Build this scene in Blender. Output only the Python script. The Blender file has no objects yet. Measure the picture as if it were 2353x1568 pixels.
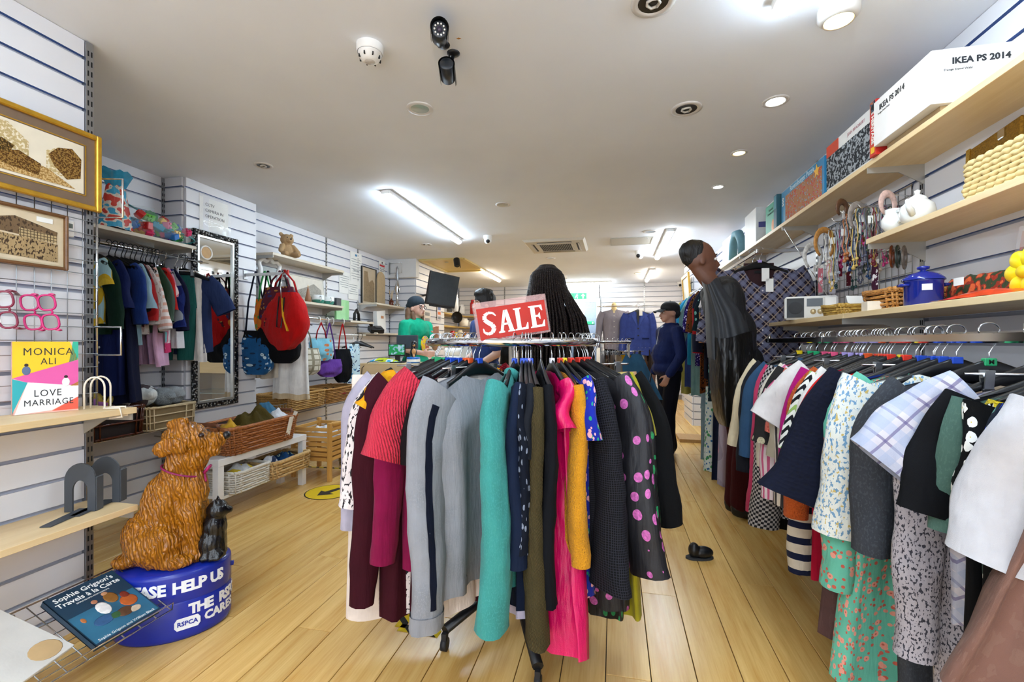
import bpy, math, random
import numpy as np
from mathutils import Vector, Matrix, noise
random.seed(7)
SC = bpy.context.scene
COL = SC.collection
# ------------------------------------------------------------------ camera
F_PX, CX, HY, CAMZ, CZ = 1050.0, 1176.5, 788.0, 1.28, 2.65
YAW = math.atan(233.5 / F_PX)
cam_d = bpy.data.cameras.new('camera'); cam = bpy.data.objects.new('camera', cam_d); COL.objects.link(cam)
cam_d.sensor_width = 36; cam_d.lens = F_PX / 2353 * 36; cam_d.shift_y = 4 / 2353; cam_d.clip_start = .02
cam.location = (0, 0, CAMZ); cam.rotation_euler = (math.pi / 2, 0, YAW); SC.camera = cam
# ------------------------------------------------------------------ world, window light, exposure
wd = bpy.data.worlds.new('sky'); SC.world = wd; wd.use_nodes = True
wd.node_tree.nodes['Background'].inputs[0].default_value = (.82, .9, 1, 1)
wd.node_tree.nodes['Background'].inputs[1].default_value = 1.0
def area(name, loc, rot, sx, sy, power, col):
    l = bpy.data.lights.new(name, 'AREA'); l.shape = 'RECTANGLE'; l.size = sx; l.size_y = sy; l.energy = power; l.color = col
    o = bpy.data.objects.new(name, l); COL.objects.link(o); o.location = loc; o.rotation_euler = rot; return o
area('shopfront_daylight', (-.42, -2.36, 1.35), (math.radians(90), 0, math.radians(180)), 3.5, 2.2, 150, (1, .97, .93))
vs = SC.view_settings; vs.view_transform = 'Standard'; vs.look = 'None'; vs.gamma = 1; vs.use_curve_mapping = False; vs.exposure = 1.95
TUBE_E = 21.0
# ------------------------------------------------------------------ helpers
SA, CA = math.sin(YAW), math.cos(YAW)
def W(px, py, x=None, y=None, z=None, t=None):
    u = (px - CX) / F_PX; v = (HY - py) / F_PX
    d = Vector((u * CA - SA, u * SA + CA, v))
    if x is not None: t = x / d.x
    elif y is not None: t = y / d.y
    elif z is not None: t = (z - CAMZ) / d.z
    return Vector((d.x * t, d.y * t, CAMZ + d.z * t))
def lin(c):
    if isinstance(c, str):
        c = c.lstrip('#'); c = ''.join(q * 2 for q in c) if len(c) == 3 else c; c = [int(c[i:i + 2], 16) / 255 for i in (0, 2, 4)]
        c = [x / 12.92 if x <= .04045 else ((x + .055) / 1.055) ** 2.4 for x in c]
    return (c[0], c[1], c[2], 1)
MATS = {}
class NT:
    def __init__(s, name):
        s.m = bpy.data.materials.new(name); s.m.use_nodes = True; s.nt = s.m.node_tree; s.p = s.nt.nodes['Principled BSDF']
    def n(s, typ, ins=None, **kw):
        nd = s.nt.nodes.new('ShaderNode' + typ)
        for k, v in kw.items(): setattr(nd, k, v)
        for k, v in (ins or {}).items(): s.put(nd, k, v)
        return nd
    def put(s, nd, k, v):
        i = nd.inputs[k]
        if isinstance(v, bpy.types.NodeSocket): s.nt.links.new(v, i)
        elif isinstance(v, bpy.types.Node): s.nt.links.new(v.outputs[0], i)
        else: i.default_value = v
    def math(s, op, a, b=0.0, c=0.0):
        nd = s.n('Math', operation=op); s.put(nd, 0, a); s.put(nd, 1, b); s.put(nd, 2, c); return nd.outputs[0]
    def mix(s, fac, a, b, mode='MIX'):
        nd = s.n('Mix', data_type='RGBA', blend_type=mode); s.put(nd, 0, fac)
        s.put(nd, 6, a if not isinstance(a, (str, tuple)) else lin(a)); s.put(nd, 7, b if not isinstance(b, (str, tuple)) else lin(b)); return nd.outputs[2]
    def obj(s): return s.n('TexCoord').outputs['Object']
    def ramp(s, fac, lo, hi):
        nd = s.n('MapRange', clamp=True); s.put(nd, 0, fac); nd.inputs[1].default_value = lo; nd.inputs[2].default_value = hi; return nd.outputs[0]
    def noise(s, vec, sc, det=3.0, rough=.5):
        nd = s.n('TexNoise'); s.put(nd, 'Vector', vec); nd.inputs['Scale'].default_value = sc; nd.inputs['Detail'].default_value = det; nd.inputs['Roughness'].default_value = rough; return nd
    def vor(s, vec, sc, feature='F1', rnd=1.0):
        nd = s.n('TexVoronoi', feature=feature); s.put(nd, 'Vector', vec); nd.inputs['Scale'].default_value = sc; nd.inputs['Randomness'].default_value = rnd; return nd
    def mapn(s, vec, scale=(1, 1, 1), loc=(0, 0, 0), rot=(0, 0, 0)):
        nd = s.n('Mapping'); s.put(nd, 0, vec); nd.inputs[1].default_value = loc; nd.inputs[2].default_value = rot; nd.inputs[3].default_value = scale; return nd.outputs[0]
    def bump(s, h, strength=.3, dist=.002):
        nd = s.n('Bump'); s.put(nd, 'Height', h); nd.inputs['Strength'].default_value = strength; nd.inputs['Distance'].default_value = dist; s.nt.links.new(nd.outputs[0], s.p.inputs['Normal'])
    def fin(s, col=None, rough=.5, metal=0, **kw):
        if col is not None: s.put(s.p, 'Base Color', col if not isinstance(col, (str, tuple)) else lin(col))
        s.p.inputs['Roughness'].default_value = rough; s.p.inputs['Metallic'].default_value = metal
        for k, v in kw.items(): s.p.inputs[k.replace('_', ' ')].default_value = v
        return s.m
def mat(c, rough=.5, metal=0, var=.06, vs_=18, bump=0, bs=200, **kw):
    key = ('m', str(c), rough, metal, var, vs_, bump, bs, str(kw))
    if key in MATS: return MATS[key]
    t = NT('mat'); o = t.obj(); col = lin(c)
    if var:
        nz = t.noise(o, vs_); f = t.ramp(nz.outputs[0], .3, .7)
        col = t.mix(f, tuple(x * (1 - var) for x in col[:3]), tuple(min(1, x * (1 + var)) for x in col[:3]))
    if bump: t.bump(t.noise(o, bs, 2).outputs[0], bump)
    MATS[key] = t.fin(col, rough, metal, **kw); return MATS[key]
def emis(c, e):
    key = ('e', str(c), e)
    if key not in MATS:
        t = NT('glow'); t.fin(c, .5, 0); t.p.inputs['Emission Color'].default_value = lin(c); t.p.inputs['Emission Strength'].default_value = e; MATS[key] = t.m
    return MATS[key]
def glass(c='#ffffff', rough=.05, alpha=.18):
    key = ('g', c, rough, alpha)
    if key not in MATS: MATS[key] = NT('clear_plastic').fin(c, rough, 0, Alpha=alpha)
    return MATS[key]
def wood(c1, c2, sc=1.0, axis=0, rough=.42, rnd=0.0):
    key = ('w', c1, c2, sc, axis, rough, rnd)
    if key in MATS: return MATS[key]
    t = NT('wood'); o = t.obj(); inf = t.n('ObjectInfo')
    off = t.n('Combine' + 'XYZ'); r = t.math('MULTIPLY', inf.outputs['Random'], 37.0)
    for i in range(3): t.put(off, i, r)
    v = t.n('VectorMath', operation='ADD'); t.put(v, 0, o); t.put(v, 1, off.outputs[0])
    s = [14 * sc] * 3; s[axis] = 1.1 * sc
    g = t.noise(t.mapn(v.outputs[0], tuple(s)), 1.6, 6, .62)
    s2 = [90 * sc] * 3; s2[axis] = 3 * sc
    g2 = t.noise(t.mapn(v.outputs[0], tuple(s2)), 2.0, 3, .6)
    f = t.math('ADD', t.math('MULTIPLY', t.ramp(g.outputs[0], .32, .72), .75), t.math('MULTIPLY', t.ramp(g2.outputs[0], .4, .8), .3))
    col = t.mix(f, c1, c2)
    if rnd:
        hsv = t.n('HueSaturation'); t.put(hsv, 'Color', col)
        t.put(hsv, 'Value', t.math('ADD', t.math('MULTIPLY', inf.outputs['Random'], rnd), 1 - rnd / 2)); col = hsv.outputs[0]
    t.bump(g2.outputs[0], .12, .001)
    MATS[key] = t.fin(col, rough); return MATS[key]
def fu(*a, **k): return fab(*a, uv=True, **k)
def fab(base, kind=None, c2='#ffffff', c3=None, s=1.0, rough=.85, metal=0, weave=900, uv=False):
    key = ('f', base, kind, c2, c3, s, rough, metal, weave, uv)
    if key in MATS: return MATS[key]
    t = NT('fabric'); o = o3 = t.obj(); sep = t.n('Separate' + 'XYZ', {0: o}); x, y, z = sep.outputs[:3]
    nz = t.noise(o, 14); b = tuple(q ** 1.22 for q in lin(base)[:3])
    col = t.mix(t.ramp(nz.outputs[0], .25, .75), tuple(q * .86 for q in b[:3]), tuple(min(1, q * 1.1) for q in b[:3]))
    def band(v, f, w): # soft stripes
        return t.math('LESS_THAN', t.math('FRACT', t.math('MULTIPLY', v, f)), w)
    c3 = c3 or c2
    if uv and kind:
        us = t.n('Separate' + 'XYZ', {0: t.n('TexCoord').outputs['UV']}); x, z = us.outputs[0], us.outputs[1]; y = 0.0
        cv = t.n('Combine' + 'XYZ'); t.put(cv, 0, x); t.put(cv, 2, z); o = cv.outputs[0]
    if kind == 'dots':
        dv = t.vor(t.mapn(o, (1, 1, .8)), 15 * s, rnd=.5); dv.voronoi_dimensions = '3D'; dk = t.math('LESS_THAN', dv.outputs[0], .3)
        col = t.mix(dk, col, t.mix(t.ramp(t.noise(o3, 120, 2).outputs[0], .35, .7), tuple(q * .55 for q in lin(c2)[:3]), c2))
    elif kind == 'flor':
        v1 = t.vor(o, 26 * s); v2 = t.vor(t.mapn(o, loc=(3, 1, 2)), 34 * s)
        col = t.mix(t.math('LESS_THAN', t.math('ADD', v2.outputs[0], t.math('MULTIPLY', nz.outputs[0], .2)), .38), col, c3)
        col = t.mix(t.math('LESS_THAN', v1.outputs[0], .34), col, c2)
        col = t.mix(t.math('LESS_THAN', v1.outputs[0], .12), col, c3)
    elif kind == 'daisy':
        v1 = t.vor(o, 27 * s, rnd=.7); ang = t.noise(o, 70 * s, 1)
        col = t.mix(t.math('LESS_THAN', t.math('ADD', v1.outputs[0], t.math('MULTIPLY', ang.outputs[0], .35)), .56), col, c2)
        col = t.mix(t.math('LESS_THAN', v1.outputs[0], .1), col, c3)
    elif kind == 'plaid':
        f = 12 * s; d1 = t.math('ADD', x, z); d2 = t.math('SUBTRACT', x, z)
        if s < 0: f = -f; d1, d2 = x, z
        for d in (d1, d2):
            col = t.mix(t.math('MULTIPLY', band(d, f, .42), .55), col, c2)
            col = t.mix(t.math('MULTIPLY', band(t.math('ADD', d, .03), f, .10), .7), col, c3)
    elif kind == 'stripeh': col = t.mix(band(z, 40 * s, .42), col, c2)
    elif kind == 'stripev': col = t.mix(band(t.math('ADD', x, y), 40 * s, .42), col, c2)
    elif kind == 'check':
        ck = t.n('TexChecker', {0: o}); ck.inputs['Scale'].default_value = 110 * s; col = t.mix(ck.outputs[1], col, c2)
    elif kind == 'leo':
        v1 = t.vor(o, 42 * s).outputs[0]; col = t.mix(t.math('COMPARE', t.math('ADD', v1, t.math('MULTIPLY', nz.outputs[0], .1)), .36, .11), col, c2)
        col = t.mix(t.math('LESS_THAN', v1, .2), col, c3)
    elif kind == 'speck':
        col = t.mix(t.math('GREATER_THAN', t.noise(t.mapn(o, (1, 1, .55)), 95 * s, 2).outputs[0], .56), col, c2)
        if c3 != c2: col = t.mix(t.math('GREATER_THAN', t.noise(t.mapn(o, (1, 1, .5), (5, 5, 5)), 80 * s, 2).outputs[0], .62), col, c3)
    elif kind == 'zig':
        tri = t.math('PINGPONG', x, .03); col = t.mix(band(t.math('ADD', z, tri), 22 * s, .5), col, c2)
        col = t.mix(band(t.math('ADD', z, tri), 5.5 * s, .12), col, c3)
    elif kind == 'blob':
        n2 = t.noise(o, 6 * s, 1).outputs[0]
        col = t.mix(t.math('GREATER_THAN', n2, .52), col, c2); col = t.mix(t.math('LESS_THAN', n2, .43), col, c3)
    elif kind == 'lace':
        v1 = t.vor(o, 75 * s, rnd=.5).outputs[0]; col = t.mix(t.math('LESS_THAN', v1, .25), col, c2)
        t.bump(v1, .8, .003)
    elif kind == 'fluff':
        t.bump(t.noise(o, 160 * s, 3).outputs[0], 1, .012)
    elif kind == 'knit':
        wv = t.n('TexWave', {'Vector': t.mapn(o, (1, 1, .6), rot=(0, .7, 0)), 'Scale': 26 * s, 'Distortion': 3, 'Detail Scale': 4}); t.bump(wv.outputs[1], .9, .006)
        col = t.mix(t.math('MULTIPLY', t.ramp(wv.outputs[1], .5, .1), .45), col, c2)
    elif kind == 'grid':
        g = t.math('MAXIMUM', band(x, 90 * s, .25), band(z, 90 * s, .25)); col = t.mix(g, col, c2); t.bump(g, .6, .003)
    if kind not in ('knit', 'fluff', 'lace', 'grid'):
        wr = t.noise(t.mapn(o3, (22, 22, 5)), 1.0, 3, .55); t.bump(t.math('ADD', wr.outputs[0], t.math('MULTIPLY', t.noise(o3, weave, 1).outputs[0], .06)), .75 if rough > .5 else .9, .014)
    m = t.fin(col, rough, metal); t.p.inputs['Sheen Weight'].default_value = .06 if rough > .6 and max(b[:3]) > .15 else 0; t.p.inputs['Specular IOR Level'].default_value = .2 if rough > .6 else .5
    MATS[key] = m; return m
# ------------------------------------------------------------------ mesh builder
class MB:
    def __init__(s): s.v = []; s.f = []; s.m = []; s.sm = []; s.uv = {}
    def add(s, vs, fs, mi=0, sm=False, M=None):
        o = len(s.v); s.v += [tuple(M @ Vector(p)) if M else tuple(p) for p in vs]
        for f in fs: s.f.append([o + i for i in f]); s.m.append(mi); s.sm.append(sm)
        return s
    def box(s, c, d, mi=0, M=None, R=None, bev=0):
        x, y, z = d[0] / 2, d[1] / 2, d[2] / 2
        T = Matrix.Translation(c) @ (R.to_4x4() if R else Matrix.Identity(4))
        if M: T = M @ T
        if bev:
            b = bev; vs = []; 
            for sx in (-1, 1):
                for sy in (-1, 1):
                    for sz in (-1, 1):
                        vs += [(sx * x, sy * (y - b), sz * (z - b)), (sx * (x - b), sy * y, sz * (z - b)), (sx * (x - b), sy * (y - b), sz * z)]
            I = lambda a, b_, c_, k: ((a > 0) * 4 + (b_ > 0) * 2 + (c_ > 0)) * 3 + k
            fs = []
            for q in (-1, 1):
                fs += [[I(q, -1, -1, 0), I(q, 1, -1, 0), I(q, 1, 1, 0), I(q, -1, 1, 0)], [I(-1, q, -1, 1), I(1, q, -1, 1), I(1, q, 1, 1), I(-1, q, 1, 1)], [I(-1, -1, q, 2), I(1, -1, q, 2), I(1, 1, q, 2), I(-1, 1, q, 2)]]
                for r in (-1, 1):
                    fs += [[I(q, r, -1, 0), I(q, r, 1, 0), I(q, r, 1, 1), I(q, r, -1, 1)], [I(q, -1, r, 0), I(q, 1, r, 0), I(q, 1, r, 2), I(q, -1, r, 2)], [I(-1, q, r, 1), I(1, q, r, 1), I(1, q, r, 2), I(-1, q, r, 2)]]
                    for w in (-1, 1): fs += [[I(q, r, w, 0), I(q, r, w, 1), I(q, r, w, 2)]]
            return s.add(vs, fs, mi, False, T)
        vs = [(a, b, c_) for a in (-x, x) for b in (-y, y) for c_ in (-z, z)]
        return s.add(vs, [[0, 1, 3, 2], [4, 6, 7, 5], [0, 4, 5, 1], [2, 3, 7, 6], [0, 2, 6, 4], [1, 5, 7, 3]], mi, False, T)
    def tube(s, pts, r, n=8, mi=0, caps=True, closed=False, M=None, sm=True, flat=1.0):
        pts = [Vector(p) for p in pts]; k = len(pts); rs = r if isinstance(r, (list, tuple)) else [r] * k
        vs = []; up = None
        for i, p in enumerate(pts):
            a = pts[(i - 1) % k] if (closed or i > 0) else p; b = pts[(i + 1) % k] if (closed or i < k - 1) else p
            d = (b - a).normalized() if (b - a).length > 1e-9 else Vector((0, 0, 1))
            if up is None:
                up = Vector((0, 0, 1)) if abs(d.z) < .9 else Vector((1, 0, 0))
            e = d.cross(up)
            if e.length < 1e-6: e = d.cross(Vector((1, .3, .2)))
            e.normalize(); g = e.cross(d).normalized(); up = g
            for j in range(n):
                q = 2 * math.pi * j / n; vs.append(p + e * math.cos(q) * rs[i] + g * math.sin(q) * rs[i] * flat)
        fs = []; rng = k if closed else k - 1
        for i in range(rng):
            for j in range(n):
                a = i * n + j; b = i * n + (j + 1) % n; c = ((i + 1) % k) * n + (j + 1) % n; d = ((i + 1) % k) * n + j
                fs.append([a, b, c, d])
        s.add(vs, fs, mi, sm, M)
        if caps and not closed:
            o = len(s.v) - k * n
            s.f.append([o + j for j in range(n)][::-1]); s.m.append(mi); s.sm.append(False)
            s.f.append([o + (k - 1) * n + j for j in range(n)]); s.m.append(mi); s.sm.append(False)
        return s
    def cyl(s, a, b, r, n=16, mi=0, M=None, sm=True): return s.tube([a, b], r, n, mi, True, False, M, sm)
    def lathe(s, prof, n=24, c=(0, 0, 0), mi=0, sx=1.0, sy=1.0, M=None, sm=True, capb=False, capt=False):
        vs = []; fs = []; k = len(prof)
        for r, z in prof:
            for j in range(n):
                a = 2 * math.pi * j / n; vs.append((c[0] + r * sx * math.cos(a), c[1] + r * sy * math.sin(a), c[2] + z))
        for i in range(k - 1):
            for j in range(n): fs.append([i * n + j, i * n + (j + 1) % n, (i + 1) * n + (j + 1) % n, (i + 1) * n + j])
        if capb: fs.append(list(range(n))[::-1])
        if capt: fs.append([(k - 1) * n + j for j in range(n)])
        return s.add(vs, fs, mi, sm, M)
    def ell(s, c, r, n=16, m=10, mi=0, R=None, M=None):
        if not isinstance(r, (list, tuple)): r = (r, r, r)
        T = Matrix.Translation(c) @ (R.to_4x4() if R else Matrix.Identity(4)); T = M @ T if M else T
        prof = [(math.sin(math.pi * i / m), -math.cos(math.pi * i / m)) for i in range(1, m)]
        vs = [(0, 0, -r[2])]; fs = []
        for q, z in prof:
            for j in range(n): a = 2 * math.pi * j / n; vs.append((q * r[0] * math.cos(a), q * r[1] * math.sin(a), z * r[2]))
        vs.append((0, 0, r[2])); k = len(prof)
        for j in range(n): fs.append([0, 1 + (j + 1) % n, 1 + j])
        for i in range(k - 1):
            for j in range(n): fs.append([1 + i * n + j, 1 + i * n + (j + 1) % n, 1 + (i + 1) * n + (j + 1) % n, 1 + (i + 1) * n + j])
        for j in range(n): fs.append([1 + (k - 1) * n + j, 1 + (k - 1) * n + (j + 1) % n, len(vs) - 1])
        return s.add(vs, fs, mi, True, T)
    def prism(s, poly, h, mi=0, M=None, z0=0):
        n = len(poly); vs = [(p[0], p[1], z0) for p in poly] + [(p[0], p[1], z0 + h) for p in poly]
        fs = [list(range(n))[::-1], [n + i for i in range(n)]] + [[i, (i + 1) % n, n + (i + 1) % n, n + i] for i in range(n)]
        return s.add(vs, fs, mi, False, M)
    def grid(s, fn, nu, nv, mi=0, sm=True, closeu=False, M=None, uv=None):
        f0 = len(s.f)
        vs = [fn(i / (nu if closeu else nu - 1), j / (nv - 1)) for j in range(nv) for i in range(nu)]
        fs = [[j * nu + i, j * nu + (i + 1) % nu, (j + 1) * nu + (i + 1) % nu, (j + 1) * nu + i] for j in range(nv - 1) for i in range(nu if closeu else nu - 1)]
        if uv:
            nn = nu if closeu else nu - 1; k = f0
            for j in range(nv - 1):
                for i in range(nn):
                    s.uv[k] = [(i / nn * uv[0], j / (nv - 1) * uv[1]), ((i + 1) / nn * uv[0], j / (nv - 1) * uv[1]), ((i + 1) / nn * uv[0], (j + 1) / (nv - 1) * uv[1]), (i / nn * uv[0], (j + 1) / (nv - 1) * uv[1])]; k += 1
        return s.add(vs, fs, mi, sm, M)
    def mesh(s, name, mats):
        me = bpy.data.meshes.new(name); me.from_pydata(s.v, [], s.f)
        for m in (mats if isinstance(mats, (list, tuple)) else [mats]): me.materials.append(m)
        me.polygons.foreach_set('material_index', s.m); me.polygons.foreach_set('use_smooth', s.sm); me.update()
        if s.uv:
            ul = me.uv_layers.new(name='uv'); flat = []
            for i, f in enumerate(s.f):
                for c in s.uv.get(i, [(0, 0)] * len(f)): flat += c
            ul.data.foreach_set('uv', flat)
        return me
def link(name, me, parent=None, loc=(0, 0, 0), rot=(0, 0, 0)):
    o = bpy.data.objects.new(name, me); COL.objects.link(o); o.location = loc; o.rotation_euler = rot
    if parent: o.parent = parent
    return o
def obj(name, mb, mats, parent=None, loc=(0, 0, 0), rot=(0, 0, 0)): return link(name, mb.mesh(name, mats), parent, loc, rot)
def tag(o, label, cat, group=None):
    o['label'] = label; o['category'] = cat
    if group: o['group'] = group
    return o
def thing(name, label, cat, loc=(0, 0, 0), rot=(0, 0, 0), group=None):
    o = bpy.data.objects.new(name, None); o.empty_display_size = .05; COL.objects.link(o); o.location = loc
    o.rotation_euler = rot if isinstance(rot, (tuple, list)) else (0, 0, rot); return tag(o, label, cat, group)
def struct(name, mb, mats, label, parent=None):
    o = obj(name, mb, mats, parent); o['kind'] = 'structure'
    if not parent: o['label'] = label; o['category'] = name.split('_')[0]
    return o
def copytree(o, parent=None):
    c = o.copy(); COL.objects.link(c); c.parent = parent
    for ch in list(o.children): copytree(ch, c)
    return c
TMP = bpy.data.scenes.new('workbench')
def evalmesh(o):
    for c in list(o.users_collection): c.objects.unlink(o)
    TMP.collection.objects.link(o)
    with bpy.context.temp_override(scene=TMP, view_layer=TMP.view_layers[0]):
        dg = bpy.context.evaluated_depsgraph_get(); dg.update(); return bpy.data.meshes.new_from_object(o.evaluated_get(dg))
def text(s, size, m, parent=None, loc=(0, 0, 0), rot=(0, 0, 0), ext=.0006, name='lettering', ax='CENTER', sx=1.0, sp=1.0, bold=0.0, shear=0.0):
    cu = bpy.data.curves.new('t', 'FONT'); cu.body = s; cu.size = size; cu.extrude = ext; cu.align_x = ax; cu.align_y = 'CENTER'; cu.space_character = sp; cu.offset = bold; cu.shear = shear; cu.resolution_u = 2
    o = bpy.data.objects.new('t', cu); COL.objects.link(o); me = evalmesh(o); bpy.data.objects.remove(o); bpy.data.curves.remove(cu)
    me.materials.clear(); me.materials.append(m)
    if sx != 1: me.transform(Matrix.Diagonal((sx, 1, 1, 1)))
    return link(name, me, parent, loc, rot)
def blob(name, parts, m, voxel=.012, smooth=4, parent=None, loc=(0, 0, 0), rot=(0, 0, 0), disp=None):
    """one continuous surface from overlapping ellipsoids ('e',c,r[,R]) and tapered capsules ('c',a,b,ra,rb)"""
    mb = MB()
    for p in parts:
        if p[0] == 'e': mb.ell(p[1], p[2], 16, 10, R=p[3] if len(p) > 3 else None)
        else:
            a, b = Vector(p[1]), Vector(p[2]); ra, rb = p[3], p[4] if len(p) > 4 else p[3]
            L = (b - a).length; pts = []; rs = []; d = (b - a).normalized()
            for k in (1, .92, .7, .38): pts.append(a - d * ra * k); rs.append(ra * math.sqrt(max(.003, 1 - k * k)))
            pts += [a, b]; rs += [ra, rb]
            for k in (.38, .7, .92, 1): pts.append(b + d * rb * k); rs.append(rb * math.sqrt(max(.003, 1 - k * k)))
            mb.tube(pts, rs, 14)
    o = obj('blob', mb, m); md = o.modifiers.new('r', 'REMESH'); md.mode = 'VOXEL'; md.voxel_size = voxel; md.use_smooth_shade = True
    if smooth: sm = o.modifiers.new('s', 'SMOOTH'); sm.factor = .5; sm.iterations = smooth
    me = evalmesh(o); bpy.data.objects.remove(o)
    if disp:
        n = len(me.vertices); co = np.empty(n * 3, 'f'); me.vertices.foreach_get('co', co); co = co.reshape(-1, 3); no = np.empty(n * 3, 'f'); me.vertices.foreach_get('normal', no); no = no.reshape(-1, 3)
        co = co + no * np.array([disp(Vector(c)) for c in co], 'f')[:, None]; me.vertices.foreach_set('co', co.astype('f').ravel()); me.update()
    me.materials.clear(); me.materials.append(m); me.polygons.foreach_set('use_smooth', [True] * len(me.polygons))
    return link(name, me, parent, loc, rot)
def rz(a): return Matrix.Rotation(a, 3, 'Z')
def rx(a): return Matrix.Rotation(a, 3, 'X')
def ry(a): return Matrix.Rotation(a, 3, 'Y')
# common materials
M_CHROME = mat('#d5d7da', .12, 1, 0); M_STEEL = mat('#a9abae', .35, 1, .04); M_BLACK = mat('#0d0e12', .4, 0, .1); M_DARK = mat('#1b1c20', .6)
M_WHITE = mat('#eceae6', .45, 0, .02); M_PAPER = mat('#f2f1ec', .8, 0, .02); M_BEECH = wood('#e8cfa2', '#d9ba86', 1, 1, .45); M_MATTE = mat('#08090c', .9, 0, 0)
# ================================================================== the room
M_SLAT = [mat('#e4e3e6', .38, 0, .015, 3), mat('#164f9e', .35, 0, 0)]
M_BACK = mat('#b9bac2', .7, 0, .02); M_WALL = mat('#dedcda', .6, 0, .02)
M_CEIL = mat('#e8edf6', .75, 0, .03, 1.5)
PITCH = .1175
# floor: a sub-floor with every plank laid on it
floor = struct('floor', MB().box((-1.15, 4.3, -.03), (5.6, 13.4, .04)), M_DARK, 'pale oak plank floor of the shop')
M_OAK = wood('#edc67c', '#c9923f', .8, 1, .27, .15)
PL = {}
def plank(L, wd_):
    k = (round(L, 3), round(wd_, 3))
    if k not in PL: PL[k] = MB().box((0, 0, -.006), (wd_ - .0035, L - .003, .012), bev=.0012).mesh('plank', M_OAK)
    return PL[k]
xs = .480 - .17 * 25
k = 0
while xs < 1.5:
    y = -2.4 - ((k * 7) % 11) * .21
    while y < 10.9:
        a, b = max(y, -2.4), min(y + 2.1, 10.9)
        if b - a > .05:
            x0, x1 = max(xs, -3.8), min(xs + .17, 1.5)
            if x1 - x0 > .02 and not (a > 99): link('plank', plank(b - a, x1 - x0), floor, ((x0 + x1) / 2, (a + b) / 2, 0))
        y += 2.1
    xs += .17; k += 1
ceil_ = struct('ceiling', MB().box((-1.15, 4.3, CZ + .03), (5.6, 13.4, .06)), M_CEIL, 'matt grey white plaster ceiling')
SL = {}
def slats(wall, p0, p1, nx, ny, z0=0.0, z1=CZ, skip=None):
    """horizontal slats, each its own piece, along p0-p1, facing (nx,ny)"""
    dx, dy = p1[0] - p0[0], p1[1] - p0[1]; L = math.hypot(dx, dy); a = math.atan2(-ny, -nx) - math.pi / 2
    zt = CZ - .09
    tops = [CZ - .002] + [zt - PITCH * i for i in range(40)]
    for i in range(len(tops) - 1):
        hi = min(tops[i], z1); lo = max(tops[i + 1] + .016, z0)
        if i == 0: lo = zt + .016
        if hi - lo < .02: continue
        kk = (round(L, 3), round(hi - lo, 3))
        if kk not in SL:
            mb = MB().box((0, -.009, 0), (L - .004, .018, hi - lo)); mb.m[4] = 1; SL[kk] = mb.mesh('slat', M_SLAT)
        link('slat', SL[kk], wall, ((p0[0] + p1[0]) / 2, (p0[1] + p1[1]) / 2, (lo + hi) / 2), (0, 0, a))
def wallbox(name, label, x0, y0, x1, y1, m=M_BACK, z0=0, z1=CZ): return struct(name, MB().box(((x0 + x1) / 2, (y0 + y1) / 2, (z0 + z1) / 2), (abs(x1 - x0), abs(y1 - y0), z1 - z0)), m, label)
w = wallbox('wall_left', 'white slatwall of the near left side', -3.64, -2.4, -2.356, 1.625)
slats(w, (-2.34 - .016, .3), (-2.356, 1.6), 1, 0)
w = wallbox('wall_left_recess', 'white slatwall of the recess behind the children clothes', -3.85, 1.625, -3.666, 3.1)
slats(w, (-3.666, 1.63), (-3.666, 3.08), 1, 0)
w = wallbox('wall_left_pier', 'white slatwall pier carrying the tall mirror', -3.85, 3.1, -3.466, 3.86)
slats(w, (-3.66, 3.1), (-3.47, 3.1), 0, -1); slats(w, (-3.466, 3.1), (-3.466, 3.86), 1, 0)
w = wallbox('wall_left_main', 'white slatwall behind the bag rail and the counter', -3.85, 3.86, -3.666, 7.02)
for a, b in ((3.9, 5.26), (5.29, 6.01), (6.04, 7.0)): slats(w, (-3.666, a), (-3.666, b), 1, 0)
w = wallbox('wall_left_column', 'white slatwall column behind the counter', -3.9, 7.02, -3.2, 8.3)
slats(w, (-3.66, 7.02), (-3.2, 7.02), 0, -1); slats(w, (-3.2, 7.02), (-3.2, 8.3), 1, 0)
struct('trim_1', MB().box((-3.42, 6.98, 2.5), (.56, .12, .3)), M_WALL, 'white boxed bulkhead above the column')
w = wallbox('wall_left_far', 'cream slatwall at the far left corner', -3.98, 8.3, -3.83, 10.9)
slats(w, (-3.83, 8.35), (-3.83, 10.88), 1, 0)
w = struct('wall_back', MB().box((-2.5, 10.98, CZ / 2), (2.7, .12, CZ)).box((.75, 10.98, CZ / 2), (2.2, .12, CZ)).box((-.75, 10.98, 2.45), (.9, .12, .4)), M_BACK, 'white slatwall at the back of the shop')
for a, b in ((-3.8, -2.62), (-2.6, -1.22), (-.3, .68), (.7, 1.5)): slats(w, (a, 10.92), (b, 10.92), 0, -1)
slats(w, (-1.2, 10.92), (-.32, 10.92), 0, -1, z0=2.28)
w = wallbox('wall_right', 'white slatwall along the right side', 1.516, -2.4, 1.66, 10.9)
RY = [.26, 1.46, 2.66, 3.86, 5.06, 6.26, 7.46]
for a, b in zip(RY[1:-1], RY[2:]): slats(w, (1.516, a + .015), (1.516, b - .015), -1, 0)
slats(w, (1.516, 8.3), (1.516, 10.88), -1, 0)
w = wallbox('wall_right_pier', 'white slatwall pier at the far right', 1.2, 7.5, 1.55, 8.3)
slats(w, (1.21, 7.5), (1.5, 7.5), 0, -1); slats(w, (1.2, 7.5), (1.2, 8.3), -1, 0)
w = struct('wall_front', MB().box((-.42, -2.46, .12), (4, .1, .24)).box((-.42, -2.46, 2.56), (4, .1, .18)).box((-3.1, -2.46, CZ / 2), (1.5, .1, CZ)).box((1.45, -2.46, CZ / 2), (.4, .1, CZ)), M_WALL, 'shopfront wall behind the viewpoint')
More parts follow.
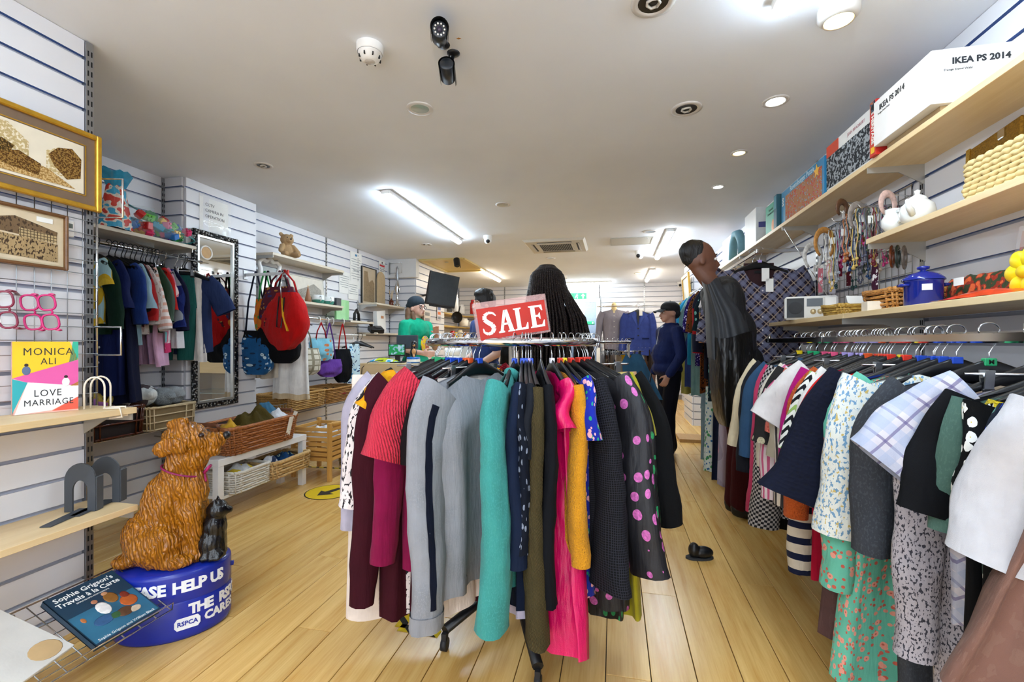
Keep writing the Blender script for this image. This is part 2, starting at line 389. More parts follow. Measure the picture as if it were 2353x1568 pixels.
# corridor behind the fire door
struct('wall_corridor', MB().box((-1.3, 11.9, 1.3), (.06, 1.8, 2.6)).box((-.2, 11.9, 1.3), (.06, 1.8, 2.6)).box((-.75, 12.8, 1.3), (1.2, .06, 2.6)).box((-.75, 11.9, -.02), (1.2, 1.8, .04)).box((-.75, 11.9, 2.62), (1.2, 1.8, .04)), mat('#8d97a3', .7), 'grey corridor seen through the back doorway')
d = struct('door_1', MB().box((-1.19, 10.9, 1.12), (.08, .1, 2.24)).box((-.35, 10.9, 1.12), (.08, .1, 2.24)).box((-.77, 10.9, 2.27), (.92, .1, .08)), M_WHITE, 'white framed doorway in the back wall')
# skirting
struct('baseboard_back', MB().box((.62, 10.88, .05), (1.75, .03, .1)), mat('#8a8178', .6), 'grey skirting under the back wall')
# slotted steel uprights between the panels
def upright(p, nx, ny, z0=.0, z1=CZ - .005, lab=''):
    a = math.atan2(-ny, -nx) - math.pi / 2; mb = MB().box((0, -.007, (z0 + z1) / 2), (.03, .028, z1 - z0))
    z = z0 + .03
    while z < z1 - .03:
        for q in (-.007, .007): mb.box((q, -.0215, z), (.005, .0012, .024), 1)
        z += .045
    tag(obj('slotted_upright', mb, [M_STEEL, M_MATTE], None, (p[0], p[1], 0), (0, 0, a)), 'slotted steel upright strip ' + lab, 'upright')
upright((-2.35, 1.615), 1, 0, lab='at the end of the near left wall')
upright((-3.665, 3.07), 1, 0, lab='in the corner of the children clothes recess')
upright((-3.665, 3.88), 1, 0, lab='beside the mirror pier behind the bags')
upright((-3.665, 5.275), 1, 0, lab='between the teddy shelf and the paper notices')
upright((-3.665, 6.025), 1, 0, lab='left of the framed print behind the counter')
upright((-3.665, 6.99), 1, 0, lab='in the corner left of the counter column')
for x, l in ((-2.61, 'behind the dark haired person on the back wall'), (-.29, 'right of the fire exit door'), (.69, 'right of the blue suit jacket')): upright((x, 10.92), 0, -1, lab=l)
upright((-3.79, 10.92), 0, -1, lab='in the far left corner above the kitchenware')
upright((1.515, 2.66), -1, 0, lab='beside the white teapot on the right wall')
upright((1.515, 3.86), -1, 0, lab='behind the headbands on the right wall')
upright((1.515, 5.06), -1, 0, lab='above the long top shelf on the right wall')
# ================================================================== ceiling fixtures
def Cp(px, py, dz=0): return W(px, py, z=CZ - dz)
def tube_light(p, q, lab, e=TUBE_E, c='#d9eeff', wd_=.075):
    p, q = Vector(p), Vector(q); L = (q - p).length; a = math.atan2(q.y - p.y, q.x - p.x); mid = (p + q) / 2
    t = thing('tube_light', lab, 'light', (mid.x, mid.y, CZ), a, 'tube lights on the ceiling')
    obj('housing', MB().box((0, 0, -.017), (L, wd_ * 1.25, .034), bev=.004), M_WHITE, t)
    mb = MB()
    def fn(u, v):
        g = math.pi * u; return ((v - .5) * L * .99, -math.cos(g) * wd_ / 2, -.034 - math.sin(g) * .034)
    mb.grid(fn, 9, 2)
    for sx in (-1, 1): mb.add([(sx * L * .495, -math.cos(math.pi * i / 8) * wd_ / 2, -.034 - math.sin(math.pi * i / 8) * .034) for i in range(9)], [list(range(9))])
    obj('diffuser', mb, emis(c, e), t)
    for sx in (-1, 1): obj('end_cap', MB().box((sx * (L / 2 - .002), 0, -.018), (.012, wd_ * .9, .036), bev=.002), M_WHITE, t)
a = Cp(886, 452, .06); b = Cp(1062, 560, .06); tube_light((a.x, a.y, 0), (a.x, b.y, 0), 'long bright tube light above the left aisle')
a = Cp(1108, 627, .06); b = Cp(1146, 648, .06); tube_light((a.x, a.y, 0), (a.x, b.y, 0), 'warm short looking tube light behind the loft hatch', 13, '#fff0d4')
a = Cp(1541, 537, .06); b = Cp(1516, 596, .06); tube_light((a.x, a.y, 0), (a.x, b.y, 0), 'bright tube light right of the ceiling vent panel', TUBE_E, '#e8f5ff')
a = Cp(1499, 624, .06); b = Cp(1488, 648, .06); tube_light((a.x, a.y, 0), (a.x, b.y, 0), 'warm tube light towards the back right', 12, '#fff3e0')
a = Cp(1801, 36, .06); tube_light((a.x, a.y - 1.25, 0), (a.x, a.y, 0), 'bright tube light cut by the top edge of the view')
a = Cp(1275, 660, .06); b = Cp(1405, 659, .06); tube_light((a.x, 10.35, 0), (b.x, 10.35, 0), 'white tube light lying across in front of the back wall', TUBE_E, '#eafaff')
tube_light((-1.35, -.75, 0), (-1.35, .5, 0), 'added unseen fill tube light over the left aisle behind the viewpoint'); tube_light((-.25, -1.95, 0), (-.25, -.7, 0), 'added unseen fill tube light near the shopfront')  # both tubes are added out of view to brighten the near end
def downlight(px, py, lab, kind='off', r=.062, drop=0):
    r *= 1.25; p = Cp(px, py); t = thing('downlight', lab, 'light', (p.x, p.y, CZ), 0, 'recessed ceiling downlights')
    obj('trim_ring', MB().lathe([(r * .66, -.002 - drop), (r * .74, -.008 - drop), (r, -.005 if not drop else -drop * .7), (r, 0)], 28), mat('#cfcac4', .4, 0, .02), t)
    lamp = {'off': mat('#b9c2c4', .15, .2, .02), 'dark': mat('#2b2a28', .3), 'cool': emis('#f2fbff', 14), 'warm': emis('#ffd98a', 10)}[kind]
    obj('lamp', MB().lathe([(0.0001, -.0005 - drop), (r * .45, -.002 - drop), (r * .68, -.004 - drop)], 24), lamp, t)
    if kind == 'dark': obj('bulb', MB().tube([(r * .3 * math.cos(i * .9), r * .3 * math.sin(i * .9), -.004 - .002 * (i % 3)) for i in range(9)], .006, 8), mat('#c9c4bb', .3), t)
downlight(965, 249, 'unlit frosted downlight below the black camera'); downlight(605, 380, 'dark open downlight above the children clothes recess', 'dark', .055)
downlight(1577, 250, 'open downlight showing a spiral bulb', 'dark', .07); downlight(1782, 232, 'lit white downlight above the jigsaw boxes', 'cool', .055)
downlight(1927, 18, 'big warm yellow downlight standing proud at the top edge', 'warm', .06, .05); downlight(1698, 351, 'small warm lit downlight above the right shelf', 'warm', .045)
downlight(1650, 429, 'small white lit downlight above the right rail', 'cool', .045); downlight(1156, 470, 'unlit downlight right of the long tube light', 'off', .06)
downlight(1501, 4, 'dark downlight cut by the top edge', 'dark', .07); downlight(1494, 532, 'unlit silver downlight beside the blank ceiling panel', 'off', .07)
downlight(1265, 593, 'unlit downlight behind the air conditioner', 'off', .065); downlight(980, 562, 'dark small downlight left of the white dome camera', 'dark', .06)
downlight(1467, 628, 'warm lit downlight towards the back', 'warm', .07); downlight(1315, 662, 'dim unlit downlight near the back wall', 'off', .08)
# smoke detectors
def detector(px, py, lab, r=.055, h=.05):
    p = Cp(px, py); t = thing('smoke_detector', lab, 'smoke detector', (p.x, p.y, CZ))
    obj('base', MB().lathe([(r, 0), (r, -h * .45), (r * .93, -h * .5)], 28), M_WHITE, t)
    obj('sensor_head', MB().lathe([(r * .9, -h * .5), (r * .72, -h * .85), (r * .45, -h), (.0001, -h)], 28), M_WHITE, t)
    for i in range(8):
        a = i * math.pi / 4; obj('vent_slot', MB().box((r * .78 * math.cos(a), r * .78 * math.sin(a), -h * .78), (.008, .005, .014), R=rz(a)), M_DARK, t)
    obj('centre_disc', MB().lathe([(.0001, -h - .001), (r * .38, -h - .001), (r * .4, -h + .002)], 20), mat('#c9c2ba', .5), t)
detector(850, 105, 'white smoke detector on the ceiling left of the black camera', .06, .075); detector(1297, 634, 'small far smoke detector above the exit sign', .06, .07)
# black bullet cameras
def bullet(p, head, aim, lab, s=1.0, face=True):
    """p on the ceiling, head = camera barrel centre, aim = unit direction the lens looks"""
    t = thing('bullet_camera', lab, 'camera', p); h = Vector(head) - Vector(p); aim = Vector(aim).normalized()
    obj('mount_plate', MB().lathe([(.0001, -.014 * s), (.02 * s, -.012 * s), (.03 * s, -.004), (.031 * s, 0)], 18), M_BLACK, t)
    obj('bracket_arm', MB().tube([(0, 0, -.01), h * .45 + Vector((0, 0, -.012)), h], .0085 * s, 8), M_BLACK, t)
    R = aim.to_track_quat('Z', 'Y').to_matrix().to_4x4(); M = Matrix.Translation(h) @ R
    b = obj('barrel', MB().lathe([(.0001, -.05 * s), (.03 * s, -.05 * s), (.033 * s, -.045 * s), (.033 * s, .045 * s), (.028 * s, .047 * s), (.0001, .042 * s)], 20, M=M), mat('#23272d', .35), t)
    def hood(u, v):
        g = math.pi * (-.15 + 1.3 * u); return (.038 * s * math.cos(g), .038 * s * math.sin(g), (-.05 + .12 * v) * s)
    obj('sun_hood', MB().grid(hood, 15, 2, M=M), M_BLACK, t)
    if face:
        obj('lens', MB().lathe([(.0001, .051 * s), (.011 * s, .05 * s), (.012 * s, .043 * s)], 16, M=M), mat('#3b3444', .1), t)
        for i in range(10):
            a = i * math.pi / 5; obj('infrared_lamp', MB().ell((.021 * s * math.cos(a), .021 * s * math.sin(a), .047 * s), .0042 * s, 8, 6, M=M), mat('#f5f2ee', .2), t)
    obj('cable', MB().tube([h - aim * .04 * s, h * .7 + Vector((-.012, 0, -.02)) * s, h * .3 + Vector((-.015, 0, 0)) * s, (-.02 * s, 0, 0)], .003 * s, 6), M_DARK, t)
    return t
p = Cp(1038, 110); q = Cp(1010, 78, .07); bullet((p.x - .03, p.y - .03, CZ), (q.x, q.y, CZ - .07), (0 - q.x, 0 - q.y, -.45), 'black bullet camera facing the viewer with a ring of pale lamps', 1.0)
p = Cp(1042, 122); q = W(1028, 165, z=CZ - .10); bullet((p.x, p.y, CZ), (q.x, q.y, CZ - .10), (-.25, .9, -.2), 'black bullet camera pointing away on a jointed bracket', 1.0, False)
p = Cp(1046, 597); q = Cp(1050, 604, .14); bullet((p.x, p.y, CZ), (q.x, q.y, CZ - .14), (.3, -.5, -.9), 'small black spot camera in front of the yellow loft hatch', 1.3, False)
p = Cp(1597, 581); q = Cp(1590, 592, .10); bullet((p.x, p.y, CZ), (q.x, q.y, CZ - .10), (-.5, -.8, -.4), 'small black camera above the far right pier', 1.2, False)
def dome(px, py, lab, aim, s=1.0):
    p = Cp(px, py); t = thing('dome_camera', lab, 'camera', (p.x, p.y, CZ)); aim = Vector(aim).normalized(); M = Matrix.Translation((0, 0, -.055 * s)) @ aim.to_track_quat('Z', 'Y').to_matrix().to_4x4()
    obj('base', MB().lathe([(.055 * s, 0), (.055 * s, -.03 * s), (.045 * s, -.05 * s)], 24), M_WHITE, t)
    obj('eyeball', MB().ell((0, 0, -.06 * s), .047 * s), M_WHITE, t)
    obj('lens', MB().lathe([(.0001, .05 * s), (.02 * s, .049 * s), (.026 * s, .042 * s)], 16, M=M), M_BLACK, t)
dome(1121, 542, 'white dome camera beside the long tube light', (.3, -1, -.7)); dome(1469, 577, 'white dome camera below the blank ceiling panel', (-.4, -1, -.3), 1.2); dome(1563, 648, 'white dome camera beside the gold picture frame', (-.2, -1, -.3), 1.2)
# air conditioner cassette
a = Cp(1169, 548); b = Cp(1370, 537); c = Cp(1376, 580); e = Cp(1237, 583)
cx, cy = (a.x + b.x) / 2, (a.y + e.y) / 2; S = .83
t = thing('air_conditioner', 'white ceiling air conditioner cassette with a dark grille', 'air conditioner', (cx, cy, CZ))
mb = MB(); h = S / 2
mb.add([(-h, -h, 0), (h, -h, 0), (h, h, 0), (-h, h, 0), (-h * .93, -h * .93, -.03), (h * .93, -h * .93, -.03), (h * .93, h * .93, -.03), (-h * .93, h * .93, -.03)], [[0, 1, 5, 4], [1, 2, 6, 5], [2, 3, 7, 6], [3, 0, 4, 7], [4, 5, 6, 7]])
obj('panel', mb, mat('#cdc8bd', .5, 0, .02), t)
for k in range(4):
    M = Matrix.Rotation(k * math.pi / 2, 4, 'Z')
    obj('outlet_slot', MB().box((0, -h * .74, -.0305), (S * .56, .045, .004), M=M), M_DARK, t); obj('louvre', MB().box((0, -h * .76, -.034), (S * .55, .028, .004), R=rx(.4), M=M), mat('#b9b4aa', .5), t)
obj('intake', MB().box((0, 0, -.031), (S * .55, S * .55, .003)), mat('#202327', .7), t)
for i in range(19): obj('grille_bar', MB().box((-S * .26 + i * S * .52 / 18, 0, -.034), (.007, S * .54, .006)), mat('#8f8f89', .5), t)
obj('grille_frame', MB().box((0, -S * .275, -.034), (S * .57, .02, .008)).box((0, S * .275, -.034), (S * .57, .02, .008)).box((-S * .275, 0, -.034), (.02, S * .57, .008)).box((S * .275, 0, -.034), (.02, S * .57, .008)), mat('#cdc8bd', .5, 0, .02), t)
# hatches
a = Cp(1404, 549); b = Cp(1500, 544); t = thing('access_panel', 'plain off white access panel in the ceiling', 'panel', ((a.x + b.x) / 2, a.y + .18, CZ))
obj('board', MB().box((0, 0, -.004), (.52, .42, .006)), mat('#c2beb3', .5, 0, .02), t); obj('frame', MB().box((0, -.215, -.005), (.54, .012, .01)).box((0, .215, -.005), (.54, .012, .01)).box((-.265, 0, -.005), (.012, .42, .01)).box((.265, 0, -.005), (.012, .42, .01)), mat('#a9a59b', .5), t); obj('lock', MB().cyl((.2, -.15, -.012), (.2, -.15, 0), .008, 10), M_STEEL, t)
a = Cp(972, 600); b = Cp(1073, 598); e = Cp(1103, 619); t = thing('loft_hatch', 'yellowish varnished loft hatch in the ceiling', 'hatch', ((a.x + b.x) / 2, (a.y + e.y) / 2 - .02, CZ))
wx, wy = b.x - a.x, 1.25
obj('hatch_board', MB().box((0, 0, -.004), (wx - .08, wy - .08, .008)), wood('#d8bd6e', '#c8a850', 1, 0), t)
obj('frame', MB().box((0, -wy / 2, -.012), (wx, .06, .024)).box((0, wy / 2, -.012), (wx, .06, .024)).box((-wx / 2, 0, -.012), (.06, wy, .024)).box((wx / 2, 0, -.012), (.06, wy, .024)), wood('#e2cd8a', '#d0b565', 1, 0), t)
obj('catch', MB().box((0, -wy * .3, -.012), (.06, .03, .012)), M_STEEL, t)
p = Cp(1054, 88); tag(obj('plaster_chip', MB().prism([(-.012, 0), (0, .006), (.012, 0), (0, -.006)], .001), mat('#a8743a', .8), None, (p.x, p.y, CZ - .0015)), 'small brown chipped spot on the ceiling beside the camera', 'chip')
# ================================================================== garments and hangers
def sg(v): return -1.0 if v < 0 else 1.0
HM = {}
CUBES = {'blue': '#1747b8', 'green': '#1f9e63', 'red': '#d8301f', 'yellow': '#e8c81e', 'orange': '#d9541e', 'lilac': '#a99ad6', 'pink': '#e0567f', 'white': '#e9e7ee'}
def hmesh(kind):
    if kind in HM: return HM[kind]
    hook = [(0, 0, -.105), (0, 0, -.062), (.012, 0, -.04), (.021, 0, -.022)] + [(.026 * math.cos(a), 0, .004 + .022 * math.sin(a)) for a in [math.radians(d) for d in range(-40, 215, 22)]]
    if kind == 'hook': r = MB().tube(hook, .0021, 6).mesh('hook', mat('#c9ccd0', .15, 1, 0))
    elif kind == 'hookb': r = MB().tube(hook, .003, 6).mesh('hook', M_BLACK)
    elif kind == 'arm':
        mb = MB()
        def fn(u, v):
            x = (v * 2 - 1) * .2; q = abs(x) / .2; a = 2 * math.pi * u; hh = .023 * (1 - q) ** 1.5 + .011
            return (x, .007 * math.sin(a) * (1 + .6 * q) - .012 * q * q, -.112 - .062 * q ** 1.25 + hh * math.cos(a))
        mb.grid(fn, 10, 17, closeu=True); mb.ell((0, 0, -.1), (.012, .007, .012), 8, 6)
        r = mb.mesh('shoulder_bar', mat('#0c0d11', .32, 0, .1))
    elif kind == 'slim': r = MB().tube([(-.2, 0, -.165), (-.1, 0, -.135), (0, 0, -.105), (.1, 0, -.135), (.2, 0, -.165)], .0055, 8).mesh('shoulder_bar', mat('#0c0d11', .32, 0, .1))
    elif kind == 'cube': r = MB().box((0, 0, -.088), (.03, .018, .022), bev=.002)
    elif kind == 'bar': r = MB().tube([(0, 0, -.105), (0, 0, -.112)], .004, 6).cyl((-.17, 0, -.113), (.17, 0, -.113), .0035, 8).mesh('clip_bar', M_CHROME)
    elif kind == 'clip': r = MB().box((0, -.008, -.13), (.02, .004, .055), R=rx(.12)).box((0, .008, -.13), (.02, .004, .055), R=rx(-.12)).cyl((-.012, 0, -.118), (.012, 0, -.118), .006, 8).mesh('clip', M_STEEL)
    elif kind == 'jaw': r = MB().box((0, 0, -.158), (.028, .02, .016), bev=.003).mesh('clip_jaw', M_BLACK)
    HM[kind] = r; return r
def hanger(loc, rot, short, kind='black', cube=None, rail='rail', txt=None):
    col = {'black': 'black plastic', 'dark': 'all black plastic', 'clip': 'chrome clip', 'slim': 'slim black'}[kind]
    lab = '%s hanger %sholding the %s' % (col, 'with %s size cube ' % cube if cube else '', short)
    t = thing('coat_hanger', lab, 'hanger', loc, rot)
    link('hook', hmesh('hookb' if kind == 'dark' else 'hook'), t)
    if kind == 'clip':
        link('clip_bar', hmesh('bar'), t)
        for q in (-.12, .12): c = link('clip', hmesh('clip'), t, (q, 0, 0)); link('clip_jaw', hmesh('jaw'), c)
    else: link('shoulder_bar', hmesh('slim' if kind == 'slim' else 'arm'), t)
    if cube:
        kk = 'cube' + cube
        if kk not in HM: HM[kk] = hmesh('cube').mesh('size_marker', mat(CUBES[cube], .35, 0, .02))
        c = link('size_marker', HM[kk], t)
        if txt: text(txt, .019, mat('#07150e', .5, 0, 0), c, (0, -.0095, -.088), (math.pi / 2, 0, 0), .0003, bold=.0004)
    return t
def garment(name, label, cat, m, loc, rot, W0=.42, WH=None, L=.66, sl=0, sa=10, s0=50, th=.035, fold=.012, nf=3, seed=0, z0=-.115, waist=0, cuff=None, hem=None, collar=None, neck=.085, vn=.05, rs=.075, re=.048, drop=.055, stripe=None, wob=.01, flare=1.2, scoop=.015, two=True, ruff=0, nv=16, sm=None):
    fold *= 1.3; rnd = random.Random(seed * 13 + len(label)); WH = WH or W0 * 1.02; ph = rnd.random() * 6; ph2 = rnd.random() * 6
    t = thing(name, label, cat, loc, rot)
    def body(v0, v1, grow=0):
        def fn(u, v):
            v = v0 + (v1 - v0) * v
            a = 2 * math.pi * u; c, s = math.cos(a), math.sin(a)
            hw = W0 / 2 + (WH - W0) / 2 * v ** flare - waist * math.exp(-((v - .42) / .2) ** 2)
            x = hw * sg(c) * abs(c) ** .72; h = (th + grow) * (.22 + .78 * min(1, v * 5))
            y = h * sg(s) * abs(s) ** .85 + fold * min(1, v * 1.6) * (math.sin(nf * c * 3 + ph + .8 * v) + .5 * math.sin(nf * 5 * c + ph2))
            q = abs(x) / (W0 / 2 + 1e-6); zt = z0 - drop * min(1.15, q) ** 1.3
            if abs(x) < neck: zt -= (vn if s < 0 else scoop) * (1 - (x / neck) ** 2)
            zb = z0 - L + wob * math.sin(3 * c + ph2) + wob * .5 * math.sin(9 * c + ph)
            y += .011 * noise.noise(Vector((x * 11 + ph * 5, sg(s) * 3, zb * 0 + v * 3.2))) * min(1, v * 3)
            if ruff: y += ruff * max(0, (v - .8) * 5) * math.sin(24 * u * math.pi)
            return (x, y, zt + (zb - zt) * v)
        return fn
    obj('body', MB().grid(body(0, 1), 40, nv, closeu=True, uv=(2.1 * max(W0, WH), L)), m, t)
    if hem: obj('hem_band', MB().grid(body(hem[1], 1.0, .003), 40, 4, closeu=True), hem[0], t)
    if collar: obj('collar', MB().tube([(neck * 1.0 * math.cos(q), .03 * math.sin(q) - .004, z0 - .012 - (vn * .75 if math.sin(q) < 0 else scoop * .6) * abs(math.sin(q)) ** 2) for q in [2 * math.pi * i / 20 for i in range(20)]], .011, 8, closed=True, flat=1.6), collar, t)
    if sl:
        for sd in ((-1, 1) if two else (-1,)):
            n = 14; P = [Vector((sd * (W0 / 2 - .035), 0, z0 - drop * .75 - .03))]; A = []
            for i in range(n):
                q = i / (n - 1); a = math.radians(sa + (s0 - sa) * max(0, 1 - q * max(1, sl / .22) * 1.0)); A.append(a)
                if i: P.append(P[-1] + Vector((sd * math.sin(a), 0, -math.cos(a))) * sl / (n - 1))
            p1 = rnd.random() * 6
            def fs(v0, v1, g=0):
                def fn(u, v):
                    v = v0 + (v1 - v0) * v; k = min(n - 1.001, v * (n - 1)); i = int(k); f = k - i
                    c = P[i].lerp(P[i + 1], f); a = A[i] * (1 - f) + A[i + 1] * f
                    r = rs + (re - rs) * v + g + .002 * math.sin(v * 14 + p1); b = 2 * math.pi * u
                    if ruff and v > .78: r += (v - .78) * .16
                    r += .009 * noise.noise(Vector((math.cos(b) * 1.3, math.sin(b) * 1.3 + p1, v * sl * 9)))
                    nx, nz = sd * math.cos(a), math.sin(a)
                    return (c.x + nx * r * math.cos(b), (th * .9 + .006 + g) * math.sin(b) * (.75 + .25 * v) + .5 * fold * math.sin(v * 6 + p1) + .009 * noise.noise(Vector((math.cos(b) * 2.2, v * sl * 13, p1))), c.z + nz * r * math.cos(b))
                return fn
            o = obj('sleeve', MB().grid(fs(0, 1), 16, 18, closeu=True, uv=(3.4 * (rs + re) / 2 + .1, sl)), sm or m, t)
            if cuff: obj('cuff', MB().grid(fs(1 - .06 / sl, 1.0, .004), 16, 3, closeu=True), cuff, o)
            if stripe:
                def st(u, v, f=fs(.08, .9, .002)): return f(stripe[1] + stripe[2] * (u - .5), v)
                obj('stripe', MB().grid(st, 3, 18), stripe[0], o)
    return t
def trousers(name, label, cat, m, loc, rot, W0=.36, L=1.0, leg=.19, hem=.2, th=.03, z0=-.15, fold=.01, seed=0, band=None, rise=.26, gap=.0):
    rnd = random.Random(seed + len(label)); ph = rnd.random() * 6; t = thing(name, label, cat, loc, rot)
    def top(u, v):
        a = 2 * math.pi * u; c, s = math.cos(a), math.sin(a); hw = W0 / 2 + .02 * v
        return (hw * sg(c) * abs(c) ** .7, th * (.3 + .7 * v) * sg(s) * abs(s) ** .8 + fold * v * math.sin(5 * c + ph), z0 - rise * v - (.01 * (1 - c * c) if s > 0 else 0) * (1 - v))
    obj('seat', MB().grid(top, 32, 8, closeu=True, uv=(2 * W0, rise)), m, t)
    def bd(u, v): p = top(u, v * .15); return (p[0] * 1.01, p[1] * 1.08, p[2] + .001)
    obj('waistband', MB().grid(bd, 32, 3, closeu=True), band or m, t)
    for sd in (-1, 1):
        def lg(u, v):
            a = 2 * math.pi * u; c, s = math.cos(a), math.sin(a); w = (leg + (hem - leg) * v) / 2
            x = sd * (W0 / 4 + .008 + gap * v) + w * sg(c) * abs(c) ** .75
            return (x, th * sg(s) * abs(s) ** .8 + fold * (math.sin(3 * c + ph + 3 * v) * v + math.sin(9 * v + ph) * .5), z0 - rise + .03 - (L - rise + .03) * v)
        obj('leg', MB().grid(lg, 24, 16, closeu=True, uv=(2 * leg, L)), m, t)
    return t
# ================================================================== the round rack in the middle
RV = Vector((CA, SA, 0)); FV = Vector((-SA, CA, 0))
RC = W(1178, HY, t=2.23); RR = .40; RZ = 1.283
t = thing('round_clothes_rack', 'chrome round clothes rack on a black castor base in the middle', 'clothes rack', (RC.x, RC.y, 0))
obj('ring_rail', MB().tube([(RR * math.cos(a), RR * math.sin(a), RZ) for a in [2 * math.pi * i / 48 for i in range(48)]], .0185, 12, closed=True), M_CHROME, t)
obj('post', MB().cyl((0, 0, .16), (0, 0, RZ - .02), .02, 16), M_CHROME, t)
obj('collar', MB().lathe([(.022, .9), (.032, .9), (.032, .96), (.022, .96)], 16), M_STEEL, t)
for k in range(3):
    a = .4 + k * 2 * math.pi / 3; obj('spoke', MB().cyl((0, 0, RZ), (RR * math.cos(a), RR * math.sin(a), RZ), .01, 8), M_CHROME, t)
for px, py in ((1022, 1462), (1236, 1548), (1330, 1330), (1120, 1290)):
    e = W(px, py, z=.06) - RC; e.z = .085
    l = obj('base_leg', MB().tube([(0, 0, .14), (e.x * .5, e.y * .5, .115), (e.x, e.y, .085)], .022, 8, flat=.8), M_BLACK, t)
    obj('castor', MB().cyl((e.x - .012, e.y, .026), (e.x + .012, e.y, .026), .026, 16).box((e.x, e.y, .055), (.02, .03, .04)), M_DARK, l)
# SALE sign: thick clear block on a clip at the rail
def rail_pt(hpx):
    best = None
    for i in range(-950, 951, 5):
        d = math.radians(i / 10); P = RC + RV * (RR * math.sin(d)) - FV * (RR * math.cos(d)); q = CX + F_PX * (P.dot(RV) / P.dot(FV))
        if best is None or abs(q - hpx) < best[0]: best = (abs(q - hpx), P)
    return Vector((best[1].x, best[1].y, RZ))
def cg(hpx, al, fn, name, label, cat, m, short, hk='black', cube=None, off=0, **kw):
    P = rail_pt(hpx); a = math.radians(al); d = -RV * math.cos(a) - FV * math.sin(a); rot = math.atan2(-d.y, -d.x)
    P.z += .012
    hanger(P, rot, short, hk, cube)
    return fn(name, label, cat, m, P + d * off, rot, seed=int(hpx), **kw)
P = W(1178, 770, t=1.86)
t = thing('sale_sign', 'red SALE sign in a clear acrylic block on the round rack', 'sign', (P.x, P.y, RZ), YAW + .22)
SW, SH = .286, .126
MS = Matrix.Translation((0, 0, .09)) @ Matrix.Rotation(math.radians(-9.0), 4, 'Y')
obj('acrylic_block', MB().box((0, .012, .008), (SW + .02, .03, SH + .035), M=MS, bev=.003), glass('#e9bdb8', .1, .35), t)
obj('red_card', MB().box((0, -.0045, 0), (SW, .002, SH), M=MS), mat('#b3200f', .5, 0, .08), t)
obj('stem', MB().cyl((0, .01, .012), (0, .012, .05), .008, 10).box((0, .01, .015), (.06, .03, .012)), M_CHROME, t)
# serif letters drawn as polygons
LM = mat('#f6f3ec', .5, 0, .02)
def lt(segs, off):
    mb = MB()
    for s in segs: mb.prism([(off + x * .062, y * .09 - .045) for x, y in s], .0016, M=MS @ Matrix.Translation((0, -.0057, 0)) @ Matrix.Rotation(math.pi / 2, 4, 'X'))
    obj('letter', mb, LM, t)
def arcs(pts, wds):
    out = []
    for i in range(len(pts) - 1):
        (x0, y0), (x1, y1) = pts[i], pts[i + 1]; dx, dy = x1 - x0, (y1 - y0) * 1.6; l = math.hypot(dx, dy); nx, ny = -dy / l, dx / l / 1.6; a, b = wds[i], wds[i + 1]
        out.append([(x0 + nx * a, y0 + ny * a), (x1 + nx * b, y1 + ny * b), (x1 - nx * b, y1 - ny * b), (x0 - nx * a, y0 - ny * a)][::-1])
    return out
sp = [(.98, .80), (.80, .94), (.5, .97), (.24, .86), (.22, .68), (.42, .54), (.66, .42), (.76, .26), (.62, .08), (.34, .03), (.1, .12), (.05, .3)]
lt(arcs(sp, [.03, .07, .09, .12, .14, .15, .15, .15, .12, .1, .07, .03]), -.129)
lt([[(.02, .0), (.02, .06), (.14, .09), (.5, 1.0), (.66, 1.0), (.34, .09), (.42, .06), (.42, 0)], [(.5, 1.0), (.76, 1.0), (1.04, .07), (1.12, .05), (1.12, 0), (.64, 0), (.64, .05), (.76, .07)], [(.26, .33), (.28, .42), (.84, .42), (.82, .33)]], -.066)
lt([[(.0, 1.0), (.52, 1.0), (.52, .95), (.4, .92), (.4, .08), (.12, .08), (.12, .92), (.0, .95)], [(0, 0), (0, .06), (.12, .08), (.7, .1), (.84, .3), (.9, .3), (.86, 0)]], .006)
lt([[(.0, 1.0), (.42, 1.0), (.42, .0), (.0, 0), (.0, .05), (.12, .08), (.12, .92), (0, .95)], [(.42, 1.0), (.92, 1.0), (.94, .74), (.88, .74), (.74, .91), (.42, .91)], [(.42, .56), (.6, .56), (.7, .66), (.74, .66), (.74, .36), (.7, .36), (.6, .47), (.42, .47)], [(.42, 0), (.98, 0), (1.02, .3), (.96, .3), (.8, .1), (.42, .1)]], .070)
# ---- garments, left to right as they show
B, T = garment, trousers
def gcg(*a, **k): return cg(a[0], a[1], B, *a[2:], **k)
def tcg(*a, **k): return cg(a[0], a[1], T, *a[2:], hk=k.pop('hk', 'clip'), **k)
CREAM = fu('#e9dcd2', rough=.8)
tcg(1003, 14, 'trousers', 'cream wide leg trousers clipped at the left end of the round rack', 'trousers', CREAM, 'cream trousers', L=1.02, W0=.42, leg=.21, hem=.25, fold=.014, off=.14)
gcg(1000, -14, 'blouse', 'mauve pink blouse behind the cream trousers on the round rack', 'top', fu('#c2568f'), 'mauve blouse', cube='green', L=.6, sl=.2)
gcg(1006, 16, 'long_top', 'pale lilac grey long sleeved top next to the cream trousers', 'top', fu('#b8b2c0'), 'lilac grey top', cube='green', L=.7, sl=.62, W0=.46, off=.055, sa=4)
gcg(1024, 30, 'print_blouse', 'black blouse with mustard yellow bird print sleeve on the round rack', 'top', fu('#d69a12', 'blob', '#15120f', '#d69a12', s=2.4), 'mustard bird print blouse', cube='green', L=.5, sl=.16, sa=34, s0=56, W0=.44, rs=.09, re=.09)
gcg(1026, 24, 'speckled_dress', 'white dress with fine black speckles between lilac top and maroon cardigan', 'dress', fu('#e6dcda', 'speck', '#2a2528', s=.8), 'speckled white dress', cube='green', L=.98, sl=.5, W0=.46, off=.045)
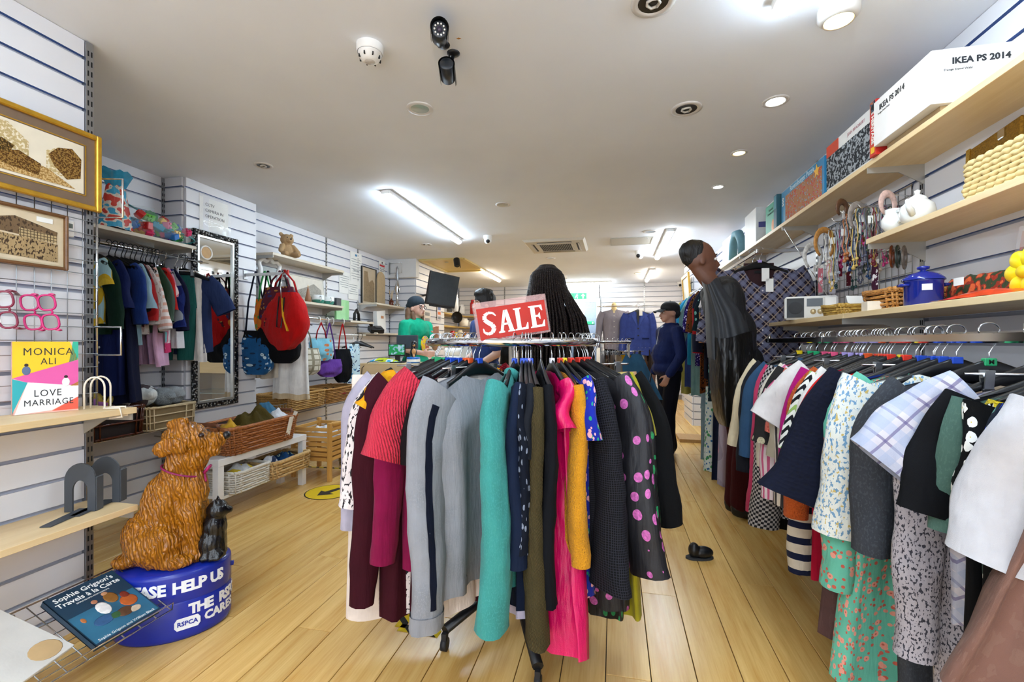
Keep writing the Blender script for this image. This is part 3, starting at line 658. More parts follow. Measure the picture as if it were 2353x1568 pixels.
gcg(1030, 28, 'maroon_cardigan', 'long dark maroon cardigan left of the coral top', 'cardigan', fu('#4a0f24'), 'maroon cardigan', cube='blue', L=1.0, sl=.86, W0=.5, off=.03, sa=3, th=.04)
gcg(1040, 32, 'magenta_blouse', 'magenta purple long sleeved top in front of the maroon cardigan', 'top', fu('#8e1150'), 'magenta top', cube='blue', L=.8, sl=.7, W0=.43, sa=4)
gcg(1058, 42, 'coral_blouse', 'coral pink knitted short sleeved top on the round rack', 'top', fu('#e0475e', 'knit', '#c03048', s=1.6), 'coral pink top', cube='blue', L=.68, sl=.3, sa=22, s0=52, W0=.46, WH=.44, rs=.105, re=.085, th=.045, fold=.016)
gcg(1072, 52, 'peach_blouse', 'peach blouse with curved hem peeking under the coral top', 'top', fu('#e3a78f'), 'peach blouse', cube='orange', L=.80, sl=0, W0=.42, wob=.03)
gcg(1080, 50, 'dark_tunic', 'near black tunic hanging between coral top and grey sweatshirt', 'top', fu('#1d0f16'), 'near black tunic', cube='orange', L=.76, sl=.3, W0=.42)
tcg(1088, 50, 'white_jeans', 'white denim trousers under the coral top', 'trousers', fu('#e9dfd8'), 'white jeans', L=.9, W0=.38, leg=.2, hem=.21)
GREY = fu('#9c9ea4', 'speck', '#8e9096', s=2.6); NAVY = fu('#151d33')
gcg(1100, 54, 'grey_sweatshirt', 'grey marl sweatshirt with a navy stripe down its sleeve', 'sweatshirt', GREY, 'grey marl sweatshirt', cube='blue', L=.84, W0=.52, WH=.5, sl=.84, sa=2, s0=34, th=.05, fold=.02, nf=2, rs=.1, re=.06, cuff=GREY, hem=(GREY, .92), stripe=(NAVY, .8, .055), neck=.1)
TEAL = fu('#4c9d98', 'speck', '#44938e', s=2.4)
gcg(1182, 76, 'teal_sweatshirt', 'teal sweatshirt right of the grey sweatshirt', 'sweatshirt', TEAL, 'teal sweatshirt', cube='blue', L=.78, W0=.5, sl=.8, sa=3, s0=34, th=.055, fold=.016, rs=.09, re=.075, collar=TEAL)
gcg(1200, 84, 'navy_cardigan', 'long navy cardigan with a pale lilac hem showing', 'cardigan', fu('#1b2a45'), 'long navy cardigan', cube='blue', L=.88, W0=.46, sl=.6, sa=4, s0=30, th=.032, hem=(fu('#c3bfd6'), .965), fold=.015)
gcg(1208, 86, 'navy_print_blouse', 'navy blouse with tiny white print on the round rack', 'top', fu('#141d2e', 'dots', '#8d97ab', s=2.6), 'navy print blouse', cube='blue', L=.66, W0=.46, sl=.55, sa=4, s0=30, th=.024)
gcg(1214, 88, 'charcoal_tee', 'charcoal short sleeved tee hanging beside the olive knit', 'top', fu('#262a33'), 'charcoal tee', cube='lilac', L=.7, W0=.44, sl=.24, sa=8, s0=26, th=.03)
gcg(1220, 91, 'olive_knit', 'olive brown chunky knitted long sleeved jumper seen edge on', 'jumper', fu('#6e6243', 'knit', '#2f2918', s=2.2), 'olive knit jumper', cube='blue', L=.74, W0=.46, sl=.86, sa=2, s0=16, th=.04, rs=.075, re=.09)
gcg(1243, 92, 'ink_navy_top', 'dark ink navy long sleeved top right of the olive knit', 'top', fu('#12161f'), 'ink navy top', hk='black', L=.78, W0=.46, sl=.74, sa=3, s0=22, th=.03)
gcg(1268, 97, 'satin_dress', 'hot pink satin long dress hanging nearly to the floor', 'dress', fu('#d8106f', rough=.32, weave=400), 'hot pink satin dress', cube='white', L=1.0, W0=.40, WH=.62, sl=.16, sa=20, s0=40, th=.034, fold=.03, nf=3, flare=1.6)
gcg(1287, 99, 'mustard_jacket', 'mustard yellow towelling jacket right of the pink satin dress', 'jacket', fu('#e2a62c', 'fluff'), 'mustard jacket', cube='red', L=.8, W0=.47, sl=.62, sa=4, s0=20, th=.032)
gcg(1296, 103, 'floral_dress', 'royal blue dress with pink and white flowers', 'dress', fu('#2338a8', 'flor', '#e7a9b0', '#1f9a6a', s=1.25), 'blue floral dress', cube='yellow', L=.84, W0=.46, WH=.5, sl=.2, th=.028, fold=.014)
gcg(1312, 110, 'black_ruffle_blouse', 'black waffle weave blouse with flared ruffle sleeves', 'top', fu('#101015', 'grid', '#23232b', s=1.4), 'black ruffle blouse', cube='red', L=.7, W0=.47, WH=.5, sl=.7, sa=6, s0=34, th=.05, fold=.016, rs=.08, re=.085, ruff=.02)
gcg(1330, 122, 'pink_dot_dress', 'black sheer dress with large metallic pink dots', 'dress', fu('#23232b', 'dots', '#d468b8', s=1.3, rough=.55), 'pink dotted black dress', cube='red', L=.92, W0=.48, WH=.52, sl=.68, sa=11, s0=44, th=.05, fold=.02, rs=.09, re=.085)
gcg(1340, 128, 'green_dot_dress', 'black sheer dress with metallic green dots behind the pink dotted one', 'dress', fu('#1c1d22', 'dots', '#1f9e5c', s=1.3, rough=.5), 'green dotted black dress', cube='red', L=1.0, W0=.46, WH=.44, sl=.6, sa=8, th=.04)
gcg(1350, 138, 'black_coat', 'black long sleeved coat at the right of the round rack', 'coat', fu('#0b0d12'), 'black coat', cube='red', L=.62, W0=.48, sl=.56, sa=12, s0=50, th=.045)
gcg(1352, 124, 'olive_yellow_dress', 'yellow green long dress behind the dotted dresses', 'dress', fu('#a9a02c'), 'yellow green dress', cube='lilac', L=.98, W0=.46, WH=.6, sl=.22, th=.04)
tcg(1362, 14, 'floral_trousers', 'pale yellow trousers with pink flowers behind the black coat', 'trousers', fu('#d8c886', 'flor', '#b0566a', '#6f7a3a', s=1.4), 'pale yellow floral trousers', L=.8, W0=.4)
tcg(1366, 14, 'tan_trousers', 'tan cotton trousers at the right end of the round rack', 'trousers', fu('#c9a583'), 'tan trousers', L=.85, W0=.42)
gcg(1345, 124, 'stripe_scarf_top', 'yellow top with black and white stripes low under the dotted dresses', 'top', fu('#e0b02a', 'stripev', '#141418', s=1.1), 'yellow striped top', cube='red', L=.98, W0=.3, WH=.32, sl=0, th=.03)
# ================================================================== right wall: rails, shelves, garments
RX, RZ1 = 1.06, 1.300
t = thing('wall_rail', 'chrome hanging rail along the right wall in the foreground', 'rail', (RX, 0, RZ1))
obj('bar', MB().box((0, 1.86, -.004), (.014, 3.4, .034), bev=.005), M_CHROME, t)
for y in (.3, 1.46, 2.66, 3.5):
    obj('bracket_arm', MB().box((.22, y, -.005), (.46, .012, .03), bev=.003).cyl((0, y, -.02), (0, y, .03), .01, 10), M_CHROME, t)
t = thing('wall_rail', 'chrome hanging rail behind the plaid shirt at the right wall', 'rail', (1.08, 3.82, 1.985))
obj('bar', MB().box((0, 1.6, 0), (.012, 3.2, .03), bev=.004), M_CHROME, t)
for y in (.03, 1.25, 3.1): obj('bracket_arm', MB().box((.21, y, 0), (.44, .012, .032), bev=.003), M_CHROME, t)
t = thing('wall_rail', 'low chrome rail under the plaid shirt carrying trousers', 'rail', (1.1, 4.0, .98))
obj('bar', MB().box((0, 1.2, 0), (.012, 2.6, .03), bev=.004), M_CHROME, t)
for y in (.03, 2.4): obj('bracket_arm', MB().box((.2, y, 0), (.42, .012, .032), bev=.003), M_CHROME, t)
def rg(pxe, fn, name, label, cat, m, short, xe=None, hk='black', cube=None, rot=0, txt=None, W0=.44, dz=0, **kw):
    xe = xe or RX - W0 / 2; P = W(pxe, HY, x=xe)
    loc = (RX, P.y, RZ1 + .012 + dz); hanger(loc, rot, short, hk, cube, txt=txt)
    return fn(name, label, cat, m, loc, rot, W0=W0, seed=int(pxe), **kw)
g_ = garment
def r(*a, **k): return rg(a[0], g_, *a[1:], **k)
WHT = fu('#c6c5c8')
# nearest first (their left shoulder edge in the photograph gives the place on the rail)
r(2450, 'suede_jacket', 'brown suede garment filling the bottom right corner', 'jacket', fu('#8a6a5e', 'speck', '#7d5d50', s=.5), 'brown suede jacket', fold=.03, nf=4, L=.6, W0=.46, WH=.84, cube='green', flare=1.3, th=.05, sl=0)
r(2420, 'white_blouse', 'plain white long sleeved blouse nearest on the right rail', 'top', WHT, 'plain white blouse', L=.66, W0=.44, WH=.5, sl=.32, sa=18, s0=30, rs=.11, re=.08, th=.055, fold=.02, cube='green', rot=-.1)
r(2350, 'circle_print_top', 'navy top with big blue circles and sea green patches', 'top', fu('#1d2a3c', 'blob', '#1334b8', '#5d8f82', s=1.5), 'circle print top', L=.66, W0=.48, sl=.3, sa=8, s0=24, cube='green', txt='M', th=.045)
r(2310, 'yellow_fringe_top', 'yellow fringed knit top beside the daisy dress', 'top', fu('#e6cf3a', 'fluff'), 'yellow fringe top', L=.74, W0=.40, sl=.2, sa=14, s0=22, cube='green')
r(2290, 'orange_weave_dress', 'black orange and yellow woven pattern dress low on the right rail', 'dress', fu('#15100f', 'speck', '#b8421c', '#e0b860', s=.8), 'orange weave dress', L=1.12, W0=.42, sl=0, cube='red', WH=.5)
r(2268, 'daisy_dress', 'black dress printed with white daisies', 'dress', fu('#0d0e10', 'daisy', '#efeee6', '#d8c23a', s=1.2), 'daisy dress', L=1.05, W0=.48, sl=.2, sa=8, s0=20, cube='green')
r(2252, 'green_heather_tee', 'grey green heather tee with folded sleeve', 'tee', fu('#5d7a70', 'speck', '#4f6c62', s=2), 'green heather tee', L=.6, W0=.45, sl=.3, sa=6, s0=18, rs=.1, re=.09, cube='green', txt='12')
r(2225, 'black_tee', 'black short sleeved tee between heather and checked shirt', 'tee', fu('#12141a'), 'black short sleeved tee', L=.62, W0=.47, sl=.28, sa=14, s0=28, rs=.1, re=.1, cube='blue')
r(2215, 'tan_check_skirt', 'beige and brown checked garment below the black tee', 'skirt', fu('#c9b89c', 'plaid', '#7d6a5c', '#4b3f3c', s=-1), 'beige checked skirt', hk='clip', L=.9, W0=.34, sl=0)
r(2165, 'speckle_dress', 'white and grey speckled knitted dress below the checked shirt', 'dress', fu('#b9b4ba', 'speck', '#3b3b44', s=1.8), 'speckled knit dress', L=1.02, W0=.42, WH=.44, sl=.7, sa=3, cube='blue')
r(2215, 'check_shirt', 'white shirt with lilac and blue checks and a wide short sleeve', 'shirt', fab('#d0ccd2', 'plaid', '#9aa6c0', '#5f5580', s=.9), 'white checked shirt', L=.62, W0=.46, sl=.25, sa=42, s0=58, rs=.105, re=.1, th=.05, collar=WHT, cube='green', txt='M', rot=-.1)
r(2052, 'grey_cardigan', 'long dark grey jersey cardigan on the right rail', 'cardigan', fu('#4c4f55', 'speck', '#42454b', s=2), 'long dark grey cardigan', L=1.12, W0=.48, WH=.46, sl=.5, sa=3, cube='green', txt='M', th=.05)
r(1990, 'sleet_dress', 'white dress with blue and mustard dashes', 'dress', fu('#e4e6df', 'speck', '#6f97b8', '#c9b06a', s=1.25), 'white dashed dress', L=.58, W0=.5, WH=.54, sl=.5, sa=7, s0=30, rs=.11, re=.09, th=.06, fold=.02, cube='blue')
r(1975, 'mint_floral_dress', 'mint green dress with coral flowers', 'dress', fu('#7cc7b0', 'flor', '#e79a86', '#c9604e', s=1.35), 'mint floral dress', L=1.05, W0=.48, WH=.68, sl=.7, sa=4, th=.055, fold=.024, cube='blue')
r(1945, 'royal_blue_dress', 'royal blue dress hem hanging below the mint flowers', 'dress', fu('#123a8c'), 'royal blue dress', L=.96, W0=.52, sl=0, cube='blue')
r(1934, 'zebra_belt', 'white and black zebra striped long belt hanging lowest on the right rail', 'belt', fu('#d8cdb0', 'stripeh', '#15120f', s=.7), 'zebra striped belt', hk='slim', L=1.1, W0=.1, WH=.06, sl=0, th=.012, drop=0, neck=.01)
r(1938, 'brown_skirt', 'mushroom brown suede skirt hanging low on the right rail', 'skirt', fu('#6d5350', 'speck', '#604643', s=.3), 'mushroom brown skirt', hk='clip', L=1.02, W0=.46, WH=.62, sl=0)
r(1955, 'navy_lace_top', 'navy lace top with wide sleeves', 'top', fu('#161c33', 'lace', '#0a0d1a', s=.9), 'navy lace top', L=.6, W0=.5, WH=.62, sl=.45, sa=20, s0=34, rs=.13, re=.14, cube='blue', th=.05, wob=.02, ruff=.008)
r(1925, 'mauve_shorts_top', 'dusty mauve cotton top below the navy lace', 'top', fu('#6f6470'), 'dusty mauve top', L=.86, W0=.52, sl=.3, cube='blue')
r(1922, 'cobalt_shirt', 'cobalt blue shirt next to the navy lace top', 'shirt', fu('#2a4bb0'), 'cobalt blue shirt', L=.98, W0=.44, sl=.3, cube='yellow')
r(1908, 'red_cardigan', 'bright red cardigan with folded shoulder', 'cardigan', fu('#cf1f16'), 'bright red cardigan', L=.95, W0=.5, sl=.3, cube='red', rot=.02)
r(1898, 'white_tunic', 'off white tunic behind the red cardigan', 'top', fu('#dedad4'), 'off white tunic', L=.75, W0=.45, sl=.3, cube='red')
r(1886, 'zigzag_top', 'black white and green zigzag top', 'top', fu('#e6e6de', 'zig', '#14141a', '#8fae5c', s=1.1), 'zigzag top', L=.58, W0=.47, sl=.32, sa=14, s0=28, cube='red', rs=.09, re=.1)
r(1876, 'orange_fluffy_cardigan', 'orange fluffy cardigan hanging under the zigzag top', 'cardigan', fu('#c8682e', 'fluff', s=.8), 'orange fluffy cardigan', L=.8, W0=.47, sl=.6, sa=5, cube='orange')
r(1866, 'crimson_dress', 'crimson pink dress hem between striped and orange garments', 'dress', fu('#b5123e'), 'crimson dress', L=.9, W0=.52, sl=0, cube='red')
r(1868, 'magenta_jumper', 'magenta ribbed jumper with long sleeve', 'jumper', fu('#b0187c'), 'magenta jumper', L=.56, W0=.48, sl=.5, sa=11, s0=34, rs=.1, re=.06, cube='red')
r(1850, 'white_tee', 'white cotton tee with a wide sleeve', 'tee', fu('#d2cdca'), 'white cotton tee', L=.62, W0=.48, WH=.48, sl=.27, sa=34, s0=52, rs=.1, re=.1, th=.05, cube='orange')
r(1846, 'nautical_cardigan', 'cream cardigan with navy stripes whose cuffs hang lowest', 'cardigan', fu('#ddd2bf', 'stripeh', '#161c38', s=.35), 'cream striped cardigan', L=.6, W0=.46, sl=.88, sa=2, s0=14, cube='lilac')
r(1842, 'pinstripe_blouse', 'white blouse with black pinstripes hanging low', 'top', fu('#ddd6cb', 'stripev', '#3d3a3c', s=.7), 'pinstripe blouse', L=.82, W0=.48, sl=.6, sa=3, cube='lilac')
r(1836, 'oatmeal_top', 'oatmeal linen top with stitched hem', 'top', fu('#c3bcaa'), 'oatmeal linen top', L=.7, W0=.48, sl=.4, sa=8, cube='lilac', WH=.54)
r(1830, 'blue_jeans', 'faded blue jeans hanging on the right rail', 'trousers', fu('#4d6a8c'), 'faded blue jeans', hk='clip', L=.86, W0=.48, sl=0)
r(1822, 'coral_lace_top', 'coral lace top beside the white tee', 'top', fu('#dd8273', 'lace', '#b05548', s=.7), 'coral lace top', L=.46, W0=.48, sl=.3, sa=16, s0=30, cube='lilac')
r(1812, 'charcoal_flower_top', 'charcoal top with small cream flowers', 'top', fu('#3a3838', 'dots', '#d8cfae', s=1.3), 'charcoal flowered top', L=.5, W0=.48, sl=.36, sa=14, s0=28, rs=.1, re=.1, cube='lilac')
r(1805, 'pink_stripe_shirt', 'pink and white striped shirt', 'shirt', fu('#e7d9dc', 'stripev', '#c75d84', s=.9), 'pink striped shirt', L=.72, W0=.5, sl=.62, sa=3, cube='pink')
r(1798, 'cream_blouse', 'cream silky blouse beside the houndstooth coat', 'top', fu('#dcd5c6', rough=.5), 'cream silky blouse', L=.55, W0=.46, sl=.5, sa=5, cube='pink')
r(1788, 'houndstooth_coat', 'black and white houndstooth coat', 'coat', fu('#b9b3b0', 'check', '#1c1b20', s=.75), 'houndstooth coat', L=.82, W0=.48, sl=.8, sa=5, s0=30, th=.05, rs=.09, re=.07, cube='pink')
r(1772, 'rose_pink_coat', 'rose pink coat left of the houndstooth coat', 'coat', fu('#c64a72'), 'rose pink coat', L=.8, W0=.5, sl=.76, sa=5, s0=34, th=.04, cube='pink')
r(1758, 'denim_jacket', 'mid blue denim jacket on the right rail', 'jacket', fu('#3f5f7d'), 'blue denim jacket', L=.56, W0=.5, sl=.5, sa=7, cube='green', collar=fu('#3f5f7d'))
r(1748, 'black_denim_jacket', 'washed black denim jacket with seams', 'jacket', fu('#2b2d36'), 'black denim jacket', L=.78, W0=.5, sl=.6, sa=5, cube='green', collar=fu('#2b2d36'))
r(1742, 'black_wool_skirt', 'plain black skirt hanging low at the end of the right rail', 'skirt', fu('#060609'), 'plain black skirt', hk='clip', L=.96, W0=.5, sl=0)
r(1738, 'cream_jacket', 'cream jacket with orange lining at the far end of the rail', 'jacket', fu('#ddd0b4'), 'cream jacket', L=.7, W0=.46, sl=.5, cube='yellow', hem=(fu('#cf7d1e'), .96))
# garments on the upper far rail (left edges show as a fan)
def r2(px, name, label, cat, m, short, z=1.985, fn=garment, hk='black', W0=.44, rx_=1.08, xe=None, rot=0, cube=None, **kw):
    xe = xe or rx_ - W0 / 2; P = W(px, HY, x=xe); loc = (rx_, P.y, z + .012); hanger(loc, rot, short, hk, cube); return fn(name, label, cat, m, loc, rot, W0=W0, seed=int(px), **kw)
PLD = fab('#39303f', 'plaid', '#7d7f9a', '#b09a86', s=.8)
t = garment('plaid_shirt', 'dark purple and beige plaid shirt facing the aisle on its hanger', 'shirt', PLD, (1.1, 3.86, 1.997), .12, W0=.56, WH=.6, L=.86, sl=.56, sa=12, s0=38, th=.045, fold=.014, neck=.13, vn=.17, scoop=.0, rs=.1, re=.08, drop=.05)
obj('inside_back', MB().box((0, .012, -.2), (.22, .004, .2)), fu('#4b3437'), t); obj('size_label', MB().box((.0, .006, -.17), (.07, .002, .02)), M_BLACK, t)
for k in range(6): obj('button', MB().cyl((.0, -.056, -.32 - k * .1), (.0, -.05, -.32 - k * .1), .006, 10), mat('#d8d4da', .3), t)
for q in ((.02, -.2), (.05, -.28)): obj('price_tag', MB().box((q[0], -.055, q[1]), (.055, .002, .1)), M_PAPER, t)
hanger((1.1, 3.86, 1.997), .12, 'dark plaid shirt', 'black', 'lilac')
r2(1668, 'red_jacket', 'orange red jacket hanging behind the plaid shirt', 'jacket', fu('#cc2f12'), 'orange red jacket', W0=.42, L=.95, sl=.5, sa=8, xe=1.06, rx_=1.27)
r2(1652, 'crumpled_white_shirt', 'crumpled white shirt behind the plaid shirt', 'shirt', fu('#e4e2e2'), 'crumpled white shirt', W0=.5, L=.6, sl=.3, sa=20)
Z2 = 1.78
for px, nm, lb, c, m, sh, kw in ((1642, 'dark_floral_dress', 'black and white tiny floral dress on the far right rail', 'dress', fu('#20262f', 'speck', '#aab4be', s=1.2), 'black tiny floral dress', dict(L=.72, sl=.3)),
    (1636, 'leopard_blouse', 'tan leopard print blouse on the far right rail', 'top', fu('#b98a5c', 'leo', '#20150f', '#7d4e28', s=1.2), 'leopard blouse', dict(L=1.0, sl=.5, sa=3)),
    (1628, 'teal_flower_dress', 'dark teal dress with pale flowers behind the leopard blouse', 'dress', fu('#0f2c36', 'dots', '#7fc2b4', s=1.5), 'dark teal flower dress', dict(L=1.1, sl=.4)),
    (1618, 'navy_red_cardigan', 'navy cardigan with dark red sleeves on the far right rail', 'cardigan', fu('#10132a'), 'navy cardigan with red shoulder', dict(L=.9, sl=.6, sa=3, sm=fu('#a8131f', 'stripeh', '#10132a', s=.06))),
    (1608, 'amber_animal_top', 'brown and amber animal print top', 'top', fu('#7d4a20', 'leo', '#1a0f0a', '#b97a3a', s=.8), 'amber animal print top', dict(L=1.05, sl=.4)),
    (1598, 'violet_print_dress', 'violet and white sprigged dress', 'dress', fu('#2b1c6b', 'flor', '#d6d2f0', '#7058c0', s=1.6), 'violet sprigged dress', dict(L=.8, sl=.4)),
    (1588, 'pale_aqua_coat', 'pale aqua long coat near the navy man', 'coat', fu('#9ec3c0'), 'pale aqua coat', dict(L=1.15, sl=.5)),
    (1580, 'cyan_shirt', 'bright cyan shirt near the far end of the rail', 'shirt', fu('#2a9dc2'), 'bright cyan shirt', dict(L=.8, sl=.4)),
    (1574, 'slate_blue_dress', 'slate blue dress at the far end of the right rail', 'dress', fu('#3b4a7c'), 'slate blue dress', dict(L=1.1, sl=.5)),
    (1566, 'khaki_dress', 'yellowish khaki dress behind the navy man', 'dress', fu('#8f8a4a'), 'khaki dress', dict(L=1.2, sl=.4))):
    r2(px, nm, lb, c, m, sh, z=1.985 if px > 1640 else 1.93, **kw)
# lower far rail
for i, (px, nm, lb, c, m, sh, fn, kw) in enumerate(((1690, 'black_jeans', 'charcoal jeans hanging under the dark satin coat', 'trousers', fu('#25262b'), 'charcoal jeans', trousers, dict(L=.74)),
    (1678, 'rust_cords', 'rust orange cord trousers on the low right rail', 'trousers', fu('#a03a12'), 'rust orange cords', trousers, dict(L=.72)),
    (1668, 'burgundy_trousers', 'deep burgundy trousers on the low right rail', 'trousers', fu('#5a0d12'), 'burgundy trousers', trousers, dict(L=.7)),
    (1658, 'hot_red_joggers', 'hot pinkish red joggers on the low right rail', 'trousers', fu('#d8163f'), 'hot red joggers', trousers, dict(L=.78)),
    (1640, 'grey_pink_dress', 'grey and pink ombre skirt on the low right rail', 'skirt', fu('#a39aa6', 'blob', '#c98a9a', '#a39aa6', s=.4), 'grey and pink skirt', garment, dict(L=.82, W0=.38, WH=.42, drop=0, neck=.01, z0=-.15)),
    (1626, 'ink_skirt', 'ink blue skirt on the low right rail', 'skirt', fu('#26304a'), 'ink blue skirt', garment, dict(L=.86, W0=.38, WH=.42, drop=0, neck=.01, z0=-.15)),
    (1612, 'leafy_skirt', 'white skirt with green leaves on the low right rail', 'skirt', fu('#dfe6df', 'flor', '#4c9a5a', '#3b6fa0', s=.8), 'white leafy skirt', garment, dict(L=.84, W0=.4, WH=.44, drop=0, neck=.01, z0=-.15)),
    (1600, 'aqua_trousers', 'pale grey trousers at the far end of the low rail', 'trousers', fu('#8fa3ab'), 'pale grey trousers', trousers, dict(L=.8)))):
    P = W(px, HY, x=.86); loc = (1.1, P.y, .992); hanger(loc, 0, sh, 'clip'); fn(nm, lb, c, m, loc, 0, seed=px, **kw)
# ---------------- shelves on the right wall
def shelf(name, label, x0, x1, y0, y1, ztop, th=.026, m=None, brk=(), side=1, z_b=.05):
    t = thing(name, label, 'shelf', ((x0 + x1) / 2, (y0 + y1) / 2, ztop))
    obj('board', MB().box((0, 0, -th / 2), (abs(x1 - x0), abs(y1 - y0), th), bev=.0015), m or M_BEECH, t)
    for y in brk:
        w = abs(x1 - x0); mb = MB(); M = Matrix.Translation((0, y - (y0 + y1) / 2, -th)) @ Matrix.Rotation(math.pi / 2, 4, 'X')
        mb.prism([(-side * w / 2 * .98, 0), (-side * w / 2 * .98, -.028), (side * w * .05, -.032), (side * w / 2, -.1), (side * w / 2, 0)][::side], .006, M=M)
        obj('bracket', mb, mat('#b9b6ae', .35, .6, .02), t)
    return t
for a, b, l in ((1.2, 2.66, 'nearest board with the white boxes'), (2.66, 3.86, 'middle board with the jigsaw boxes'), (3.86, 5.06, 'far board with the green book'), (5.06, 6.26, 'farthest board near the pier')):
    shelf('shelf', 'beech top shelf on the right wall, ' + l, 1.25, 1.5, a + .002, b - .002, 2.19, brk=(b - .01,))
shelf('shelf', 'beech middle shelf carrying the white teapot', 1.25, 1.5, 1.4, 2.655, 1.805, brk=(2.64,))
shelf('shelf', 'beech low shelf carrying the radio and blue pot', 1.15, 1.5, 2.66, 3.92, 1.43, brk=(2.68, 3.85))
shelf('shelf', 'beech low shelf carrying the yellow flower', 1.15, 1.5, 1.4, 2.657, 1.43, brk=())
shelf('shelf', 'small pale shelf under the pier at the far right', 1.2, 1.5, 6.3, 7.3, 1.95, m=M_WHITE)
# ================================================================== things on the right shelves
def bx(name, label, cat, c, d, m, rotz=0, bev=.0015, group=None):
    t = thing(name, label, cat, (c[0], c[1], c[2]), rotz, group); return t, obj('body', MB().box((0, 0, d[2] / 2), d, bev=bev), m, t)
RF = (math.pi / 2, 0, -math.pi / 2)   # text facing -x (towards the aisle)
RN = (math.pi / 2, 0, 0)              # text facing -y (towards the camera)
INK = mat('#23262b', .6, 0, 0); ZT = 2.19
# white cardboard boxes on the top shelf
t, b = bx('cardboard_box', 'long white cardboard box printed IKEA PS 2014 on the top shelf', 'box', (1.365, 2.318, ZT + .03), (.29, .405, .21), mat('#e9e8e6', .6, 0, .02), 0)
text('IKEA PS 2014', .034, INK, t, (.02, -.2035, .16), RN, .0005, bold=.0012, ax='CENTER'); text('Design David Wahl', .012, INK, t, (-.055, -.2035, .128), RN, .0003, ax='CENTER')
text('IKEA PS 2014', .034, INK, t, (-.1455, .06, .165), RF, .0005, bold=.0012); text('Design David Wahl', .012, INK, t, (-.1455, .12, .14), RF, .0003)
obj('flap', MB().box((0, -.02, .212), (.28, .36, .004), R=rx(.01)), mat('#dcdad6', .7), t); obj('base_pad', MB().box((.02, 0, -.015), (.24, .36, .028)), mat('#b59a72', .8), t)
t, b = bx('red_game_box', 'narrow red box standing on end beside the white box', 'box', (1.335, 2.56, ZT), (.2, .055, .27), mat('#c4261c', .45), 0)
text('THE HERITAGE', .03, M_PAPER, t, (-.101, 0, .16), (math.pi / 2, math.pi / 2, -math.pi / 2), .0004, bold=.0008); obj('yellow_patch', MB().box((-.1005, 0, .03), (.002, .03, .03)), mat('#e8b41e', .5), t); obj('picture_patch', MB().box((-.1005, 0, .24), (.002, .04, .05)), fab('#5b6a7c', 'blob', '#222', '#b06a4a', s=6), t)
t, b = bx('concert_box', 'black and white photograph box with a red corner on the top shelf', 'box', (1.29, 2.875, ZT), (.04, .53, .28), mat('#dcdcda', .5), 0)
obj('photo_panel', MB().box((-.0205, 0, .115), (.002, .528, .19)), fab('#3f444a', 'blob', '#9a9fa4', '#2a2d31', s=11), t); obj('red_corner', MB().box((-.021, .19, .245), (.002, .148, .066)), mat('#c93a24', .5), t); text('JEAN BRADBURY', .024, mat('#b9848c', .6), t, (-.0212, -.08, .245), RF, .0003); text('+ - - -', .02, M_PAPER, t, (-.0212, .2, .012), RF, .0003)
t, b = bx('jigsaw_box', 'blue 500 piece jigsaw puzzle box with a busy street picture', 'box', (1.3, 3.55, ZT), (.055, .74, .25), mat('#2a7fae', .4), 0)
obj('picture', MB().box((-.0285, -.03, .105), (.002, .62, .19)), fab('#b98a6a', 'flor', '#c0493a', '#7fa0b8', s=1.4), t); text('Ravensburger Puzzle', .05, mat('#bcd9e8', .5), t, (-.029, -.02, .224), RF, .0003, bold=.0006); text('500', .045, M_PAPER, t, (-.029, .33, .17), (math.pi / 2, -math.pi / 2, -math.pi / 2), .0003, bold=.001)
st = [(.045 * (1 if i % 2 == 0 else .45) * math.sin(i * math.pi / 5), .045 * (1 if i % 2 == 0 else .45) * math.cos(i * math.pi / 5)) for i in range(10)][::-1]
obj('gold_star', MB().prism(st, .002, M=Matrix.Translation((-.03, -.27, .19)) @ Matrix.Rotation(-math.pi / 2, 4, 'Z') @ Matrix.Rotation(math.pi / 2, 4, 'X')), mat('#f0b528', .4), t)
t, b = bx('jigsaw_box', 'dark teal box standing behind the jigsaw puzzle', 'box', (1.35, 3.99, ZT), (.2, .07, .26), mat('#255866', .5), 0); obj('lid_edge', MB().box((-.1005, 0, .2), (.002, .048, .1)), mat('#3d8494', .5), t)
t, b = bx('green_book', 'mint green paperback titled Essential Dementia Care on the top shelf', 'book', (1.3, 4.22, ZT), (.02, .27, .26), mat('#3f9c7c', .5), 0)
text('Essential', .03, INK, t, (-.0115, .0, .21), RF, .0003); text('Dementia Care', .026, INK, t, (-.0115, .0, .18), RF, .0003); obj('orange_leaf', MB().ell((-.0105, -.05, .06), (.002, .035, .055)), mat('#e08a3a', .5), t)
t, b = bx('shadow_frame', 'white boxed frame with a purple label on the top shelf', 'picture frame', (1.33, 4.7, ZT), (.14, .36, .32), mat('#cfd2d3', .5), 0); obj('purple_label', MB().box((.0, -.181, .16), (.1, .002, .05)), mat('#474a86', .5), t); obj('white_side', MB().box((-.071, 0, .16), (.002, .35, .31)), M_WHITE, t)
t = thing('blue_travel_pillow', 'pale blue folded arch shape on the far top shelf', 'cushion', (1.32, 5.4, ZT)); obj('pad', MB().tube([(0, -.2, .03), (0, -.17, .16), (0, -.05, .27), (0, .08, .29), (0, .18, .2), (0, .2, .03)], .045, 12), mat('#6f9fae', .7, bump=.3), t)
t, b = bx('pastel_canvas', 'pastel pink and white canvas at the far end of the top shelf', 'canvas', (1.36, 5.95, ZT), (.03, .55, .36), mat('#e9e3e4', .6), 0); obj('painted_face', MB().box((-.016, 0, .18), (.002, .48, .34)), fab('#efe6e8', 'blob', '#e3b9c6', '#bfe0e2', s=2), t)
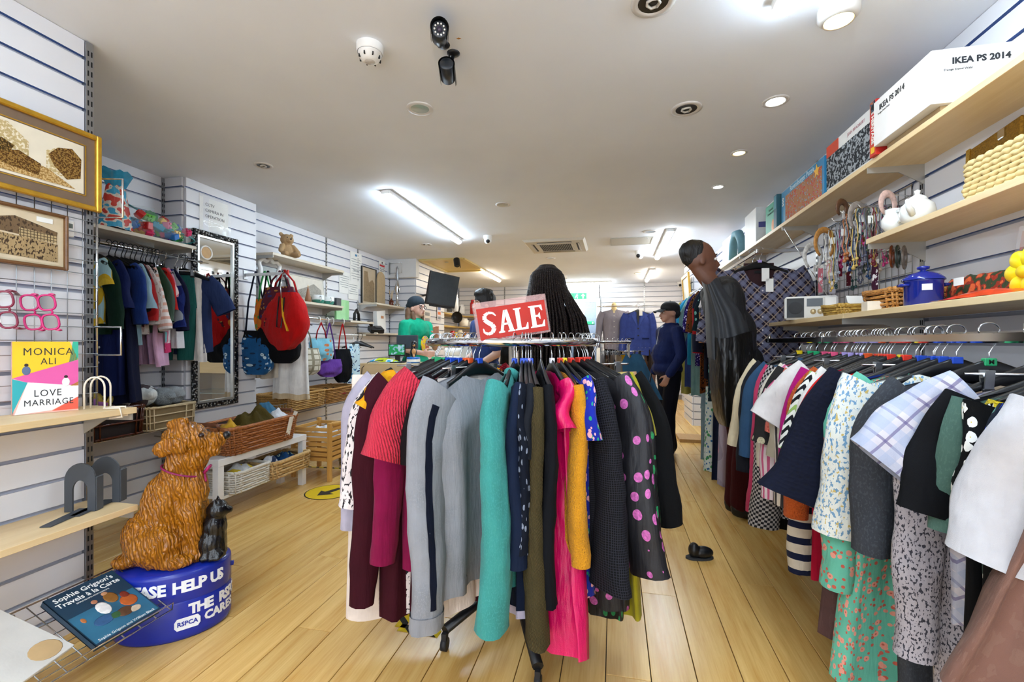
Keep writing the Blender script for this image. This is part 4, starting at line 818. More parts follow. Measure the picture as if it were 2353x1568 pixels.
t, b = bx('flyer_box', 'narrow white box with red and yellow flame on the small far shelf', 'box', (1.24, 6.5, 1.95), (.1, .06, .32), M_WHITE, 0); obj('flame', MB().ell((0, -.031, .08), (.04, .002, .07)), mat('#e8b81e', .5), t); obj('flame_core', MB().ell((0.01, -.032, .09), (.025, .002, .05)), mat('#c8281e', .5), t)
# gold picture frame at the pier
t = thing('gold_frame', 'gold framed picture leaning against the far right pier', 'picture', (1.16, 7.6, 1.55), (0, -.08, 0))
for q in ((-.3, 0, .0), (.3, 0, .0)): obj('frame_side', MB().box((0, q[0], .4), (.03, .05, .8)), mat('#b58a3a', .35, .6), t)
for q in (.025, .775): obj('frame_rail', MB().box((0, 0, q), (.03, .6, .05)), mat('#b58a3a', .35, .6), t)
obj('print', MB().box((.004, 0, .4), (.008, .56, .72)), mat('#d3d0c2', .5, 0, .2, 6), t)
# middle shelf
ZM = 1.805
t = thing('teapot', 'white ceramic teapot with a lid knob on the middle right shelf', 'teapot', (1.31, 2.36, ZM))
t.scale = (.62, .62, .8)
M_CER = mat('#eef0ee', .15, 0, .02)
obj('pot', MB().lathe([(.05, 0), (.09, .02), (.105, .06), (.095, .1), (.06, .128), (.045, .132)], 28, capb=True), M_CER, t)
l = obj('lid', MB().lathe([(.06, .128), (.05, .145), (.025, .158), (.014, .163), (.016, .172), (.02, .182), (.0001, .19)], 24), M_CER, t)
obj('spout', MB().tube([(-.06, -.06, .05), (-.1, -.085, .08), (-.12, -.105, .115)], [.024, .017, .011], 12), M_CER, t)
obj('handle', MB().tube([(.05, .08, .1), (.06, .14, .1), (.055, .15, .06), (.05, .09, .04)], .011, 10), M_CER, t)
t = thing('white_jug', 'white ribbed ceramic jug beside the teapot', 'jug', (1.29, 2.50, ZM)); t.scale = (.62, .62, .8); obj('jug_body', MB().lathe([(.04, 0), (.07, .03), (.075, .07), (.05, .105), (.055, .13)], 20, capb=True), M_CER, t); obj('handle', MB().tube([(0, -.05, .11), (0, -.1, .1), (0, -.095, .05), (0, -.06, .04)], .009, 8), M_CER, t)
t = thing('sequin_bag', 'gold sequinned rectangular bag leaning on the middle shelf', 'bag', (1.44, 2.13, ZM), (-.12, .1, 0))
obj('panel', MB().box((0, 0, .15), (.03, .26, .3), bev=.006), mat('#9a7428', .3, .7, .35, 160, .6, 260), t); obj('clasp', MB().box((-.018, -.05, .27), (.012, .03, .04), bev=.003), M_CHROME, t); obj('sequin_edge', MB().box((-.016, .12, .15), (.006, .02, .3)), mat('#d9b85a', .2, .9, .3, 200, .5, 300), t)
t = thing('woven_bag', 'chunky woven straw bag with rope braids on the middle shelf', 'bag', (1.36, 1.85, ZM))
M_STRAW = mat('#d8bf86', .8, 0, .12, 40, .5, 120)
for i in range(8): obj('rope_row', MB().tube([(-.06 - .003 * math.sin(j * 1.3 + i * 1.6), -.2 + j * .0085, .012 + i * .0185 + .003 * math.cos(j * 1.3 + i * 1.6)) for j in range(49)], [.0105 + .003 * math.sin(j * 1.3 + i) for j in range(49)], 8), M_STRAW, t)
obj('inner_bag', MB().box((0, 0, .075), (.1, .4, .145), bev=.02), mat('#b99a5e', .9), t)
# low shelf
ZL = 1.43
P = W(1830, 720, x=1.17)
t = thing('radio', 'white retro radio with round speaker and aerial on the low shelf', 'radio', (1.25, P.y, ZL), -.28)
obj('case', MB().box((0, 0, .075), (.29, .12, .15), bev=.012), mat('#eceae4', .35, 0, .02), t)
obj('front_panel', MB().box((-.03, -.061, .075), (.21, .004, .13), bev=.001), mat('#d6d3cb', .4), t)
obj('speaker_grille', MB().box((-.085, -.064, .075), (.095, .004, .125), bev=.001), mat('#3e4042', .8, bump=.4), t); obj('speaker_cone', MB().lathe([(.0001, 0), (.03, .003), (.04, .001)], 20, M=Matrix.Translation((-.085, -.067, .075)) @ Matrix.Rotation(math.pi / 2, 4, 'X')), mat('#2a2b2d', .7), t)
obj('display', MB().box((.02, -.064, .108), (.085, .004, .05)), mat('#30383c', .2), t)
for q in (0, .038): obj('tuning_knob', MB().lathe([(.0001, .012), (.014, .011), (.017, 0)], 16, M=Matrix.Translation((.012 + q, -.063, .05)) @ Matrix.Rotation(math.pi / 2, 4, 'X')), mat('#c9b48a', .3, .5), t)
obj('aerial', MB().cyl((.1, .03, .15), (-.14, .06, .62), .0028, 8).ell((-.14, .06, .62), .005, 8, 6), M_CHROME, t)
def wick(c1='#8a4a22', c2='#2e140a', s=1.0): 
    key = ('wk', c1, c2, s)
    if key not in MATS:
        t = NT('wicker'); o = t.obj(); br = t.n('TexWave', {'Vector': o, 'Scale': 20 * s, 'Distortion': 6, 'Detail': 2}, bands_direction='Z'); n = t.noise(o, 60)
        c = t.mix(br.outputs[1], c2, c1); c = t.mix(t.ramp(n.outputs[0], .3, .7), c, c1); t.bump(br.outputs[1], .4, .003); MATS[key] = t.fin(c, .5)
    return MATS[key]
def basket(name, label, loc, rot, lx, ly, h, m, flare=1.12, rows=8, stakes=14, r=.008, handles=False, group=None, rim=None, liner=None, inner='#3a2413'):
    """woven basket: a dark inner shell, wavy weaver rows round it, upright stakes and a braided rim"""
    t = thing(name, label, 'basket', loc, rot, group)
    def per(k, n, f, g=0, z=0):
        q = k / n * 2 * math.pi; c, s = math.cos(q), math.sin(q); e = .22
        return (sg(c) * abs(c) ** e * (lx / 2 * f + g), sg(s) * abs(s) ** e * (ly / 2 * f + g), z)
    mb = MB(); N = 40
    mb.grid(lambda u, v: per(u * N, N, 1 + (flare - 1) * v, -r, .004 + v * (h - .01)), N, 3, closeu=True); mb.add([per(k, N, 1, -r, .006) for k in range(N)], [list(range(N))])
    obj('shell', mb, mat(inner, .8), t)
    n = stakes * 4
    for i in range(rows):
        z = r + i * (h - r * 2) / max(1, rows - 1); f = 1 + (flare - 1) * z / h; mbr = MB()
        mbr.tube([per(k + .5, n, f, r * .55 * (1 if (k + i) % 2 else -1), z) for k in range(n)], min(r, (h / rows) * .62), 6, closed=True); obj('weaver_row', mbr, m, t)
    obj('rim', MB().tube([per(k, 48, flare, .004 * math.sin(k * 1.7), h + .003 * math.cos(k * 1.7)) for k in range(48)], r * 1.5, 8, closed=True), rim or m, t)
    for k in range(stakes):
        a = per(k * 4 + .5, n, 1, r * .4, 0); b = per(k * 4 + .5, n, flare, r * .4, h); obj('stake', MB().tube([a, b], r * .7, 6), m, t)
    if handles:
        for s in (-1, 1): obj('handle', MB().tube([(s * lx / 2 * flare * 1.0, -ly * .34, h * .98), (s * (lx / 2 * flare + .012), -ly * .3, h + .035), (s * (lx / 2 * flare + .012), ly * .3, h + .035), (s * lx / 2 * flare, ly * .34, h * .98)], .014, 8), mat('#6b3a1c', .4), t)
    if liner: obj('liner', MB().grid(lambda u, v: per(u * N, N, flare, .012 - .03 * abs(v - .4), h + .012 - .05 * abs(v - .4) * 1.4 if v < .4 else h + .012 - (v - .4) * .06), N, 5, closeu=True), liner, t)
    return t
def drape(name, label, cat, loc, m, rx_, ry_, h, seed=0, rot=0, kind='cloth', group=None):
    """a crumpled folded cloth lying in a heap"""
    rnd = random.Random(seed); o = rnd.random() * 50; mb = MB()
    def fn(u, v):
        a = 2 * math.pi * u; r = v; x = math.cos(a) * r * rx_; y = math.sin(a) * r * ry_; k = noise.noise(Vector((x * 16 + o, y * 16, 1.5))); k2 = noise.noise(Vector((x * 38, y * 38 + o, 7.5)))
        return (x * (1 + .15 * k), y * (1 + .15 * k2), h * ((1 - r ** 3) * (.75 + .5 * k) + .22 * k2 * (1 - r)) )
    mb.grid(fn, 40, 16, closeu=True); return tag(obj(name, mb, m, None, loc, (0, 0, rot)), label, cat, group)
def label_card(t, c, d, txt=None, rot=(0, 0, 0)): return obj('price_tag', MB().box((0, 0, 0), d), M_PAPER, t, c, rot)
M_W2 = wick('#c98a3e', '#5a2a12', 2)
P = W(1920, 700, x=1.2); t = basket('basket', 'small golden rush basket next to the radio', (1.27, P.y - .02, ZL), .2, .2, .15, .05, wick('#c9a24a', '#6e4a1a', 2), rows=4, r=.007); label_card(t, (-.04, -.08, .075), (.09, .002, .05), rot=(-.3, 0, .1))
P = W(2025, 690, x=1.2); t = basket('basket', 'brown wavy rim basket behind the cream card box', (1.33, P.y + .06, ZL), .1, .22, .2, .09, M_W2, rows=5, r=.008)
P = W(1990, 700, x=1.17); t, b = bx('card_box', 'small cream card box on the low shelf edge', 'box', (1.215, P.y, ZL), (.1, .07, .045), mat('#e6d9c4', .6), -.1)
P = W(2102, 690, x=1.22)
t = thing('enamel_pot', 'cobalt blue enamel pot with lid on the low shelf', 'pot', (1.25, P.y, ZL)); t.scale = (.72, .72, .88); M_EN = mat('#1c2a86', .12, 0, .03)
obj('pot_body', MB().lathe([(.082, 0), (.088, .005), (.088, .115), (.093, .12), (.086, .122)], 32, capb=True), M_EN, t)
l = obj('lid', MB().lathe([(.098, .122), (.096, .13), (.07, .15), (.03, .162), (.016, .166)], 32), M_EN, t); obj('lid_knob', MB().lathe([(.014, .164), (.012, .17), (.028, .176), (.03, .186), (.0001, .192)], 20), M_EN, l)
for s in (-1, 1): obj('handle', MB().tube([(s * .085, -.03, .1), (s * .115, -.02, .1), (s * .115, .02, .1), (s * .085, .03, .1)], .007, 8), M_EN, t)
label_card(t, (-.03, -.0865, .085), (.045, .002, .028), rot=(0, 0, -.3))
P = W(2180, 690, x=1.17); t = thing('plastic_packet', 'flat orange red plastic packet on the shelf edge beside the pot', 'packet', (1.22, P.y - .1, ZL), .1)
obj('film', MB().grid(lambda u, v: ((v - .5) * .1, (u - .5) * .36, .004 + .025 * math.sin(math.pi * u) * math.sin(math.pi * v) + .004 * noise.noise(Vector((u * 9, v * 5, 0)))), 20, 8), mat('#d8401e', .2, 0, .2, 30), t)
P = W(2215, 655, x=1.3); t = thing('garland_packet', 'crinkly clear packet with orange and green leaves behind the flat packet', 'packet', (1.38, P.y, ZL), 0)
obj('contents', MB().grid(lambda u, v: (-.02 + .05 * (v - .5), (u - .5) * .34, .01 + .1 * math.sin(math.pi * v) + .015 * noise.noise(Vector((u * 8, v * 8, 3)))), 22, 10), fab('#a03a22', 'blob', '#2f3a1e', '#d05a2a', s=6), t); label_card(t, (-.06, .06, .09), (.003, .05, .03))
P = W(2330, 600, x=1.36); t = thing('card_sleeve', 'clear sleeve holding a green and red olive patterned card', 'card', (1.42, P.y, ZL), (0, .15, 0))
obj('card', MB().box((0, 0, .1), (.004, .2, .2)), fab('#6b7a42', 'flor', '#b9341e', '#8fa05a', s=1.0), t); obj('pink_header', MB().box((-.001, 0, .23), (.004, .2, .06)), mat('#d9b9b2', .5), t); obj('sleeve', MB().box((-.004, 0, .14), (.001, .23, .28)), glass('#ffffff', .1, .15), t)
P = W(2345, 635, x=1.24); t = thing('yellow_flower', 'bright yellow plastic flower head on the low shelf', 'flower', (1.25, P.y - .02, ZL))
for i in range(7): a = i * 2 * math.pi / 7; obj('petal', MB().ell((.0 - .005, .045 * math.cos(a), .07 + .045 * math.sin(a)), (.018, .036, .03), R=rx(a)), mat('#f0d60c', .4), t)
obj('flower_centre', MB().ell((-.018, 0, .07), (.014, .02, .02)), mat('#d8b808', .5), t)
# jewellery grid on the right wall
def gridpanel(name, label, loc, rot, w_, h_, step=.058, r=.0022, cap=True):
    t = thing(name, label, 'wire grid', loc, rot)
    nx = int(round(w_ / step)); nz = int(round(h_ / step))
    for i in range(nx + 1): obj('wire', MB().cyl((-w_ / 2 + i * w_ / nx, 0, 0), (-w_ / 2 + i * w_ / nx, 0, h_), r, 6), M_STEEL, t)
    for i in range(nz + 1): obj('wire', MB().cyl((-w_ / 2, -.004, i * h_ / nz), (w_ / 2, -.004, i * h_ / nz), r, 6), M_STEEL, t)
    obj('frame', MB().tube([(-w_ / 2, 0, 0), (-w_ / 2, 0, h_), (w_ / 2, 0, h_), (w_ / 2, 0, 0)], .005, 8, closed=True), M_CHROME, t); return t
gy0, gy1 = 2.72, 3.72
gridpanel('jewellery_grid', 'wire grid panel on the right wall hung with jewellery', (1.488, (gy0 + gy1) / 2, 1.47), -math.pi / 2, gy1 - gy0, .62)
rj = random.Random(5)
JC = ['#8c8f96', '#2b2622', '#c9a85a', '#6f1f2c', '#1f3f6b', '#d8d4cc', '#3e4a3c', '#b06a3a', '#c23a78', '#556', '#e0c9b0', '#274b4b']
NJ = 0
prong_x = 1.30
for k, (y, z) in enumerate([(2.78, 2.0), (2.87, 2.03), (2.97, 2.02), (3.07, 2.0), (3.2, 1.98)]):
    t = thing('display_prong', 'chrome display prong with the %s load of necklaces on the jewellery grid' % ['nearest', 'second', 'third', 'fourth', 'farthest'][k], 'hook', (1.485, y, z))
    obj('prong', MB().tube([(0, 0, 0), (-.2, 0, 0), (-.215, 0, .02)], .003, 6), M_CHROME, t)
    for j in range(8):
        c = JC[(k * 5 + j * 3) % 12]; L = .14 + rj.random() * .24; x = -.02 - j * .024; wv = .018 + rj.random() * .025; n = 16
        tt = thing('necklace', '%s necklace, %s on the %s prong of the jewellery grid' % (['steel grey', 'black', 'gold', 'wine red', 'blue', 'pearl white', 'dark green', 'copper', 'pink', 'slate', 'cream', 'deep teal'][(k * 5 + j * 3) % 12], ['innermost', 'second', 'third', 'fourth', 'fifth', 'sixth', 'seventh', 'outermost'][j], ['nearest', 'second', 'third', 'fourth', 'farthest'][k]), 'necklace', (1.485 + x, y, z), 0, 'necklaces on the jewellery grid')
        pts = [(.006 * math.sin(i * 2.1 + j), wv * math.sin(math.pi * 2 * i / n), -L / 2 + L / 2 * math.cos(2 * math.pi * i / n)) for i in range(n)]
        obj('chain', MB().tube(pts, .0028, 5, closed=True), mat(c, .35, .3 if j % 2 else 0, .2, 200), tt)
        for q in (6, 7, 8, 9, 10): obj('bead', MB().ell(pts[q], .007 + .004 * rj.random(), 8, 6), mat(c, .25, 0, .2), tt)
        if j % 3 == 0: label_card(tt, (0, -.02, -.07), (.024, .002, .04), rot=(0, 0, .3 + j))
for k, (px, py, r_, c, lb) in enumerate(((1895, 560, .075, '#b07a3a', 'brown and black headband hanging open on the grid'), (1868, 590, .07, '#c9c6c0', 'silver grey headband beside the brown one'), (1972, 500, .06, '#8a8078', 'beaded grey headband with white price tag'), (1935, 480, .035, '#5a3a22', 'dark brown hair clip with tag at the top of the grid'), (2040, 470, .045, '#c9a89c', 'pearly pink hair scrunchie above the shelf end'))):
    P = W(px, py, x=1.28); t = thing('headband', lb, 'hair accessory', P, .5)
    obj('band', MB().tube([(r_ * math.cos(a), 0, r_ * 1.15 * math.sin(a)) for a in [math.radians(d) for d in range(-60, 245, 20)]], [.004 + .004 * math.sin(math.pi * i / 15) for i in range(16)], 8, flat=2.4), mat(c, .5, 0, .25, 60), t)
    label_card(t, (.0, -.01, -r_ * 1.1), (.025, .002, .045), rot=(0, .2, .3)); obj('hanging_loop', MB().cyl((0, 0, r_ * 1.1), (.19, .0, r_ * 1.2), .0025, 6), M_CHROME, t)
for k, (px, py, c, lb) in enumerate(((2050, 590, '#7a3a1c', 'tortoiseshell brown bangle nearest the shelf bracket'), (2063, 590, '#2f3a34', 'dark green patterned bangle in the middle'), (2078, 592, '#6b6058', 'grey brown bangle at the right'))):
    P = W(px, py, x=1.36); t = thing('bangle', lb, 'bangle', P, .9, 'bangles on the grid'); obj('ring', MB().tube([(.034 * math.cos(a), 0, .048 * math.sin(a)) for a in [2 * math.pi * i / 20 for i in range(20)]], .006, 8, closed=True, flat=1.8), mat(c, .25, 0, .3, 60), t); obj('peg', MB().cyl((0, 0, .042), (.09, .1, .045), .0025, 6), M_CHROME, t)
for k, (px, py, w_, h_, c, lb) in enumerate(((1885, 645, .05, .17, '#d98a96', 'pink packet of hair clips at the left of the grid'), (1905, 620, .05, .12, '#e6b9c0', 'pale pink packet above the other pink packet'), (1930, 600, .045, .2, '#7a2238', 'wine red scarf bundle on the grid'), (1950, 620, .04, .2, '#5a1a2a', 'dark wine beaded tassel on the grid'), (1912, 655, .07, .12, '#b9b4ba', 'small earring card rack with pink stones'), (2010, 640, .05, .16, '#5a3048', 'purple and pink beaded cuff stack'))):
    P = W(px, py, x=1.40); t = thing('jewellery_packet', lb, 'packet', P, -math.pi / 2 + .3); obj('pack', MB().grid(lambda u, v: ((u - .5) * w_ * (1 - .2 * v), -.012 * math.sin(math.pi * u), (.5 - v) * h_), 8, 10), fab(c, 'speck', '#efe9ea', s=.5), t); obj('header', MB().box((0, 0, h_ / 2 + .01), (w_, .004, .025)), M_PAPER, t); obj('hanging_wire', MB().cyl((0, 0, h_ / 2 + .018), (0, .08, h_ / 2 + .018), .002, 6), M_CHROME, t)
# ================================================================== left foreground: grid, pictures, shelves, dog box
LX = -2.338
gp = gridpanel('wall_grid', 'chrome wire grid panel on the near left wall', (LX + .014, 1.32, .93), math.pi / 2, .64, 1.2, .06, .002)
for z, L in ((2.03, .22), (1.36, .19)):
    pass
for px, py0, py1, lb in ((282, 412, 500, 'upper chrome U shaped hook arm at the end of the near wall'), (278, 752, 816, 'lower chrome U shaped hook arm at the end of the near wall')):
    a = W(px, py0, y=1.66); b = W(px, py1, y=1.66); tag(obj('hook_arm', MB().tube([(-2.32, 1.63, a.z), (a.x, 1.66, a.z + .0), (a.x, 1.66, b.z), (-2.32, 1.63, b.z)], .0045, 8), M_CHROME), lb, 'hook')
def framed(name, label, c, w_, h_, fr, fm, mount=None, pic=None, rot=(0, 0, 0), inner=0):
    """picture facing local -y"""
    t = thing(name, label, 'picture', c, rot)
    for s in (-1, 1):
        obj('frame_side', MB().box((s * (w_ - fr) / 2, -.012, 0), (fr, .024, h_), bev=.004), fm, t); obj('frame_rail', MB().box((0, -.012, s * (h_ - fr) / 2), (w_ - 2 * fr + .002, .024, fr), bev=.004), fm, t)
    if mount: obj('mount_card', MB().box((0, -.006, 0), (w_ - 2 * fr, .006, h_ - 2 * fr)), mount, t)
    iw, ih = w_ - 2 * fr - 2 * inner, h_ - 2 * fr - 2 * inner
    obj('print', MB().box((0, -.0075 if mount else -.006, 0), (iw, .005, ih)), pic, t); return t, iw, ih
GOLD = mat('#c9992e', .35, .55, .15, 30)
# picture of a village street: flat print built as shapes
LR = (0, 0, math.pi / 2)
cc = W(80, 365, x=LX + .03)
z0, z1 = W(213, 475, x=LX + .03).z, W(213, 325, x=LX + .03).z
t, iw, ih = framed('street_picture', 'sepia village street picture in a wide gold frame on the grid', (LX + .03, 1.405, (z0 + z1) / 2), .46, .345, .022, GOLD, mat('#7a6450', .8), mat('#e8ddc6', .7, 0, .08, 8), LR, .045)
obj('gilt_line', MB().box((0, -.0105, ih / 2 + .006), (iw + .02, .001, .004)).box((0, -.0105, -ih / 2 - .006), (iw + .02, .001, .004)).box((iw / 2 + .008, -.0105, 0), (.004, .001, ih + .014)).box((-iw / 2 - .008, -.0105, 0), (.004, .001, ih + .014)), GOLD, t)
SEP = [fab('#7a5628', 'blob', '#9a783e', '#54391a', s=34), fab('#c09a60', 'blob', '#d4b47c', '#a07c44', s=26), fab('#5a4726', 'speck', '#9a783e', s=3), fab('#dccaa2', 'blob', '#c4ac78', '#ece0c4', s=18)]
def art(t, polys, d=-.0104):
    for i_, (nm, pl, m) in enumerate(polys): obj(nm, MB().prism([(x * iw, z * ih) for x, z in pl][::1], .0006, M=Matrix.Translation((0, d - i_ * .0005, 0)) @ Matrix.Rotation(math.pi / 2, 4, 'X')), m, t)
art(t, [('painted_house', [(-.5, -.1), (-.1, -.15), (-.1, .2), (-.3, .45), (-.5, .42)], SEP[3]), ('painted_house', [(.08, -.2), (.32, -.3), (.3, .15), (.22, .3), (.08, .16)], SEP[3]), ('painted_tree', [(.16, -.1), (.3, -.3), (.46, -.2), (.47, .2), (.36, .36), (.2, .28), (.1, .1)], SEP[0]), ('painted_road', [(-.5, -.45), (.4, -.45), (.1, -.2), (-.15, -.12), (-.5, -.3)], SEP[1]), ('painted_figures', [(-.3, -.35), (.0, -.38), (.02, -.15), (-.2, -.02), (-.4, -.12), (-.45, -.3)], SEP[0]), ('painted_tree', [(-.45, -.1), (-.3, -.12), (-.24, .04), (-.36, .12), (-.47, .05)], SEP[2])])
z0, z1 = W(140, 610, x=LX + .03).z, W(140, 512, x=LX + .03).z
t, iw, ih = framed('sketch_picture', 'ink sketch of a crowded market hall in a thin wooden frame', (LX + .03, 1.355, (z0 + z1) / 2 + .004), .30, .235, .013, wood('#7a5430', '#5a3a1e', 2, 0), mat('#d8c8a4', .7, 0, .05), mat('#d8c6a6', .7, 0, .06), LR, .006)
SK = [fab('#b9a27c', 'speck', '#4a3a2a', s=1.6), fab('#c4b08a', 'grid', '#5a4a36', s=1.0), fab('#8a745a', 'speck', '#4a3a2a', s=1.2)]
art(t, [('sketched_hall', [(-.4, .05), (.42, -.02), (.44, .2), (.1, .32), (-.1, .38), (-.3, .3)], SK[2]), ('sketched_hall', [(-.05, -.02), (.43, -.04), (.43, .12), (-.05, .16)], SK[1]), ('sketched_crowd', [(-.46, -.4), (.44, -.44), (.44, -.06), (-.46, .02)], SK[0])])
obj('price_sticker', MB().box((.07, -.012, .08), (.055, .001, .02)), M_PAPER, t)
tag(obj('price_card', MB().box((0, 0, 0), (.002, .045, .035)), mat('#3f6a58', .6), None, W(113, 500, x=LX + .012)), 'dark green card behind the grid under the gold frame', 'card')
t = thing('thermostat', 'white wall controller behind the grid beside the sketch', 'controller', W(150, 525, x=LX + .001)); obj('case', MB().box((.008, 0, 0), (.016, .05, .07), bev=.003), M_WHITE, t); obj('screen', MB().box((.0165, 0, .012), (.001, .035, .02)), mat('#6a746e', .3), t)
# glasses hung on the grid
def spectacles(name, label, c, fm, lm, s=1.0, rot=(0, 0, 0)):
    t = thing(name, label, 'glasses', c, rot); t.scale = (s,) * 3
    for q in (-1, 1):
        pts = [(q * .034 + .026 * sg(math.cos(a)) * abs(math.cos(a)) ** .7, 0, .021 * sg(math.sin(a)) * abs(math.sin(a)) ** .7) for a in [2 * math.pi * i / 20 for i in range(20)]]
        obj('lens_rim', MB().tube(pts, .0035, 8, closed=True), fm, t); obj('lens', MB().add([p for p in pts], [list(range(20))]), lm, t)
        obj('temple', MB().tube([(q * .062, 0, .014), (q * .064, .05, .014), (q * .06, .12, .004)], [.004, .003, .0028], 8, flat=2), fm, t)
    obj('bridge', MB().tube([(-.009, 0, .006), (0, -.002, .01), (.009, 0, .006)], .003, 8), fm, t); return t
PINK = mat('#c4186a', .25, 0, .05); SMOKE = mat('#2c2c34', .08, 0, .05)
P = W(112, 718, x=LX + .13); t = spectacles('sunglasses', 'hot pink sunglasses with smoke lenses hung sideways on the grid', P, PINK, SMOKE, 1.15, (0, math.radians(82), math.radians(50)))
P = W(72, 718, x=LX + .07); t = spectacles('eyeglasses', 'hot pink clear lens spectacles hung sideways on the grid', P, PINK, glass('#ffffff', .05, .15), 1.15, (0, math.radians(82), math.radians(50)))
P = W(14, 712, x=LX + .10); t = spectacles('eyeglasses', 'dark red round spectacles with a white tag at the left edge', P, mat('#7d1a3a', .3), glass('#ffffff', .05, .15), 1.15, (0, math.radians(82), math.radians(45))); label_card(t, (.03, -.006, -.03), (.022, .001, .028))
# shelf 1 with the novel, shelf 2 with black bookends
shelf('shelf', 'beech shelf with the novel on the near left wall', -2.335, -2.06, .6, 1.615, .995, brk=(1.60,), side=-1)
shelf('shelf', 'beech shelf with black bookends on the near left wall', -2.335, -2.055, .6, 1.615, .565, brk=(1.60,), side=-1)
# Monica Ali novel
a = W(28, 955, z=.997); bR = W(180, 942, z=.997)
d = bR - a; ang = math.atan2(d.y, d.x); Wd = d.length; ztop = W(180, 785, t=(bR - Vector((0, 0, 0))).dot(FV)).z; Hh = ztop - .997
t = thing('novel', 'yellow and pink novel Love Marriage by Monica Ali standing on the shelf', 'book', ((a.x + bR.x) / 2, (a.y + bR.y) / 2, .996), ang)
obj('pages', MB().box((0, .018, Hh / 2), (Wd - .006, .03, Hh - .006)), M_PAPER, t)
obj('cover', MB().box((0, .0015, Hh / 2), (Wd, .003, Hh)).box((0, .0345, Hh / 2), (Wd, .003, Hh)).box((-Wd / 2 + .0015, .018, Hh / 2), (.003, .036, Hh)), mat('#efb9a8', .5), t)
def cov(nm, pl, c): obj(nm, MB().prism([((x - .5) * Wd, z * Hh) for x, z in pl], .0004, M=Matrix.Rotation(math.pi / 2, 4, 'X')), mat(c, .45, 0, .02), t)
cov('cover_panel', [(0, .5), (1, .74), (.86, 1), (0, 1)], '#f2c41f'); cov('cover_panel', [(.845, .7), (1, .74), (1, 1), (.91, 1)], '#35b394'); cov('cover_panel', [(0, .5), (.84, .705), (1, .735), (1, .36), (.2, .44)], '#e05aa0'); cov('cover_panel', [(0, .02), (.22, .435), (0, .49)], '#2fa8ae'); cov('cover_panel', [(.03, 0), (.58, .03), (1, .2), (1, .36), (.22, .44)], '#eceae8'); cov('cover_panel', [(.58, .02), (1, .02), (1, .2)], '#e8604a'); cov('cover_panel', [(.86, .36), (1, .36), (1, .42)], '#f2b41f')
for s_, sz, x, z in (('MONICA', .28, .53, .855), ('ALI', .25, .53, .72), ('LOVE', .26, .52, .275), ('MARRIAGE', .23, .54, .145)): text(s_, sz * Hh * .52, INK, t, ((x - .5) * Wd, -.0008, z * Hh), RN, .0002, sp=1.12, sx=.8)
for x, z, c in ((.2, .6, '#5a6a8a'), (.8, .42, '#f2eeea')): obj('cover_figure', MB().ell(((x - .5) * Wd, -.0008, z * Hh), (.012, .0008, .018)), mat(c, .6), t); obj('cover_figure', MB().ell(((x - .5) * Wd, -.0008, z * Hh + .022), (.006, .0008, .006)), mat('#2a1a16', .6), t)
# cream wire bookend
P = W(232, 930, z=1.0); t = thing('wire_bookend', 'cream wire double loop bookend clipped on the upper left shelf', 'bookend', (-2.16, 1.515, .998), .55)
for o in (0, .05):
    obj('wire_loop', MB().tube([(-.035, o, 0), (-.035, o, .09)] + [(.035 * -math.cos(q), o, .09 + .045 * math.sin(q)) for q in [math.pi * i / 10 for i in range(1, 10)]] + [(.035, o, .09), (.035, o, .0), (.04, o - .02, .003), (.1, o - .03, .003), (.108, o - .03, -.035), (.06, o - .02, -.04)], .0038, 8), mat('#e8dcc8', .4), t)
# black arch bookends
M_GR = mat('#3f444b', .5, 0, .04)
for px, py, o, lb in ((232, 1160, 0, 'front dark grey metal arch bookend on the lower left shelf'), (255, 1140, .11, 'rear dark grey metal arch bookend on the lower left shelf')):
    t = thing('arch_bookend', lb, 'bookend', (-2.20 - o * .15, 1.49 + o, .566), math.radians(20)); t.scale = (.95, 1, 1.32); mb = MB()
    out = [(-.062, 0), (-.062, .1)] + [(.062 * -math.cos(q), .1 + .055 * math.sin(q)) for q in [math.pi * i / 12 for i in range(1, 12)]] + [(.062, .1), (.062, 0)]
    inn = [(-.03, 0), (-.03, .07)] + [(.03 * -math.cos(q), .07 + .03 * math.sin(q)) for q in [math.pi * i / 12 for i in range(1, 12)]] + [(.03, .07), (.03, 0)]
    n = len(out)
    for y in (-.004, .004): mb.add([(x, y, z) for x, z in out] + [(x, y, z) for x, z in inn], [[i, i + 1, n + i + 1, n + i] for i in range(n - 1)])
    mb.add([(x, -.004, z) for x, z in out] + [(x, .004, z) for x, z in out], [[i, i + 1, n + i + 1, n + i] for i in range(n - 1)]); mb.add([(x, -.004, z) for x, z in inn] + [(x, .004, z) for x, z in inn], [[i, i + 1, n + i + 1, n + i] for i in range(n - 1)])
    obj('arch', mb, M_GR, t); obj('side_flange', MB().box((.062, .018, .055), (.008, .04, .11), bev=.002), M_GR, t); obj('foot', MB().prism([(-.02, -.17), (.02, -.17), (.028, .03), (-.028, .03)], .003), M_GR, t)
